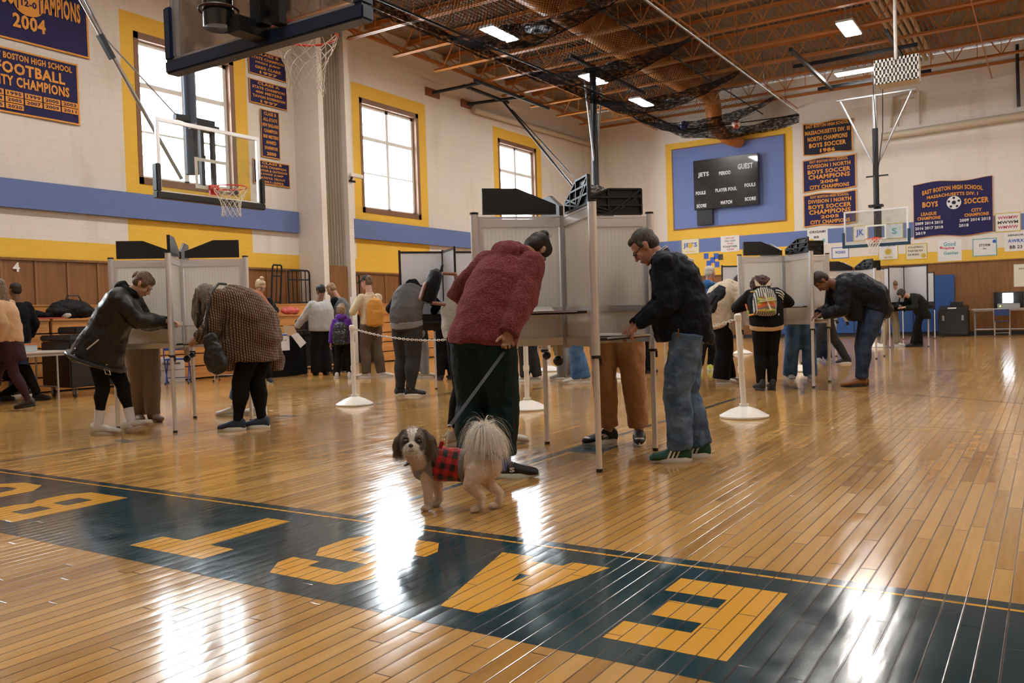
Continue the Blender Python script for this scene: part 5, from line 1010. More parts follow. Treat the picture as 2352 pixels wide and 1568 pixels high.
o = obj('hair_tie', MB().ell(pr['C']+pr['R']@Vector((-.02,-.04,.152)), (.028,.026,.02)), mat('white_scrunchie', (.6,.6,.62), .8, bump=.6, bscale=60), **pr['K'], smooth=True)
NAVY_AT = (5.62, 2.19)
pn = person('person in a navy jacket, jeans and glasses writing at the middle booth', NAVY_AT, dict(
  az=80, h=1.72, bulk=1.0, vox=.008, pelvis=(.05,0,.88), neck=(-.11,.03,1.41), bend=.15, head=(44,0,0), headc=(-.215,.045,1.495), skin='pink', hair='short', haircol='greydark', eyes=1, hs=1.0,
  hR=(-.30,.1,.95), eR=(.3,.2,-1), hL=(-.29,-.05,.955), eL=(.35,-.35,-1), handL=dict(d=(-.6,.25,-.65), n=(.1,.3,-.9), curl=.75), handR=dict(d=(-.7,-.2,-.5), n=(0,0,-1), curl=.6), hipr=(.17,.15),
  fL=(-.03,-.09,183), fR=(.14,.07,180), legs=dict(m='jeans', r=(.115,.095,.088,.085), fold=.05),
  top=dict(m='navy', name='jacket', hem=-.1, hemr=(.175,.19), width=.19, depth=.165, arm=(.088,.072,.05), fold=.045, fscale=.1, cuff=.02, drape=[[((-.02,0,1.0),.17,.19),((.02,0,.93),.18,.195),((.03,0,.83),.175,.185)]]), shoes=dict(m='green', s='white', lace='white', stripe=1, L=1.02)))
R_, C_, hs_ = pn['R'], pn['C'], pn['hs']; H_ = lambda x, y, z: C_+R_@Vector((x, y, z))*hs_
mb = MB()
for k in (-1, 1):
    mb.tube([H_(k*.033+.023*math.cos(a), .101-.008*abs(math.cos(a)), .0+.017*math.sin(a)) for a in [i*PI/8 for i in range(16)]], .0024, 6, closed=True); mb.tube([H_(k*.058,.094,.006), H_(k*.078,.05,.01), H_(k*.083,-.005,.012), H_(k*.08,-.02,-.005)], .0026, 6)
mb.tube([H_(-.01,.104,.004), H_(.01,.104,.004)], .0022, 6); obj('glasses', mb, BLK, **pn['K'])
# collar with white piping, zip
s3, T1, p1 = pn['s3'], pn['T1'], pn['p1']; fr = T1.cross(s3); mb = MB()
loft(mb, [(p1-T1*.03-fr*.0, s3*.082, fr*.085), (p1+T1*.045-fr*.005, s3*.072, fr*.078)]); obj('collar', mset(skinned(mb, .006, 1), 'collar', CL['navy']), None, **pn['K'])
for j, q in enumerate((.047, .036)): obj('collar_piping', MB().tube([p1+T1*q-fr*.005+s3*math.cos(a)*(.073+.002*j)+fr*math.sin(a)*(.079+.002*j) for a in [i*PI/14 for i in range(28)]], .0028, 6, closed=True), PAPER, **pn['K'])
obj('jacket_logo', MB().obox((.06,-.155,1.385), (.018,0,-.008), (0,.003,.003), (.003,0,.006)), PAPER, **pn['K']); obj('zip_pull', MB().box((-.05,-.205,.86), (-.04,-.197,.92)), CHROME, **pn['K'])
LEA_AT = (4.98, 7.8)
pl = person('person in a black leather jacket and white socks at the left booth', LEA_AT, dict(
  az=-84, h=1.7, bulk=1.12, vox=.010, pelvis=(-.15,0,.86), low=(.4,0,1), neck=(.13,.03,1.38), bend=.3, head=(48,0,0), headc=(.275,.04,1.47), skin='fair', fem=1, hair='tied', haircol='brown', eyes=1,
  hR=(.48,.05,1.10), eR=(-.1,-.5,-1), hL=(.46,.16,1.09), eL=(0,.3,-1), handR=dict(curl=.8), fL=(.1,.05,0), fR=(-.19,-.05,0), pitchL=14, legs=dict(m='black', r=(.1,.068,.045,.24), fold=.006), hipr=(.17,.15),
  top=dict(m='leather', name='leather_jacket', hem=-.34, hemr=(.2,.235), width=.195, depth=.165, arm=(.09,.08,.058), fold=.045, fscale=.15, hoodie='hood', cuff=.03), shoes=dict(m='off', s='off', sock='white', sockh=.17, lace='off', L=1.06)))
K = pl['K']; 
mb = MB(); c, a, b = pl['ring'](-.27, .2*1.12+.012, .24*1.12+.012); mb.tube([c+a*math.cos(t)+b*math.sin(t) for t in [i*PI/20 for i in range(40)]], .02, 8, closed=True); obj('jacket_belt', mb, mat('belt_leather', (.02,.02,.022), .3), **K, smooth=True)
c, a, b = pl['ring'](.02, .2, .2); e1 = a.normalized(); e2 = b.normalized(); T_ = a.cross(b).normalized()
mb = MB().bar(c-Vector((0,.245,0))+Vector((-.02,0,-.02)), c-Vector((0,.25,0))+Vector((.1,0,.07)), .012, .008, up=(0,1,0)); obj('pocket_zip', mb, mat('bright_zip', (.6,.6,.6), .5), **K)
obj('belt_buckle', MB().tube([(-.02,-.225,.66),(.03,-.225,.64),(.04,-.225,.6),(-.005,-.225,.61)], .006, 6, closed=True).ell((.01,-.23,.7), (.008,)*3).ell((-.3,-.2,.86), (.008,)*3).ell((-.31,-.2,.8), (.008,)*3), CHROME, **K)
q = to_world(LEA_AT, (.52,.03,1.12)); tag(obj('pen', MB().cyl(q, q+Vector((.03,.02,.13)), .005, n=8), BLK), 'black pen standing up from the hand of the leather jacketed person', 'pen')
PLA_AT = (5.65, 6.83)
pp = person('person in a brown houndstooth coat with ash hair bent over the left booth shelf', PLA_AT, dict(
  az=84, h=1.68, bulk=1.15, vox=.010, pelvis=(.2,0,.9), neck=(-.15,.02,1.31), bend=.75, head=(72,0,0), headc=(-.275,.03,1.34), skin='fair', fem=1, hair='long', haircol='ash', hairlen=.2, hairdir=(-.1,0,-1), curtain=[(x_,y_,.1-.12*abs(x_),.27-.5*abs(x_)+y_*.5) for x_ in (-.07,-.045,-.015,.015,.045,.07) for y_ in (-.03,.03,.07)],
  hL=(-.36,-.06,.93), eL=(.3,-.5,-1), hR=(-.36,.12,.93), eR=(.3,.3,-1), handL=dict(curl=.6), fL=(.0,-.06,180), fR=(.2,.07,180), legs=dict(m='black', r=(.115,.088,.05,.1), fold=.008), hipr=(.19,.17),
  top=dict(m='hound', name='coat', hem=-.02, hemr=(.2,.2), width=.205, depth=.17, arm=(.09,.08,.062), fold=.05, fscale=.13, cuff=.05, drape=[[((.0,0,1.32),.18,.2),((.08,0,1.15),.22,.25),((.13,0,.9),.24,.26),((.14,0,.74),.25,.27),((.16,0,.68),.25,.26)], [((-.03,-.12,.9),.1,.1),((-.04,-.13,.72),.1,.1),((-.05,-.14,.6),.07,.06)], [((.33,.1,.85),.1,.07),((.36,.1,.7),.11,.08),((.37,.1,.57),.09,.05)]]), shoes=dict(m='navy', s='white', lace='black')))
mb = MB(); mb.ell((-.15,-.29,.88), (.08,.045,.1)); mb.ell((-.12,-.3,.74), (.1,.055,.16)); mb.ell((-.1,-.3,.68), (.11,.055,.11)); me = skinned(mb, .008, 3, .03, .06)
bg_ = obj('shoulder_bag', mset(me, 'shoulder_bag', mat('soft_black_leather', (.014,.013,.013), .45, bump=.6, bscale=40)), None); bg_.location = (*PLA_AT, 0); bg_.rotation_euler = (0, 0, YAW-PI/2); tag(bg_, 'slouchy black shoulder bag hanging from the houndstooth coat', 'bag')
obj('strap', MB().tube([(-.2,-.29,.92),(-.19,-.26,1.15),(-.15,-.2,1.38),(-.12,-.1,1.45),(-.1,.05,1.45)], .013, 8), BLK, bg_, world=False, smooth=True)
# ------------------------------------------------------------------ people half hidden behind the three silver booths
STAND = dict(vox=.014)
person('khaki trousered person on the far side of the left booth', (5.78, 8.5), dict(az=-140, vox=.012, pelvis=(-.05,0,.9), neck=(.1,-.12,1.36), head=(50,0,0), hair='short', haircol='brown', hL=(.25,-.2,1.1), hR=(.1,-.3,1.1), fL=(.06,-.03,-40), fR=(-.12,.03,-60), legs=dict(m='khaki', r=(.11,.09,.08,.08), fold=.03), top=dict(m='khaki2', name='shirt', arm=(.06,.05,.04)), shoes=dict(m='tan', s='tan')))
person('rust sweatered person in cropped jeans behind the houndstooth coat', (6.52, 7.85), dict(az=110, vox=.012, pelvis=(.26,0,.93), neck=(-.02,0,1.38), bend=.5, head=(50,0,0), hair='tied', haircol='brown', hL=(-.2,-.1,1.1), hR=(-.2,.1,1.1), fL=(-.08,.0,185), fR=(.2,.06,180), legs=dict(m='ljeans', r=(.1,.085,.085,.2)), top=dict(m='rust', name='sweater', hem=0, width=.2, depth=.17, fold=.02), shoes=dict(m='white', s='white', sock='white', sockh=.05)))
AA = (5.70, 3.86)
pa = person('person in a pale fleece and black trousers behind the left post of the middle booth', AA, dict(az=-100, vox=.012, pelvis=(-.2,0,.9), neck=(.02,0,1.36), bend=.3, head=(50,0,0), hair='tied', haircol='brown', hL=(.3,0,1.1), hR=(.3,-.12,1.1), fL=(.1,.02,0), fR=(-.28,.0,10), legs=dict(m='black', r=(.11,.09,.085,.16), fold=.012), top=dict(m='sherpa', name='fleece_jacket', hem=0, width=.2, depth=.16, collar=1, fold=.02), shoes=dict(m='off', s='white', lace='white')))
person('tall person in tan chinos and black and white sneakers behind the middle booth', (6.22, 2.92), dict(az=165, h=1.92, vox=.010, pelvis=(-.03,0,1.02), neck=(-.17,-.1,1.68), head=(30,0,0), headc=(-.2,-.11,1.885), hair='curly', haircol='greydark', hL=(-.1,-.3,1.15), hR=(-.25,-.3,1.15), fL=(.12,-.05,-98), fR=(-.12,-.02,-155), kneefoot=1, legs=dict(m='tan', r=(.11,.088,.075,.12), fold=.035), top=dict(m='dgrey', name='sweater'), shoes=dict(m='black', s='white', lace='white', panels=True)))
def legs_person(label, at_, az, m, sm, ss, lean=(0, 0), top='dgrey', **k):
    f_ = (-math.sin(math.radians(az))*.14, math.cos(math.radians(az))*.14); d = dict(az=az, vox=.018, pelvis=(0,0,.93), neck=(f_[0]+lean[0], f_[1]+lean[1], 1.38), head=(45,0,0), hair='short', haircol='brown', hL=(f_[0]*2.4-.1, f_[1]*2.4, 1.02), hR=(f_[0]*2.4+.1, f_[1]*2.4, 1.02), fL=(-.1,0,90+az), fR=(.1,.03,90+az), legs=dict(m=m, r=(.1,.085,.08,.07)), top=dict(m=top, name='sweater'), shoes=dict(m=sm, s=ss)); d.update(k)
    return person(label, at_, d)
legs_person('person in blue jeans and pale sneakers seen under the middle booth', (11.4, 6.05), 95, 'ljeans', 'white', 'white', fL=(-.05,0,180), fR=(.1,.05,180))
legs_person('person in grey jeans and striped sneakers behind the blue jeans', (12.1, 6.65), 100, 'greyleg', 'grey', 'white', fL=(-.08,0,180), fR=(.08,.05,180))
legs_person('person in black trousers and white sneakers left under the middle booth', (11.55, 7.0), 60, 'dgrey', 'white', 'white')
legs_person('person in black shoes seen between the tan chinos and the booth leg', (13.4, 5.9), -60, 'black', 'black', 'black')
# ------------------------------------------------------------------ left background
VE = (9.05, 7.45)
pv = person('person in a grey vest with a black hood at the black framed booth', VE, dict(az=-25, h=1.78, bulk=1.1, vox=.012, pelvis=(.0,0,.97), neck=(.08,.24,1.46), bend=.3, head=(65,0,0), hair='short', haircol='dark', hL=(-.05,.5,1.15), hR=(.3,.45,1.1), eR=(1,0,-.5), eL=(-1,0,-.5), hipr=(.2,.17), fL=(-.14,.1,30), fR=(.02,-.05,0), legs=dict(m='charcoal', r=(.13,.1,.065,.1), fold=.015),
  top=dict(m='vest', name='vest', hem=.06, hemr=(.2,.17), width=.2, depth=.17, arms_m='black', sleeve=0, hoodie='black', hembelt='greyleg'), shoes=dict(m='black', s='white')))
legs_person('person in dark trousers and dark shoes behind the tan backpack', (11.64, 8.75), 30, 'black', 'black', 'black', top='black')
legs_person('person in grey leggings and pale sneakers behind the grey vest', (11.9, 9.55), -70, 'greyleg', 'off', 'white', top='black', skirt=('coat', 0))
bl = person('blonde person with a top knot and glasses behind the tables', (10.3, 11.8), dict(az=-130, h=1.74, vox=.014, pelvis=(0,0,.95), neck=(.03,-.03,1.5), head=(22,0,0), headc=(.04,-.05,1.71), hair='bun', bun=(0,-.01,.15), haircol='blonde', eyes=1, fem=1, fL=(-.1,0,-60), fR=(.1,.05,-60), hL=(.1,-.3,1.0), hR=(-.1,-.3,1.0), legs=dict(m='black'), top=dict(m='black', name='sweater')))
R_, C_ = bl['R'], bl['C']; mb = MB()
for k in (-1, 1): mb.tube([C_+R_@Vector((k*.033+.024*math.cos(a), .104, .0+.018*math.sin(a))) for a in [i*PI/6 for i in range(12)]], .003, 6, closed=True); mb.tube([C_+R_@Vector((k*.056,.1,.004)), C_+R_@Vector((k*.08,0,.008))], .003, 6)
obj('glasses', mb, BLK, **bl['K'])
BR = (6.2, 11.3)
person('person in a camel sweater with long curly hair walking out at the left edge', BR, dict(az=92, h=1.7, bulk=1.05, vox=.012, pelvis=(-.47,0,.94), neck=(-.56,0,1.46), head=(5,0,0), hair='long', haircol='brown', hairlen=.42, hairdir=(.12,0,-1), hL=(-.5,-.22,.92), hR=(-.75,.2,1.0), eL=(1,-.2,-.4), fR=(-.8,.05,180), fL=(-.22,-.03,.02,180), pitchL=-8, legs=dict(m='plum', r=(.11,.07,.04,.1), fold=.006), top=dict(m='camel', name='sweater', hem=-.05), skirt=('plum', 0), shoes=dict(m='dark', s='black')))
person('person in black with a mask strap standing behind the tables at the left edge', (7.35, 14.0), dict(az=60, h=1.8, vox=.016, pelvis=(-.1,0,.97), neck=(-.1,0,1.52), head=(5,0,0), hair='short', haircol='dark', skin='brown', fL=(-.2,0,90), fR=(0,0,90), legs=dict(m='djeans'), top=dict(m='black', name='sweater')))
ST = (6.98, 12.95)
person('seated person in black at the folding table on the left', ST, dict(seat=1, az=-75, h=1.75, vox=.014, pelvis=(-.62,.0,.5), neck=(-.55,0,1.02), head=(10,0,0), hair='short', haircol='dark', skin='fair', hL=(-.25,.2,.77), hR=(-.25,-.1,.77), fL=(-.62,.1,-10), fR=(-.02,0,-8), kL=(.5,0,1), kR=(.5,0,1), legs=dict(m='black', r=(.1,.075,.06,.12)), top=dict(m='black', name='sweater'), shoes=dict(m='black', s='black', sock='black', high=.03)))
GR = (12.0, 12.6)
pg_ = person('person in a light grey sweater with black hair in a low bun holding papers', GR, dict(az=50, h=1.74, bulk=1.28, vox=.014, pelvis=(.42,0,.94), neck=(.38,.02,1.45), bend=.1, head=(10,0,0), headc=(.42,.05,1.68), hair='tied', haircol='black', skin='brown', hL=(-.08,-.05,.95), eL=(0,-1,-1), hR=(.3,.4,1.1), handL=dict(curl=.7), hipr=(.19,.17), fL=(.3,-.05,120), fR=(.48,.05,120), legs=dict(m='black', r=(.125,.11,.11,.06)), top=dict(m='grey', name='sweater', hem=-.1, hemr=(.2,.17), width=.2, depth=.17, cuff=.0), shoes=dict(m='black', s='black')))
person('man like figure in a slate vest leaning in beside the grey sweater', (12.7, 12.75), dict(az=70, h=1.85, vox=.014, pelvis=(.42,0,1.0), neck=(.38,.05,1.53), bend=.3, head=(35,0,0), headc=(.24,.05,1.72), hair='short', haircol='sandy', skin='tan', hL=(.1,.1,1.1), hR=(.2,.3,1.1), fL=(.35,0,150), fR=(.5,.05,150), legs=dict(m='black', r=(.1,.09,.09,.06)), top=dict(m='slate', name='vest', arms_m='black', sleeve=0, depth=.15))) ['root']['label'] = 'short haired person in a slate vest leaning in beside the grey sweater'
KD = (11.65, 11.15)
pk = person('child in a purple hoodie and black trousers seen from behind', KD, dict(az=-8, h=1.34, hs=1.12, vox=.012, pelvis=(0,0,.7), neck=(0,.02,1.1), head=(0,0,0), hair='tuft', haircol='sandy', hL=(-.22,-.02,.62), hR=(.22,-.02,.62), fL=(-.13,0,110), fR=(.13,0,75), legs=dict(m='black', r=(.1,.09,.085,.06)), top=dict(m='purple', name='hoodie', hoodie='purple', bulk=1.1), shoes=dict(m='white', s='white', L=.95)))
CP = (11.8, 10.6)
pc = person('person in a black cap and beige shirt seen from behind, holding papers', CP, dict(az=42, h=1.84, vox=.012, pelvis=(.03,0,1.0), neck=(.02,0,1.53), head=(12,25,0), headc=(-.03,.02,1.755), hair='short', haircol='brown', hL=(-.3,.1,1.28), hR=(-.2,.3,1.25), eL=(-.6,-.4,-1), fL=(-.08,-.04,165), fR=(.18,.05,10), legs=dict(m='olive', r=(.115,.095,.08,.08), fold=.03), top=dict(m='beige', name='shirt', hem=-.08, depth=.14, collar=1), shoes=dict(m='white', s='white')))
R_, C_ = pc['R'], pc['C']; mb = MB(); mb.ell(C_+R_@Vector((0,-.015,.055))*1.05, (.088,.105,.085), R_); me = skinned(mb, .008, 1); obj('cap', mset(me, 'cap', CL['dgrey']), None, **pc['K'])
mb = MB(); loft(mb, [(C_+R_@Vector((0,.08,.05)), R_@Vector((.07,0,0)), R_@Vector((0,0,.012))), (C_+R_@Vector((0,.13,.045)), R_@Vector((.065,0,0)), R_@Vector((0,0,.008))), (C_+R_@Vector((0,.175,.035)), R_@Vector((.03,0,0)), R_@Vector((0,0,.006)))]); obj('cap_brim', mb, CL['dgrey'], **pc['K'], smooth=True)
# ------------------------------------------------------------------ right background
BP = (10.9, 3.03)
pb_ = person('person with curly hair in a black sweater and a rainbow backpack at the right booth', BP, dict(az=-8, h=1.62, bulk=1.12, vox=.010, pelvis=(-.04,0,.86), neck=(-.04,.16,1.24), bend=.25, head=(60,0,0), headc=(-.035,.24,1.31), hs=1.18, hair='curly', haircol='auburn', hL=(-.12,.42,1.1), hR=(.16,.4,1.08), eL=(-1,0,-.4), eR=(1.2,-.1,-.2), hipr=(.19,.16), fL=(-.13,0,100), fR=(.02,.02,85), legs=dict(m='black', r=(.105,.08,.062,.1)), top=dict(m='black', name='sweater', hem=-.05, hemr=(.2,.17), width=.2, depth=.16, arm=(.085,.07,.055), hembelt='tanhem'), shoes=dict(m='black', s='black', high=.03, L=.95)))
mb = MB()
for i in range(5): z = 1.24-.03*i; mb.tube([(.06+.1*u, -.09+.02*i-.04*math.sin(u*3)+.0, z+.03-.06*u*u) for u in np.linspace(0, 1, 6)], .008, 6)
obj('white_stripe', mb, PAPER, **pb_['K'])
mb = MB().ell((-.02,-.168,.95), (.05,.012,.03))
for i in range(5): mb.ell((-.1+.04*i,-.16,.965+.014*(i % 2)), (.018,.012,.016))
obj('white_motif', mb, PAPER, **pb_['K'])
CR = (11.7, 3.95)
pcr = person('person in a cream puffer coat and wide black trousers left of the right booth', CR, dict(az=-65, h=1.72, bulk=1.08, vox=.012, pelvis=(-.02,0,.92), neck=(.2,.14,1.34), bend=.55, head=(60,0,0), hair='short', haircol='dark', hL=(.42,.2,1.1), hR=(.4,.05,1.1), hipr=(.18,.15), fL=(.12,.12,0), fR=(-.02,-.08,-5), legs=dict(m='black', r=(.125,.12,.12,.07), fold=.015), top=dict(m='cream', name='puffer_coat', hem=-.16, hemr=(.2,.2), width=.2, depth=.17, arms_m='black', hood=1, fold=.035, fscale=.1, drape=[[((.0,-.03,.95),.17,.17),((.06,-.05,.78),.14,.12),((.1,-.06,.68),.07,.05)]]), shoes=dict(m='white', s='white')))
PF = (11.6, 2.2)
ppf = person('person in a navy puffer, dark jeans and brown shoes bent over the right booth shelf', PF, dict(az=88, h=1.84, bulk=1.12, vox=.010, pelvis=(.3,0,.97), neck=(-.17,.02,1.31), bend=.75, head=(70,0,0), headc=(-.34,.03,1.37), hair='short', haircol='dark', skin='brown', hL=(-.38,-.05,.94), eL=(.4,-.3,-1), hR=(-.36,.15,.95), handL=dict(curl=.6), hipr=(.17,.165), fL=(.11,-.05,182), fR=(.19,.08,182), legs=dict(m='djeans', r=(.115,.09,.068,.1), fold=.022), top=dict(m='puffer', name='puffer_jacket', hem=-.02, hemr=(.185,.19), width=.2, depth=.17, arm=(.088,.075,.055), fold=.03, fscale=.08, drape=[[((-.05,0,1.2),.17,.16),((.03,0,1.0),.16,.17),((.1,-.02,.85),.12,.11)]]), shoes=dict(m='brown', s='black', L=1.1)))
person('grey haired person in a blue jacket far behind the cream puffer', (14.0, 5.2), dict(az=-45, h=1.76, vox=.014, pelvis=(.28,0,.95), neck=(.3,0,1.46), head=(8,-10,0), headc=(.32,.02,1.68), hair='short', haircol='grey', skin='pink', hL=(.3,.3,1.0), hR=(.5,.1,1.0), fL=(.1,0,80), fR=(.3,.1,80), legs=dict(m='black'), top=dict(m='blue', name='jacket', hoodie='blue', width=.21), shoes=dict(m='neon', s='white')))
legs_person('person in faded jeans and grey sneakers on the far side of the right booth', (12.5, 3.05), 175, 'djeans', 'grey', 'white', legs=dict(m='ljeans', r=(.11,.1,.1,.06), fold=.02), fL=(.14,0,-100), fR=(-.12,.1,-95))
person('person in black striding with legs wide apart behind the right booth', (16.0, 3.5), dict(az=85, vox=.018, pelvis=(.1,0,.9), neck=(-.15,0,1.38), head=(40,0,0), hair='short', haircol='dark', hL=(-.4,0,1.05), hR=(-.4,.1,1.05), fL=(-.2,0,180), fR=(.45,.05,180), legs=dict(m='dgrey', r=(.1,.08,.07,.08)), top=dict(m='black', name='sweater')))
legs_person('person in dark jeans and grey sneakers behind the striding legs', (16.7, 3.65), 170, 'djeans', 'grey', 'white')
legs_person('distant person in pale khaki trousers behind a white booth', (23.1, 3.42), 180, 'khaki2', 'white', 'white', fL=(.17,0,-60), fR=(-.17,0,-120), vox=.022)
person('distant person in a dark coat bending at a white booth near the blue mat', (22.8, 2.87), dict(az=85, h=1.66, vox=.02, pelvis=(.22,0,.88), neck=(-.08,0,1.24), bend=.6, head=(60,0,0), hair='long', haircol='dark', hairlen=.1, hL=(-.2,-.1,.98), hR=(-.2,.1,.98), fL=(.02,0,180), fR=(.2,.05,180), legs=dict(m='black', r=(.09,.08,.08,.07)), top=dict(m='coat', name='coat', hem=-.1, drape=[[((.15,0,1.05),.17,.17),((.26,0,.8),.2,.18),((.3,0,.68),.18,.15)]]), shoes=dict(m='black', s='black')))
# ------------------------------------------------------------------ packs
def backpack(label, at_, c, up, back, w_, h_, d_, m, detail=None, group=None):
    """c centre, up axis, back = outward direction, in the wearer's frame"""
    r_ = thing('backpack', label, 'backpack', (*at_, 0), YAW-PI/2); up = Vector(up).normalized(); back = Vector(back); back = (back-up*back.dot(up)).normalized(); sd = up.cross(back); c = Vector(c); Rm = Matrix((sd, back, up)).transposed()
    mb = MB(); mb.ell(c, (w_/2, d_/2, h_/2), Rm, 20, 14); loft(mb, [(c+up*t*h_*.5, sd*w_*.5*q, back*d_*.5*q) for t, q in ((-.92, .82), (-.8, .95), (-.2, 1.0), (.5, .92), (.85, .7))], 20)
    obj('bag_body', mset(skinned(mb, .009, 3, .012, .05), 'bag_body', m), None, r_, world=False)
    mb = MB(); q = c-up*h_*.18+back*d_*.42; loft(mb, [(q+up*t*h_*.26, sd*w_*.38, back*d_*.16*k) for t, k in ((-1, .7), (-.8, 1), (.7, 1), (1, .5))], 16); obj('front_pocket', mset(skinned(mb, .008, 2, .008, .04), 'front_pocket', detail or m), None, r_, world=False)
    t_ = c+up*h_*.5; obj('top_handle', MB().tube([t_-sd*.04-up*.02-back*.03, t_-sd*.03+up*.035-back*.03, t_+sd*.03+up*.035-back*.03, t_+sd*.04-up*.02-back*.03], .009, 8), m, r_, world=False, smooth=True)
    for k in (-1, 1):
        mb = MB().tube([c+up*h_*.42+sd*k*w_*.3-back*d_*.4, c+up*h_*.5+sd*k*w_*.42-back*(d_*.5+.08), c+up*h_*.2+sd*k*w_*.55-back*(d_*.5+.2), c-up*h_*.35+sd*k*w_*.5-back*(d_*.4+.1), c-up*h_*.42+sd*k*w_*.38-back*d_*.3], .014, 8); obj('shoulder_strap', mb, detail or m, r_, world=False, smooth=True)
    return r_
MUST = cloth('mustard_canvas', (.5,.22,.03), .7); BKN = cloth('black_nylon', (.012,.012,.014), .5); TANL = mat('tan_pink_leather', (.27,.12,.075), .5)
t = NT('speckled_black_nylon'); v = t.n('TexVoronoi', {'Vector': t.tc.outputs['Object'], 'Scale': 32.0}).outputs; t.set(Base_Color=t.mix(t.math('LESS_THAN', v['Distance'], .2), C4(.012,.012,.016), v['Color']), Roughness=.6); SPK = t.m
t = NT('rainbow_patchwork'); x, y, z = t.sep(t.tc.outputs['Object']); w_ = t.n('ValToRGB', {0: t.math('FRACT', t.math('MULTIPLY', t.math('ADD', z, t.math('MULTIPLY', t.noise(t.tc.outputs['Object'], 9, 2)['Fac'], .12)), 7.0))}); cr = w_.color_ramp
cr.interpolation = 'LINEAR'; cols = [(.5,.04,.02), (.6,.3,.03), (.08,.25,.05), (.6,.45,.08), (.04,.08,.06), (.55,.1,.04)]; cr.elements[0].color = C4(*cols[0]); cr.elements[1].color = C4(*cols[-1]); cr.elements[1].position = .95
for i in range(1, 5): e = cr.elements.new(i/5.2); e.color = C4(*cols[i])
t.set(Base_Color=w_.outputs[0], Roughness=.85); RB = t.m; CREAMW = cloth('cream_webbing', (.62,.55,.42))
t = NT('striped_blanket_cloth'); x, y, z = t.sep(t.tc.outputs['Object']); t.set(Base_Color=t.mix(t.math('GREATER_THAN', t.math('FRACT', t.math('MULTIPLY', x, 38.0)), .5), C4(.5,.48,.42), C4(.05,.06,.06)), Roughness=.85); STR = t.m
b_ = backpack('rainbow patchwork backpack worn over the black sweater', BP, (-.105,-.16,1.13), (.12,.38,1), (0,-1,.35), .3, .38, .17, STR, RB)
obj('webbing', MB().bar((-.075,-.305,1.02), (-.13,-.235,1.24), .02, .012).bar((-.2,-.28,1.13), (.0,-.28,1.15), .02, .012), CREAMW, b_, world=False); obj('ear_flap', MB().prism([(-.04,0),(.03,.0),(.05,.1)], (-.03,-.08,1.33), (1,0,0), (0,.2,1), .01).prism([(-.04,.0),(.03,0),(-.05,.09)], (-.15,-.08,1.33), (1,0,0), (0,.2,1), .01), CREAMW, b_, world=False)
backpack('mustard backpack on the person in the black cap', CP, (.14,-.17,1.2), (.02,.02,1), (.55,-.8,.0), .34, .54, .24, MUST)
backpack('speckled black backpack on the child in purple', KD, (0,-.14,.83), (0,.0,1), (0,-1,0), .3, .44, .18, SPK)
backpack('black backpack on the cream puffer coat', CR, (-.07,-.06,1.2), (.62,.1,.8), (-.75,-.35,.5), .3, .46, .2, BKN)
backpack('tan and black leather backpack on the pale fleece, beside the burgundy sleeve', AA, (-.43,-.04,1.3), (.35,0,1), (-1,-.15,.35), .2, .3, .13, BKN, TANL)
# papers in hands, leash handle owner
def sheet(label, at_, pts, m=PAPER):
    P_ = [to_world(at_, Vector(p)) for p in pts]; mb = MB(); n_ = (P_[1]-P_[0]).cross(P_[3]-P_[0]).normalized()*.0015; mb.add([*[p+n_ for p in P_], *[p-n_ for p in P_]], [(0,1,2,3),(7,6,5,4),(0,4,5,1),(1,5,6,2),(2,6,7,3),(3,7,4,0)]); return tag(obj('paper', mb, m), label, 'paper')
MANILA = mat('manila_card', (.55,.4,.24), .7)
sheet('manila ballot sleeve in the hand of the grey sweatered person', GR, [(-.32,-.1,1.02), (-.1,-.12,1.0), (-.02,-.12,.8), (-.3,-.1,.82)], MANILA); sheet('white sheet hanging lower right of the manila sleeve', GR, [(-.16,-.13,.82), (-.02,-.14,.86), (.14,-.14,.66), (.02,-.13,.56)])
sheet('white papers held up by the person in the black cap', CP, [(-.36,.1,1.5), (-.24,.12,1.52), (-.2,.12,1.22), (-.34,.1,1.24)])
# ------------------------------------------------------------------ the small dog (laid out in metres: x right, y away, z up)
rh_ = Vector((math.sin(YAW), -math.cos(YAW), 0)); fh_ = Vector((math.cos(YAW), math.sin(YAW), 0))
DOG_AT = rh_*-.33+fh_*4.56
dog = thing('dog', 'small shih tzu like dog in a red and black plaid vest looking back at us', 'dog', (DOG_AT.x, DOG_AT.y, 0), YAW-PI/2); DK = dict(parent=dog, world=False); V = Vector
mb = MB()
sp_ = [(-.195,.075,.225,.05,.055), (-.165,.07,.24,.068,.078), (-.1,.055,.247,.076,.086), (0,.028,.242,.072,.08), (.08,.005,.236,.07,.078), (.14,-.01,.232,.08,.084), (.19,-.02,.232,.074,.078), (.225,-.028,.235,.045,.055)]
ax_ = V((.3,-.09,0)).normalized(); sx_ = V((ax_.y, -ax_.x, 0))*-1
loft(mb, [(V(p[:3]), sx_*p[3], V((0,0,1))*p[4]) for p in sp_], 24); mb.ell((-.2,.075,.225), (.045,.045,.05)); mb.ell((.205,-.024,.235), (.05,.06,.06))
cap(mb, (-.15,.06,.27), (-.2,.0,.35), .062, .055); cap(mb, (-.185,.06,.235), (-.215,.03,.31), .05, .045)
HC = V((-.214,-.03,.385)); mb.ell(HC, (.075,.07,.07)); mb.ell(HC+V((0,.01,-.03)), (.07,.06,.055)); mb.ell(HC+V((-.002,-.062,-.022)), (.041,.04,.032)); mb.ell(HC+V((-.002,-.052,-.048)), (.034,.035,.025)); mb.ell(HC+V((-.024,-.07,-.03)), (.022,.024,.022)); mb.ell(HC+V((.02,-.07,-.03)), (.022,.024,.022))
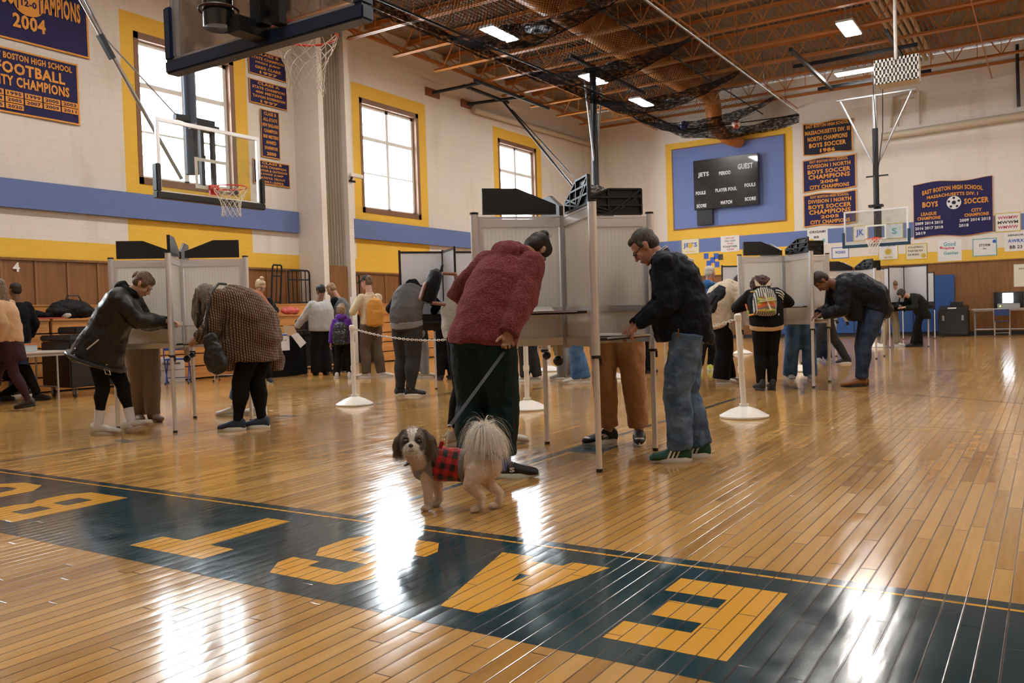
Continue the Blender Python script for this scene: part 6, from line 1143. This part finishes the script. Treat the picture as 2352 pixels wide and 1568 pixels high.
mb.ell(HC+V((-.032,-.045,.03)), (.025,.02,.016)); mb.ell(HC+V((.034,-.045,.028)), (.025,.02,.016)); cap(mb, HC+V((0,-.03,-.06)), HC+V((.02,.03,-.11)), .045, .05)
def leg(pts): 
    mb.tube([V(p[:3]) for p in pts], [p[3] for p in pts], 14); [mb.ell(p[:3], (p[3],)*3, n=12, m=8) for p in pts]
leg([(-.15,.035,.22,.046), (-.155,.03,.15,.034), (-.15,.02,.08,.026), (-.148,.012,.035,.025)]); leg([(-.11,.1,.21,.042), (-.108,.115,.14,.032), (-.105,.12,.08,.025), (-.105,.122,.035,.024)])
leg([(.12,-.06,.215,.062), (.09,-.075,.155,.045), (.115,-.07,.115,.032), (.142,-.062,.078,.023), (.132,-.064,.035,.022)]); leg([(.18,.015,.215,.058), (.165,.02,.16,.042), (.2,.022,.115,.03), (.238,.025,.08,.022), (.228,.022,.035,.022)])
for p, d in (((-.15,.008), (-.02,-.02)), ((-.107,.118), (-.02,-.018)), ((.122,-.067), (-.03,-.006)), ((.218,.018), (-.024,-.012))):
    c = V((p[0]+d[0]*.6, p[1]+d[1]*.6, .017)); mb.ell(c, (.026,.024,.018)); dd = V((d[0], d[1], 0)).normalized(); ss = V((-dd.y, dd.x, 0))
    for k in (-.015, -.005, .005, .015): mb.ell(c+dd*(.02-abs(k)*.4)+ss*k+V((0,0,-.003)), (.0085,.0085,.013))
cap(mb, (.19,-.02,.27), (.185,-.03,.33), .022, .016); cap(mb, (.185,-.03,.33), (.178,-.03,.42), .016, .014); cap(mb, (.178,-.03,.42), (.16,-.035,.45), .014, .01)
me = skinned(mb, .005, 3, .006, .03); body = mset(me, 'body', MATS['hair_ash'])
def dogcol(p):
    x, y, z = p; q = V(p)-HC
    cream = V((.66,.54,.42)); pink = V((.68,.52,.42)); white = V((.75,.71,.65)); gb = V((.21,.18,.15))
    if (q.length < .12 and z > .315) :
        blaze = abs(q.x+.002) < .008+.05*max(0, q.z)*6 and q.z > .012
        muz = (q-V((-.002,-.07,-.03))).length < .043 or q.z < -.045
        eye = min((q-V((-.03,-.062,.01))).length, (q-V((.034,-.06,.008))).length)
        if muz and eye > .018: return white.lerp(V((.4,.32,.26)), max(0, min(1, (q.z+.015)*20)))
        if blaze: return white
        if eye < .02: return V((.05,.04,.035))
        return gb*(1+.6*noise.noise(q*30))
    n_ = noise.noise(V(p)*14)*.5+.5; return cream.lerp(pink, n_) if z > .05 else cream*.9
ca = body.color_attributes.new('coat', 'FLOAT_COLOR', 'POINT')
for i, v in enumerate(body.vertices): c = dogcol(v.co); ca.data[i].color = (*c, 1)
def attr_mat(name, rough=.75, k=1.0):
    t = NT(name); a = t.n('Attribute', attribute_name='coat'); return t.set(Base_Color=a.outputs['Color'], Roughness=rough, Specular_IOR_Level=.2, Sheen_Weight=.15)
DM = attr_mat('dog_coat'); body.materials.clear(); body.materials.append(DM); obj('body', body, None, **DK)
# fur strands
def strands(name, pts, nrm, cols, L, w_, flow, seg=3, jit=.35, gravity=.0, seed=1, parent=None):
    rng = random.Random(seed); mb = MB(); cc = []
    for p, n_, c in zip(pts, nrm, cols):
        l_ = L*(.6+.8*rng.random()); d = (n_*.6+flow(p, n_)+V((rng.gauss(0,1), rng.gauss(0,1), rng.gauss(0,1)))*jit*.4).normalized(); sd = d.cross(V((rng.gauss(0,1), rng.gauss(0,1), rng.gauss(0,1)))).normalized(); q = p-n_*.001; vs = []
        for j in range(seg+1):
            ww = w_*(1-.8*j/seg); vs += [q-sd*ww, q+sd*ww]; d = (d+V((0,0,-gravity))).normalized(); q = q+d*l_/seg
        mb.add(vs, [(2*j, 2*j+1, 2*j+3, 2*j+2) for j in range(seg)]); k = .75+.5*rng.random(); cc += [(c[0]*k, c[1]*k, c[2]*k, 1)]*len(vs)
    o = obj(name, mb, DM, parent=parent or dog, world=False); a = o.data.color_attributes.new('coat', 'FLOAT_COLOR', 'POINT'); a.data.foreach_set('color', np.array(cc, dtype=np.float32).ravel()); o['kind'] = 'stuff'; return o
body.calc_loop_triangles(); tri = np.array([t.vertices[:] for t in body.loop_triangles]); co = np.array([v.co[:] for v in body.vertices]); nn = np.array([v.normal[:] for v in body.vertices]); cl = np.array([a.color[:3] for a in ca.data])
A_, B_, C_ = co[tri[:, 0]], co[tri[:, 1]], co[tri[:, 2]]; ar = np.linalg.norm(np.cross(B_-A_, C_-A_), axis=1); rg = np.random.RandomState(3)
def sample(N, keep):
    i = rg.choice(len(tri), N, p=ar/ar.sum()); u, v = rg.rand(N), rg.rand(N); m_ = u+v > 1; u[m_], v[m_] = 1-u[m_], 1-v[m_]; w_ = 1-u-v
    P_ = A_[i]*w_[:, None]+B_[i]*u[:, None]+C_[i]*v[:, None]; T = tri[i]; N_ = nn[T[:, 0]]; K_ = cl[T[:, 0]]; ok = [keep(V(p)) for p in P_]
    return [V(p) for p, k in zip(P_, ok) if k], [V(p) for p, k in zip(N_, ok) if k], [tuple(p) for p, k in zip(K_, ok) if k]
isH = lambda p: (p-HC).length < .115 and p.z > .3
s1 = sample(22000, lambda p: not isH(p) and not (-.12 < p.x < .06 and .16 < p.z)); strands('body_fur', *s1, .011, .0006, lambda p, n_: V((.5,-.1,-.7)), 2, seed=2)
s2 = sample(26000, isH); strands('head_fur', *s2, .018, .0006, lambda p, n_: V(((p.x-HC.x)*7, -.15, -.6 if p.z < HC.z+.03 else .15)), 3, .3, .12, 3)
# ears
for k, (a, b, c_) in enumerate((((-.268,-.02,.432), (-.292,-.03,.38), (-.296,-.035,.335)), ((-.155,-.02,.43), (-.125,-.025,.38), (-.118,-.03,.335)))):
    mb = MB(); mb.tube([V(a), V(b), V(c_)], [.018,.03,.02], 12); mb.ell(a, (.018,)*3); mb.ell(b, (.032,.018,.036)); mb.ell(c_, (.026,.016,.024)); me = skinned(mb, .005, 2); ea = me.color_attributes.new('coat', 'FLOAT_COLOR', 'POINT')
    for v in ea.data: v.color = (.085,.06,.045,1)
    e_ = obj('ear', mset(me, 'ear', DM), None, **DK); N = 2200; pts = [me.vertices[rg.randint(len(me.vertices))] for _ in range(N)]
    strands('ear_fur', [V(v.co) for v in pts], [V(v.normal) for v in pts], [tuple(V((.13,.1,.075)).lerp(V((.28,.22,.17)), rg.rand()*.8)) for _ in range(N)], .04, .0007, lambda p, n_: V((0,0,-1.6)), 4, .25, .3, 5+k, e_)
mb = MB(); mb.ell(HC+V((-.031,-.066,.011)), (.0125,)*3); mb.ell(HC+V((.034,-.064,.008)), (.0125,)*3)
for k, c in enumerate(((-.031,-.066,.011), (.034,-.064,.008))): obj('eye', MB().ell(HC+V(c), (.0125,.0125,.0125)), mat('dog_eye', (.01,.006,.004), .05, coat=1), **DK, smooth=True)
obj('nose', MB().ell(HC+V((-.002,-.104,-.008)), (.0135,.01,.0095)), mat('dog_nose', (.012,.011,.011), .3, bump=.5, bscale=500), **DK, smooth=True); obj('mouth', MB().tube([HC+V((-.016,-.097,-.04)), HC+V((-.002,-.104,-.037)), HC+V((.013,-.097,-.04))], .002, 6), mat('dark_lip', (.02,.014,.012), .6), **DK)
# plume of the tail
N = 3400; tp_ = [V((.185,-.03,.33)), V((.178,-.03,.42)), V((.16,-.035,.455))]; pts = []; nr = []
for _ in range(N):
    u = rg.rand()**.35; p = tp_[0].lerp(tp_[1], u*1.3) if u < .77 else tp_[1].lerp(tp_[2], (u-.77)/.23); a = rg.rand()*2*PI; pts.append(p); nr.append(V((math.cos(a), math.sin(a)*.8, .9)))
strands('tail_plume', pts, nr, [tuple(V((.7,.64,.52)).lerp(V((.9,.87,.8)), rg.rand())) for _ in range(N)], .165, .0011, lambda p, n_: V((0,0,-.05)), 10, .5, .36, 9)
# vest
def ringd(i, k=1.0, dx=0): p = sp_[i]; return (V(p[:3])+ax_*dx, sx_*p[3]*k, V((0,0,1))*p[4]*k)
def mixr(x, e): 
    for i in range(len(sp_)-1):
        if sp_[i][0] <= x <= sp_[i+1][0]: u = (x-sp_[i][0])/(sp_[i+1][0]-sp_[i][0]); q = [a*(1-u)+b*u for a, b in zip(sp_[i], sp_[i+1])]; return (V(q[:3]), sx_*(q[3]+e), V((0,0,1))*(q[4]+e))
mb = MB(); loft(mb, [mixr(x, .011) for x in (-.1,-.08,-.04,0,.045)], 32); t = NT('red_black_plaid'); x, y, z = t.sep(t.tc.outputs['Object'])
g1 = t.math('GREATER_THAN', t.math('FRACT', t.math('MULTIPLY', t.math('ADD', x, t.math('MULTIPLY', z, -.25)), 18.0)), .5); g2 = t.math('GREATER_THAN', t.math('FRACT', t.math('ADD', t.math('MULTIPLY', t.math('ADD', z, t.math('MULTIPLY', x, .2)), 15.0), .2)), .5)
hat = t.math('GREATER_THAN', t.math('FRACT', t.math('MULTIPLY', t.math('ADD', x, t.math('MULTIPLY', z, .6)), 190.0)), .5); both = t.math('MULTIPLY', g1, g2); one = t.math('MULTIPLY', t.math('ABSOLUTE', t.math('SUBTRACT', g1, g2)), hat)
t.set(Base_Color=t.mix(t.math('MAXIMUM', both, one), C4(.5,.012,.012), C4(.008,.007,.008)), Roughness=.95, Sheen_Weight=.3, Normal=t.bump(t.math('MULTIPLY', t.noise(t.tc.outputs['Object'], 220, 2)['Fac'], .003)))
obj('plaid_vest', mset(skinned(mb, .005, 1, .008, .02), 'plaid_vest', t.m), None, **DK)
t = NT('grey_rib_knit'); x, y, z = t.sep(t.tc.outputs['Object']); w_ = t.math('SINE', t.math('MULTIPLY', z, 900.0)); t.set(Base_Color=C4(.2,.19,.17), Roughness=.95, Normal=t.bump(t.math('MULTIPLY', w_, .0012))); RIB = t.m
mb = MB(); loft(mb, [mixr(x, .013) for x in (.042,.05,.068)], 32); obj('ribbed_hem', mset(skinned(mb, .005, 1), 'ribbed_hem', RIB), None, **DK)
mb = MB(); loft(mb, [mixr(-.19, .006), mixr(-.165, .008), mixr(-.13, .009), mixr(-.095, .0095)], 32); cap(mb, (-.15,.06,.28), (-.185,.03,.315), .072, .066); cap(mb, (-.19,.072,.2), (-.19,.05,.27), .046, .05); GKN = cloth('grey_knit_collar', (.24,.24,.24), .95); obj('grey_yoke', mset(skinned(mb, .005, 2, .004, .03), 'grey_yoke', GKN), None, **DK)
mb = MB(); loft(mb, [(V((-.128,.03,.175)), V((.05,0,0)), V((0,.03,0))), (V((-.1,.03,.13)), V((.03,0,0)), V((0,.02,0)))], 16)
n_ = V((-.35,-.75,.55)).normalized(); c = V((-.205,.0,.305)); e1 = V((1,0,.75)).normalized(); e1 = (e1-n_*0).normalized(); e2 = V((.35,.95,-.2)).normalized()
obj('collar', MB().tube([V((-.195,.02,.295))+V((.075*math.cos(a), .07*math.sin(a), .045*math.cos(a)+.0)) for a in [i*PI/16 for i in range(32)]], .0075, 8, closed=True), BLK, **DK, smooth=True)
obj('harness_tab', MB().bar((-.078,.02,.335), (-.062,.01,.372), .022, .008, up=(0,1,0)), mat('red_webbing', (.5,.02,.03), .6), **DK, bevel=.002)
# leash from the harness ring to the hand
DW = lambda p: to_world((DOG_AT.x, DOG_AT.y), p); RW = lambda p: to_world(RED_AT, p)
a, b = DW((-.058,.005,.385)), DW((-.022,.02,.452)); hnd = RW((-.015,-.21,.835))
ls = thing('dog_leash', 'dark grey strap leash running from the dog up to the hand', 'leash', a)
STRAP = mat('grey_black_webbing', (.014,.015,.019), .6, bump=.4, bscale=400)
obj('strap', MB().bar(b, hnd, .019, .0025, up=tuple(-fh_+Vector((0,0,.3)))), STRAP, ls); mb = MB().tube([a+(b-a)*.1+rh_*.01*math.cos(t)+Vector((0,0,.012*math.sin(t))) for t in [i*PI/8 for i in range(16)]], .0028, 6, closed=True).cyl(a+(b-a)*.2, a+(b-a)*.85, .0045, n=8).tube([b+rh_*.012*math.cos(t)+Vector((0,0,.008*math.sin(t))) for t in [i*PI/8 for i in range(16)]], .0028, 6, closed=True)
obj('swivel_clip', mb, CHROME, ls, smooth=True); p = RW((.02,-.215,.84)); obj('hanging_loop', MB().bar(p, p-Vector((0,0,.6)), .014, .003, up=tuple(fh_)).bar(p+fh_*.012, p+fh_*.012-Vector((0,0,.6)), .014, .003, up=tuple(fh_)), BLK, ls); obj('grip', MB().cyl(RW((-.045,-.225,.845)), RW((.035,-.225,.855)), .011, n=10), BLK, ls, smooth=True)
# ------------------------------------------------------------------ bleachers folded against the left wall
def bleacher(label, x0, x1):
    r_ = thing('bleacher', label, 'bleacher', ((x0+x1)/2, 14.5, 0), 0, None); dk = mat('bleacher_shadow_gap', (.03,.015,.008), .7)  # near-black colour puts the shade of the plank gaps on the frame box
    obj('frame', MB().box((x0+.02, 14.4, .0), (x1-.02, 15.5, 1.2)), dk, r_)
    for k in range(5): obj('plank', MB().box((x0, 14.33-.012*(k % 2), .03+.245*k), (x1, 14.4, .03+.245*k+.225)), WOOD_BLEACH, r_, bevel=.006)
    obj('seat_board', MB().box((x0, 14.3, 1.215), (x1, 14.95, 1.25)), WOOD_BLEACH, r_, bevel=.005); obj('back_board', MB().box((x0, 14.96, 1.25), (x1, 15.0, 1.48)), WOOD_BLEACH, r_, bevel=.004); obj('top_board', MB().box((x0, 14.95, 1.48), (x1, 15.6, 1.51)), WOOD_BLEACH, r_, bevel=.004)
for i, (a, b) in enumerate(((.8, 7.95), (8.0, 14.9), (16.2, 23.2), (23.25, 30.4))): bleacher(['folded wooden bleacher behind the seated person, at the far left', 'folded wooden bleacher between the leather jacket and the curtain column', 'folded wooden bleacher right of the curtain column', 'farthest folded wooden bleacher in the left corner'][i], a, b)
def lump(name, label, cat, parts, m, vox=.012, disp=.03, sc_=.06):
    mb = MB(); [mb.ell(c, r) for c, r in parts]; return tag(obj(name, mset(skinned(mb, vox, 2, disp, sc_), name, m), None), label, cat)
p = aty(92, 724, 14.6); z = 1.255
lump('clothes_pile', 'dark coat heaped on the bleacher above the water bottle', 'clothes', [((p.x, 14.6, z+.06), (.3,.16,.06)), ((p.x-.1, 14.6, z+.1), (.15,.12,.05)), ((p.x+.18, 14.6, z+.06), (.15,.12,.06))], CL['black']); lump('scarf', 'pale patterned scarf beside the dark coat on the bleacher', 'scarf', [((p.x+.38, 14.5, z+.07), (.1,.1,.07))], CL['sherpa'])
tag(obj('folded_cloth', MB().box((p.x-.25, 14.36, z), (p.x+.3, 14.6, z+.02)), mat('red_cloth', (.4,.06,.07), .8)), 'flat red cloth under the dark coat on the bleacher', 'cloth')
p = aty(162, 722, 14.6); dbg = lump('duffel_bag', 'black duffel bag on the bleacher behind the leather jacket', 'bag', [((p.x, 14.6, z+.17), (.38,.2,.17)), ((p.x-.15, 14.6, z+.12), (.28,.2,.12)), ((p.x+.2, 14.6, z+.12), (.25,.2,.12))], BKN); obj('bag_handle', MB().tube([(p.x-.15, 14.5, z+.3), (p.x-.1, 14.5, z+.4), (p.x+.1, 14.5, z+.4), (p.x+.15, 14.5, z+.3)], .012, 8), BLK, dbg)
p = aty(662, 707, 14.6); lump('plastic_bag', 'red and white bag on the bleacher beside the racks', 'bag', [((p.x, 14.6, z+.09), (.2,.13,.09)), ((p.x+.18, 14.6, z+.08), (.12,.1,.08))], mat('red_bag', (.55,.1,.1), .4, var=.6, vscale=9)); lump('black_bag', 'square black bag beside the blonde person', 'bag', [((p.x-.6, 14.6, z+.16), (.22,.15,.17)), ((p.x-.45, 14.6, z+.1), (.15,.12,.1))], BKN)
# tubular racks leaning by the column
def rack(label, x, y, w_, h_, n, lean=0, zb=1.52):
    P_ = lambda u, v: (x+u*w_+lean*v*.15, y-.0, zb+v*h_); mb = MB(); r = .06/w_
    mb.tube([P_(0,0), P_(0,.9), P_(.03,.97), P_(.1,1), P_(.9,1), P_(.97,.97), P_(1,.9), P_(1,0)], .022, 8); mb.cyl(P_(0,.72), P_(1,.72), .016); mb.cyl(P_(0,.04), P_(1,.04), .016)
    for i in range(1, n): mb.cyl(P_(i/n,.04), P_(i/n,1), .013, n=8)
    return tag(obj('tube_rack', mb, BLKM, smooth=True), label, 'rack')
a, b = aty(690, 0, 15.25), aty(741, 0, 15.25); rack('wide black tubular rack standing beside the curtain column', min(a.x, 14.2), 15.25, .68, .8, 5); a, b = aty(672, 0, 15.4), aty(690, 0, 15.4); rack('narrow black tubular rack left of the wide one', min(a.x-.1, 13.8), 15.42, .28, .92, 2, .6)
a = aty(800, 0, 15.3); rack('black tubular rack right of the curtain column, behind the black cap', 16.35, 15.3, .35, .75, 3)
# ------------------------------------------------------------------ folding tables and their things
def table(label, x0, x1, y0, y1, h_, group=None, top=None):
    r_ = thing('folding_table', label, 'table', ((x0+x1)/2, (y0+y1)/2, 0)); obj('tabletop', MB().box((x0, y0, h_-.03), (x1, y1, h_)), top or mat('pale_laminate', (.5,.47,.42), .5), r_, bevel=.006); obj('apron_frame', MB().box((x0+.05, y0+.05, h_-.075), (x1-.05, y1-.05, h_-.031)), ALU_D, r_)
    for x in (x0+.15, x1-.15):
        for y in (y0+.08, y1-.08): obj('leg', MB().cyl((x, y, 0), (x, y, h_-.07), .014, n=10), ALU_D, r_)
        obj('leg_brace', MB().cyl((x, y0+.08, .2), (x, y1-.08, .2), .01, n=8), ALU_D, r_)
    return r_
table('pale folding table with a water bottle on it, at the left', 5.2, 7.28, 12.6, 13.35, .745)
p = atz(101, 800, .745); x, y = p.x, 12.95; bt_ = thing('water_bottle', 'clear plastic water bottle on the left folding table', 'bottle', (x, y, .747))
obj('bottle_body', MB().lathe((0,0,0), [(.03,0),(.034,.01),(.034,.13),(.028,.165),(.014,.19),(.014,.2)], 20), glass_mat('clear_pet', (.8,.86,.86), .4), bt_, world=False, smooth=True); obj('label_band', MB().lathe((0,0,.06), [(.0348,0),(.0348,.055)], 20), mat('green_label', (.3,.42,.36), .5), bt_, world=False, smooth=True); obj('cap', MB().cyl((0,0,.198), (0,0,.215), .014), PAPER, bt_, world=False)
bx_ = thing('supply_box', 'low open box with an orange rim beside the water bottle', 'box', (6.78, 12.9, .747)); obj('box_body', MB().box((-.17,-.1,0), (.13,.1,.1)), mat('pale_box', (.4,.45,.45), .6), bx_, world=False, bevel=.004); obj('box_rim', MB().box((-.18,-.11,.1), (.14,.11,.12)), mat('orange_rim', (.5,.14,.04), .5), bx_, world=False)
lump('tissue', 'crumpled white tissue between the bottle and the box', 'tissue', [((6.52, 12.9, .79), (.05,.04,.045))], PAPER, .008, .03, .03)
def cart(label, x0, x1, y0, y1, z1, m=BLK, name='equipment_case'):
    r_ = thing(name, label, 'case', ((x0+x1)/2, (y0+y1)/2, 0)); obj('case_body', MB().box((x0, y0, .16), (x1, y1, z1-.1)), m, r_, bevel=.02); obj('lid', MB().box((x0-.01, y0-.01, z1-.095), (x1+.01, y1+.01, z1)), mat('soft_black_lid', (.02,.02,.023), .45), r_, bevel=.02)
    for x in (x0+.12, x1-.12):
        for y in (y0+.1, y1-.1): c_ = obj('caster', MB().lathe((x-.015, y, .055), [(.02,0),(.055,.003),(.055,.027),(.02,.03)], 18, ax=(1,0,0)), mat('caster_rubber', (.12,.11,.11), .5), r_, smooth=True); obj('caster_fork', MB().box((x-.028, y-.02, .05), (x-.02, y+.02, .15)).box((x+.02, y-.02, .05), (x+.028, y+.02, .15)).box((x-.04, y-.04, .148), (x+.04, y+.04, .158)), GALV, c_)
    return r_
cart('black equipment case on casters behind the leather jacket', 7.34, 8.7, 12.7, 13.5, .98); tag(obj('printer', MB().box((7.5, 12.8, .985), (8.1, 13.3, 1.1)), BLK, bevel=.02), 'low black device on top of the left equipment case', 'device')
tb = thing('clothed_table', 'table under a floor length black cloth, a sign on its front', 'table', (11.9, 13.1, 0)); 
def skirt(x0, x1, y0, y1, h_):
    mb = MB(); per = []; n_ = 60
    for (a, b) in (((x0,y0),(x1,y0)), ((x1,y0),(x1,y1)), ((x1,y1),(x0,y1)), ((x0,y1),(x0,y0))):
        for i in range(n_): u = i/n_; per.append((a[0]+(b[0]-a[0])*u, a[1]+(b[1]-a[1])*u))
    vs = []; cx, cy = (x0+x1)/2, (y0+y1)/2
    for z_, k in ((h_, 0), (h_-.02, .3), (h_*.5, .7), (.01, 1)):
        for i, (x, y) in enumerate(per): d = Vector((x-cx, y-cy, 0)).normalized()*(.012*math.sin(i*1.3)+.015)*k; vs.append((x+d.x, y+d.y, z_))
    N = len(per); mb.add(vs, [(j*N+i, j*N+(i+1) % N, (j+1)*N+(i+1) % N, (j+1)*N+i) for j in range(3) for i in range(N)]+[tuple(range(N))]); return mb
obj('tablecloth_skirt', skirt(11.35, 12.3, 12.8, 13.5, .78), CL['black'], tb, smooth=True); p = aty(648, 790, 12.78); obj('front_sign', MB().box((p.x-.16, 12.755, .52), (p.x+.17, 12.76, .86)), PAPER, tb); obj('sign_heading', MB().box((p.x-.15, 12.75, .81), (p.x+.16, 12.7545, .84)), INK['blue'], tb)
lettering([('CHECK OUT', 0, .0, .2, .03)], (p.x, 12.752, .72), (1,0,0), UP, (0,-1,0), INK['black'], tb, 'sign_lettering', .002)
lp = thing('laptop', 'black laptop on the black clothed table', 'laptop', (11.6, 13.1, .785)); obj('screen', MB().obox((0,0,.11), (.17,0,0), (0,.006,.0), (0,.02,.1)), BLK, lp, world=False); obj('keyboard_base', MB().box((-.17,-.0,0), (.17,.22,.015)), BLK, lp, world=False)
cart('black equipment case on casters beside the grey sweater', 12.42, 13.3, 12.95, 13.55, .9); tag(obj('desk_machine', MB().box((12.6, 13.05, .905), (13.1, 13.4, 1.12)), BLK, bevel=.02), 'black machine on the case beside the grey sweater', 'machine')
def chair(label, loc, rz, fm, sm_):
    r_ = thing('folding_chair', label, 'chair', (*loc, 0), rz); K = dict(parent=r_, world=False)
    for s in (-1, 1):
        obj('leg', MB().tube([(s*.21,-.18,0), (s*.21,.2,.5), (s*.21,.22,.82)], .011, 8), fm, **K, smooth=True); obj('leg', MB().cyl((s*.19,.22,0), (s*.19,-.16,.45), .011, n=8), fm, **K)
        for y in (-.18, .22): obj('foot_cap', MB().cyl((s*.2,y,0), (s*.2,y,.03), .015, n=8), BLK, **K)
    obj('seat', MB().box((-.2,-.2,.44), (.2,.2,.465)), sm_, **K, bevel=.008); obj('backrest', MB().box((-.2,.205,.62), (.2,.225,.82)), sm_, **K, bevel=.006); obj('cross_bar', MB().cyl((-.2,-.1,.1), (.2,-.1,.1), .008, n=8), fm, **K); return r_
BLF = mat('blue_enamel', (.02,.06,.35), .35); chair('blue folding chair behind the left booth leg', (10.0, 13.75), 2.4, BLF, BLF); chair('grey folding chair seen between the left booth legs', (10.75, 13.3), 2.2, ALU_D, mat('grey_seat', (.2,.2,.22), .5)); chair('blue folding chair behind the camel sweater', (6.6, 13.75), 1.2, BLF, BLF)
tag(obj('cooler_box', MB().box((9.2, 14.0, 0), (9.55, 14.3, .55)), mat('grey_box', (.28,.27,.25), .6), bevel=.01), 'grey upright box by the khaki trousers', 'box')
for k, z_ in enumerate((0, .24)): b_ = obj('carton', MB().box((9.62, 14.02, z_+.001*k), (10.35, 14.3, z_+.235)), mat('white_carton', (.55,.52,.48), .7), bevel=.004); tag(b_, ['white carton at the bottom of the pair under the bleacher', 'white lettered carton on top of the pair by the bleacher'][k], 'carton')
lettering([('The Supply Box', 0, 0, .55, .06)], (9.98, 14.018, .36), (1,0,0), UP, (0,-1,0), BLK, b_, 'carton_lettering', .003)
# ------------------------------------------------------------------ far wall furniture
for k in range(9):
    y = 2.64+.62*k; tag(obj('wall_mat', MB().box((WALL_X-.08, y, .12), (WALL_X-.031, y+.6, 1.98)), mat('blue_vinyl_mat', (.02,.075,.25), .4, bump=.2, bscale=12), bevel=.015), 'blue wall mat beside the black ballot box, rightmost of the row' if k == 0 else 'blue wall mat low behind the distant white booths', 'mat', None if k == 0 else 'blue wall mats behind the booths')
bb = thing('ballot_box', 'black wheeled ballot box in front of the far wall', 'ballot box', (30.2, 2.6, 0)); obj('box_body', MB().box((-.35,-.42,.05), (.35,.42,.84)), mat('black_ballot_box', (.014,.014,.014), .5), bb, world=False, bevel=.03); obj('sloped_lid', MB().prism([(-.33,.84),(.33,.84),(.33,.98),(-.25,.9)], (0,0,0), (1,0,0), (0,0,1), .8), BLK, bb, world=False, bevel=.01); obj('scanner', MB().box((-.05,-.25,.93), (.25,.1,1.08)), BLK, bb, world=False, bevel=.01)
for s in (-.27, .27): obj('latch', MB().box((-.365, s-.03, .5), (-.351, s+.03, .66)), GALV, bb, world=False)
obj('maker_label', MB().box((-.36,-.1,.87), (-.345,.14,.91)), PAPER, bb, world=False)
for s in (-.3, .3): obj('wheel', MB().lathe((-.2, s, .05), [(.01,-.015),(.05,-.015),(.05,.015),(.01,.015)], 14, ax=(0,1,0)), BLK, bb, world=False)
table('long folding table at the far wall behind the blue chair', 29.95, 30.6, -.6, 2.1, .84)
vm = thing('voting_machine', 'voting machine with a lit screen and black privacy shield', 'machine', (30.25, 1.1, .842)); obj('privacy_shield', MB().box((.18,-.38,0), (.2,.4,.5)).box((-.1,.38,0), (.2,.4,.5)).box((-.1,-.4,0), (.2,-.38,.5)), BLK, vm, world=False); obj('printer_base', MB().box((-.15,-.3,0), (.15,.3,.14)), mat('pale_grey_machine', (.3,.3,.3), .5), vm, world=False, bevel=.01)
obj('lit_screen', MB().box((-.06,-.12,.16), (-.04,.16,.46)), mat('lit_screen_white', (.85,.92,1), .5, emis=2.2), vm, world=False); obj('green_light', MB().box((-.16,.2,.05), (-.151,.24,.08)), mat('green_lamp', (.5,.9,.1), .5, emis=1), vm, world=False)
chair('blue seated folding chair before the voting machine', (29.55, 1.25), PI/2, mat('beige_metal', (.42,.38,.32), .5), mat('navy_blue_seat', (.02,.035,.14), .5))
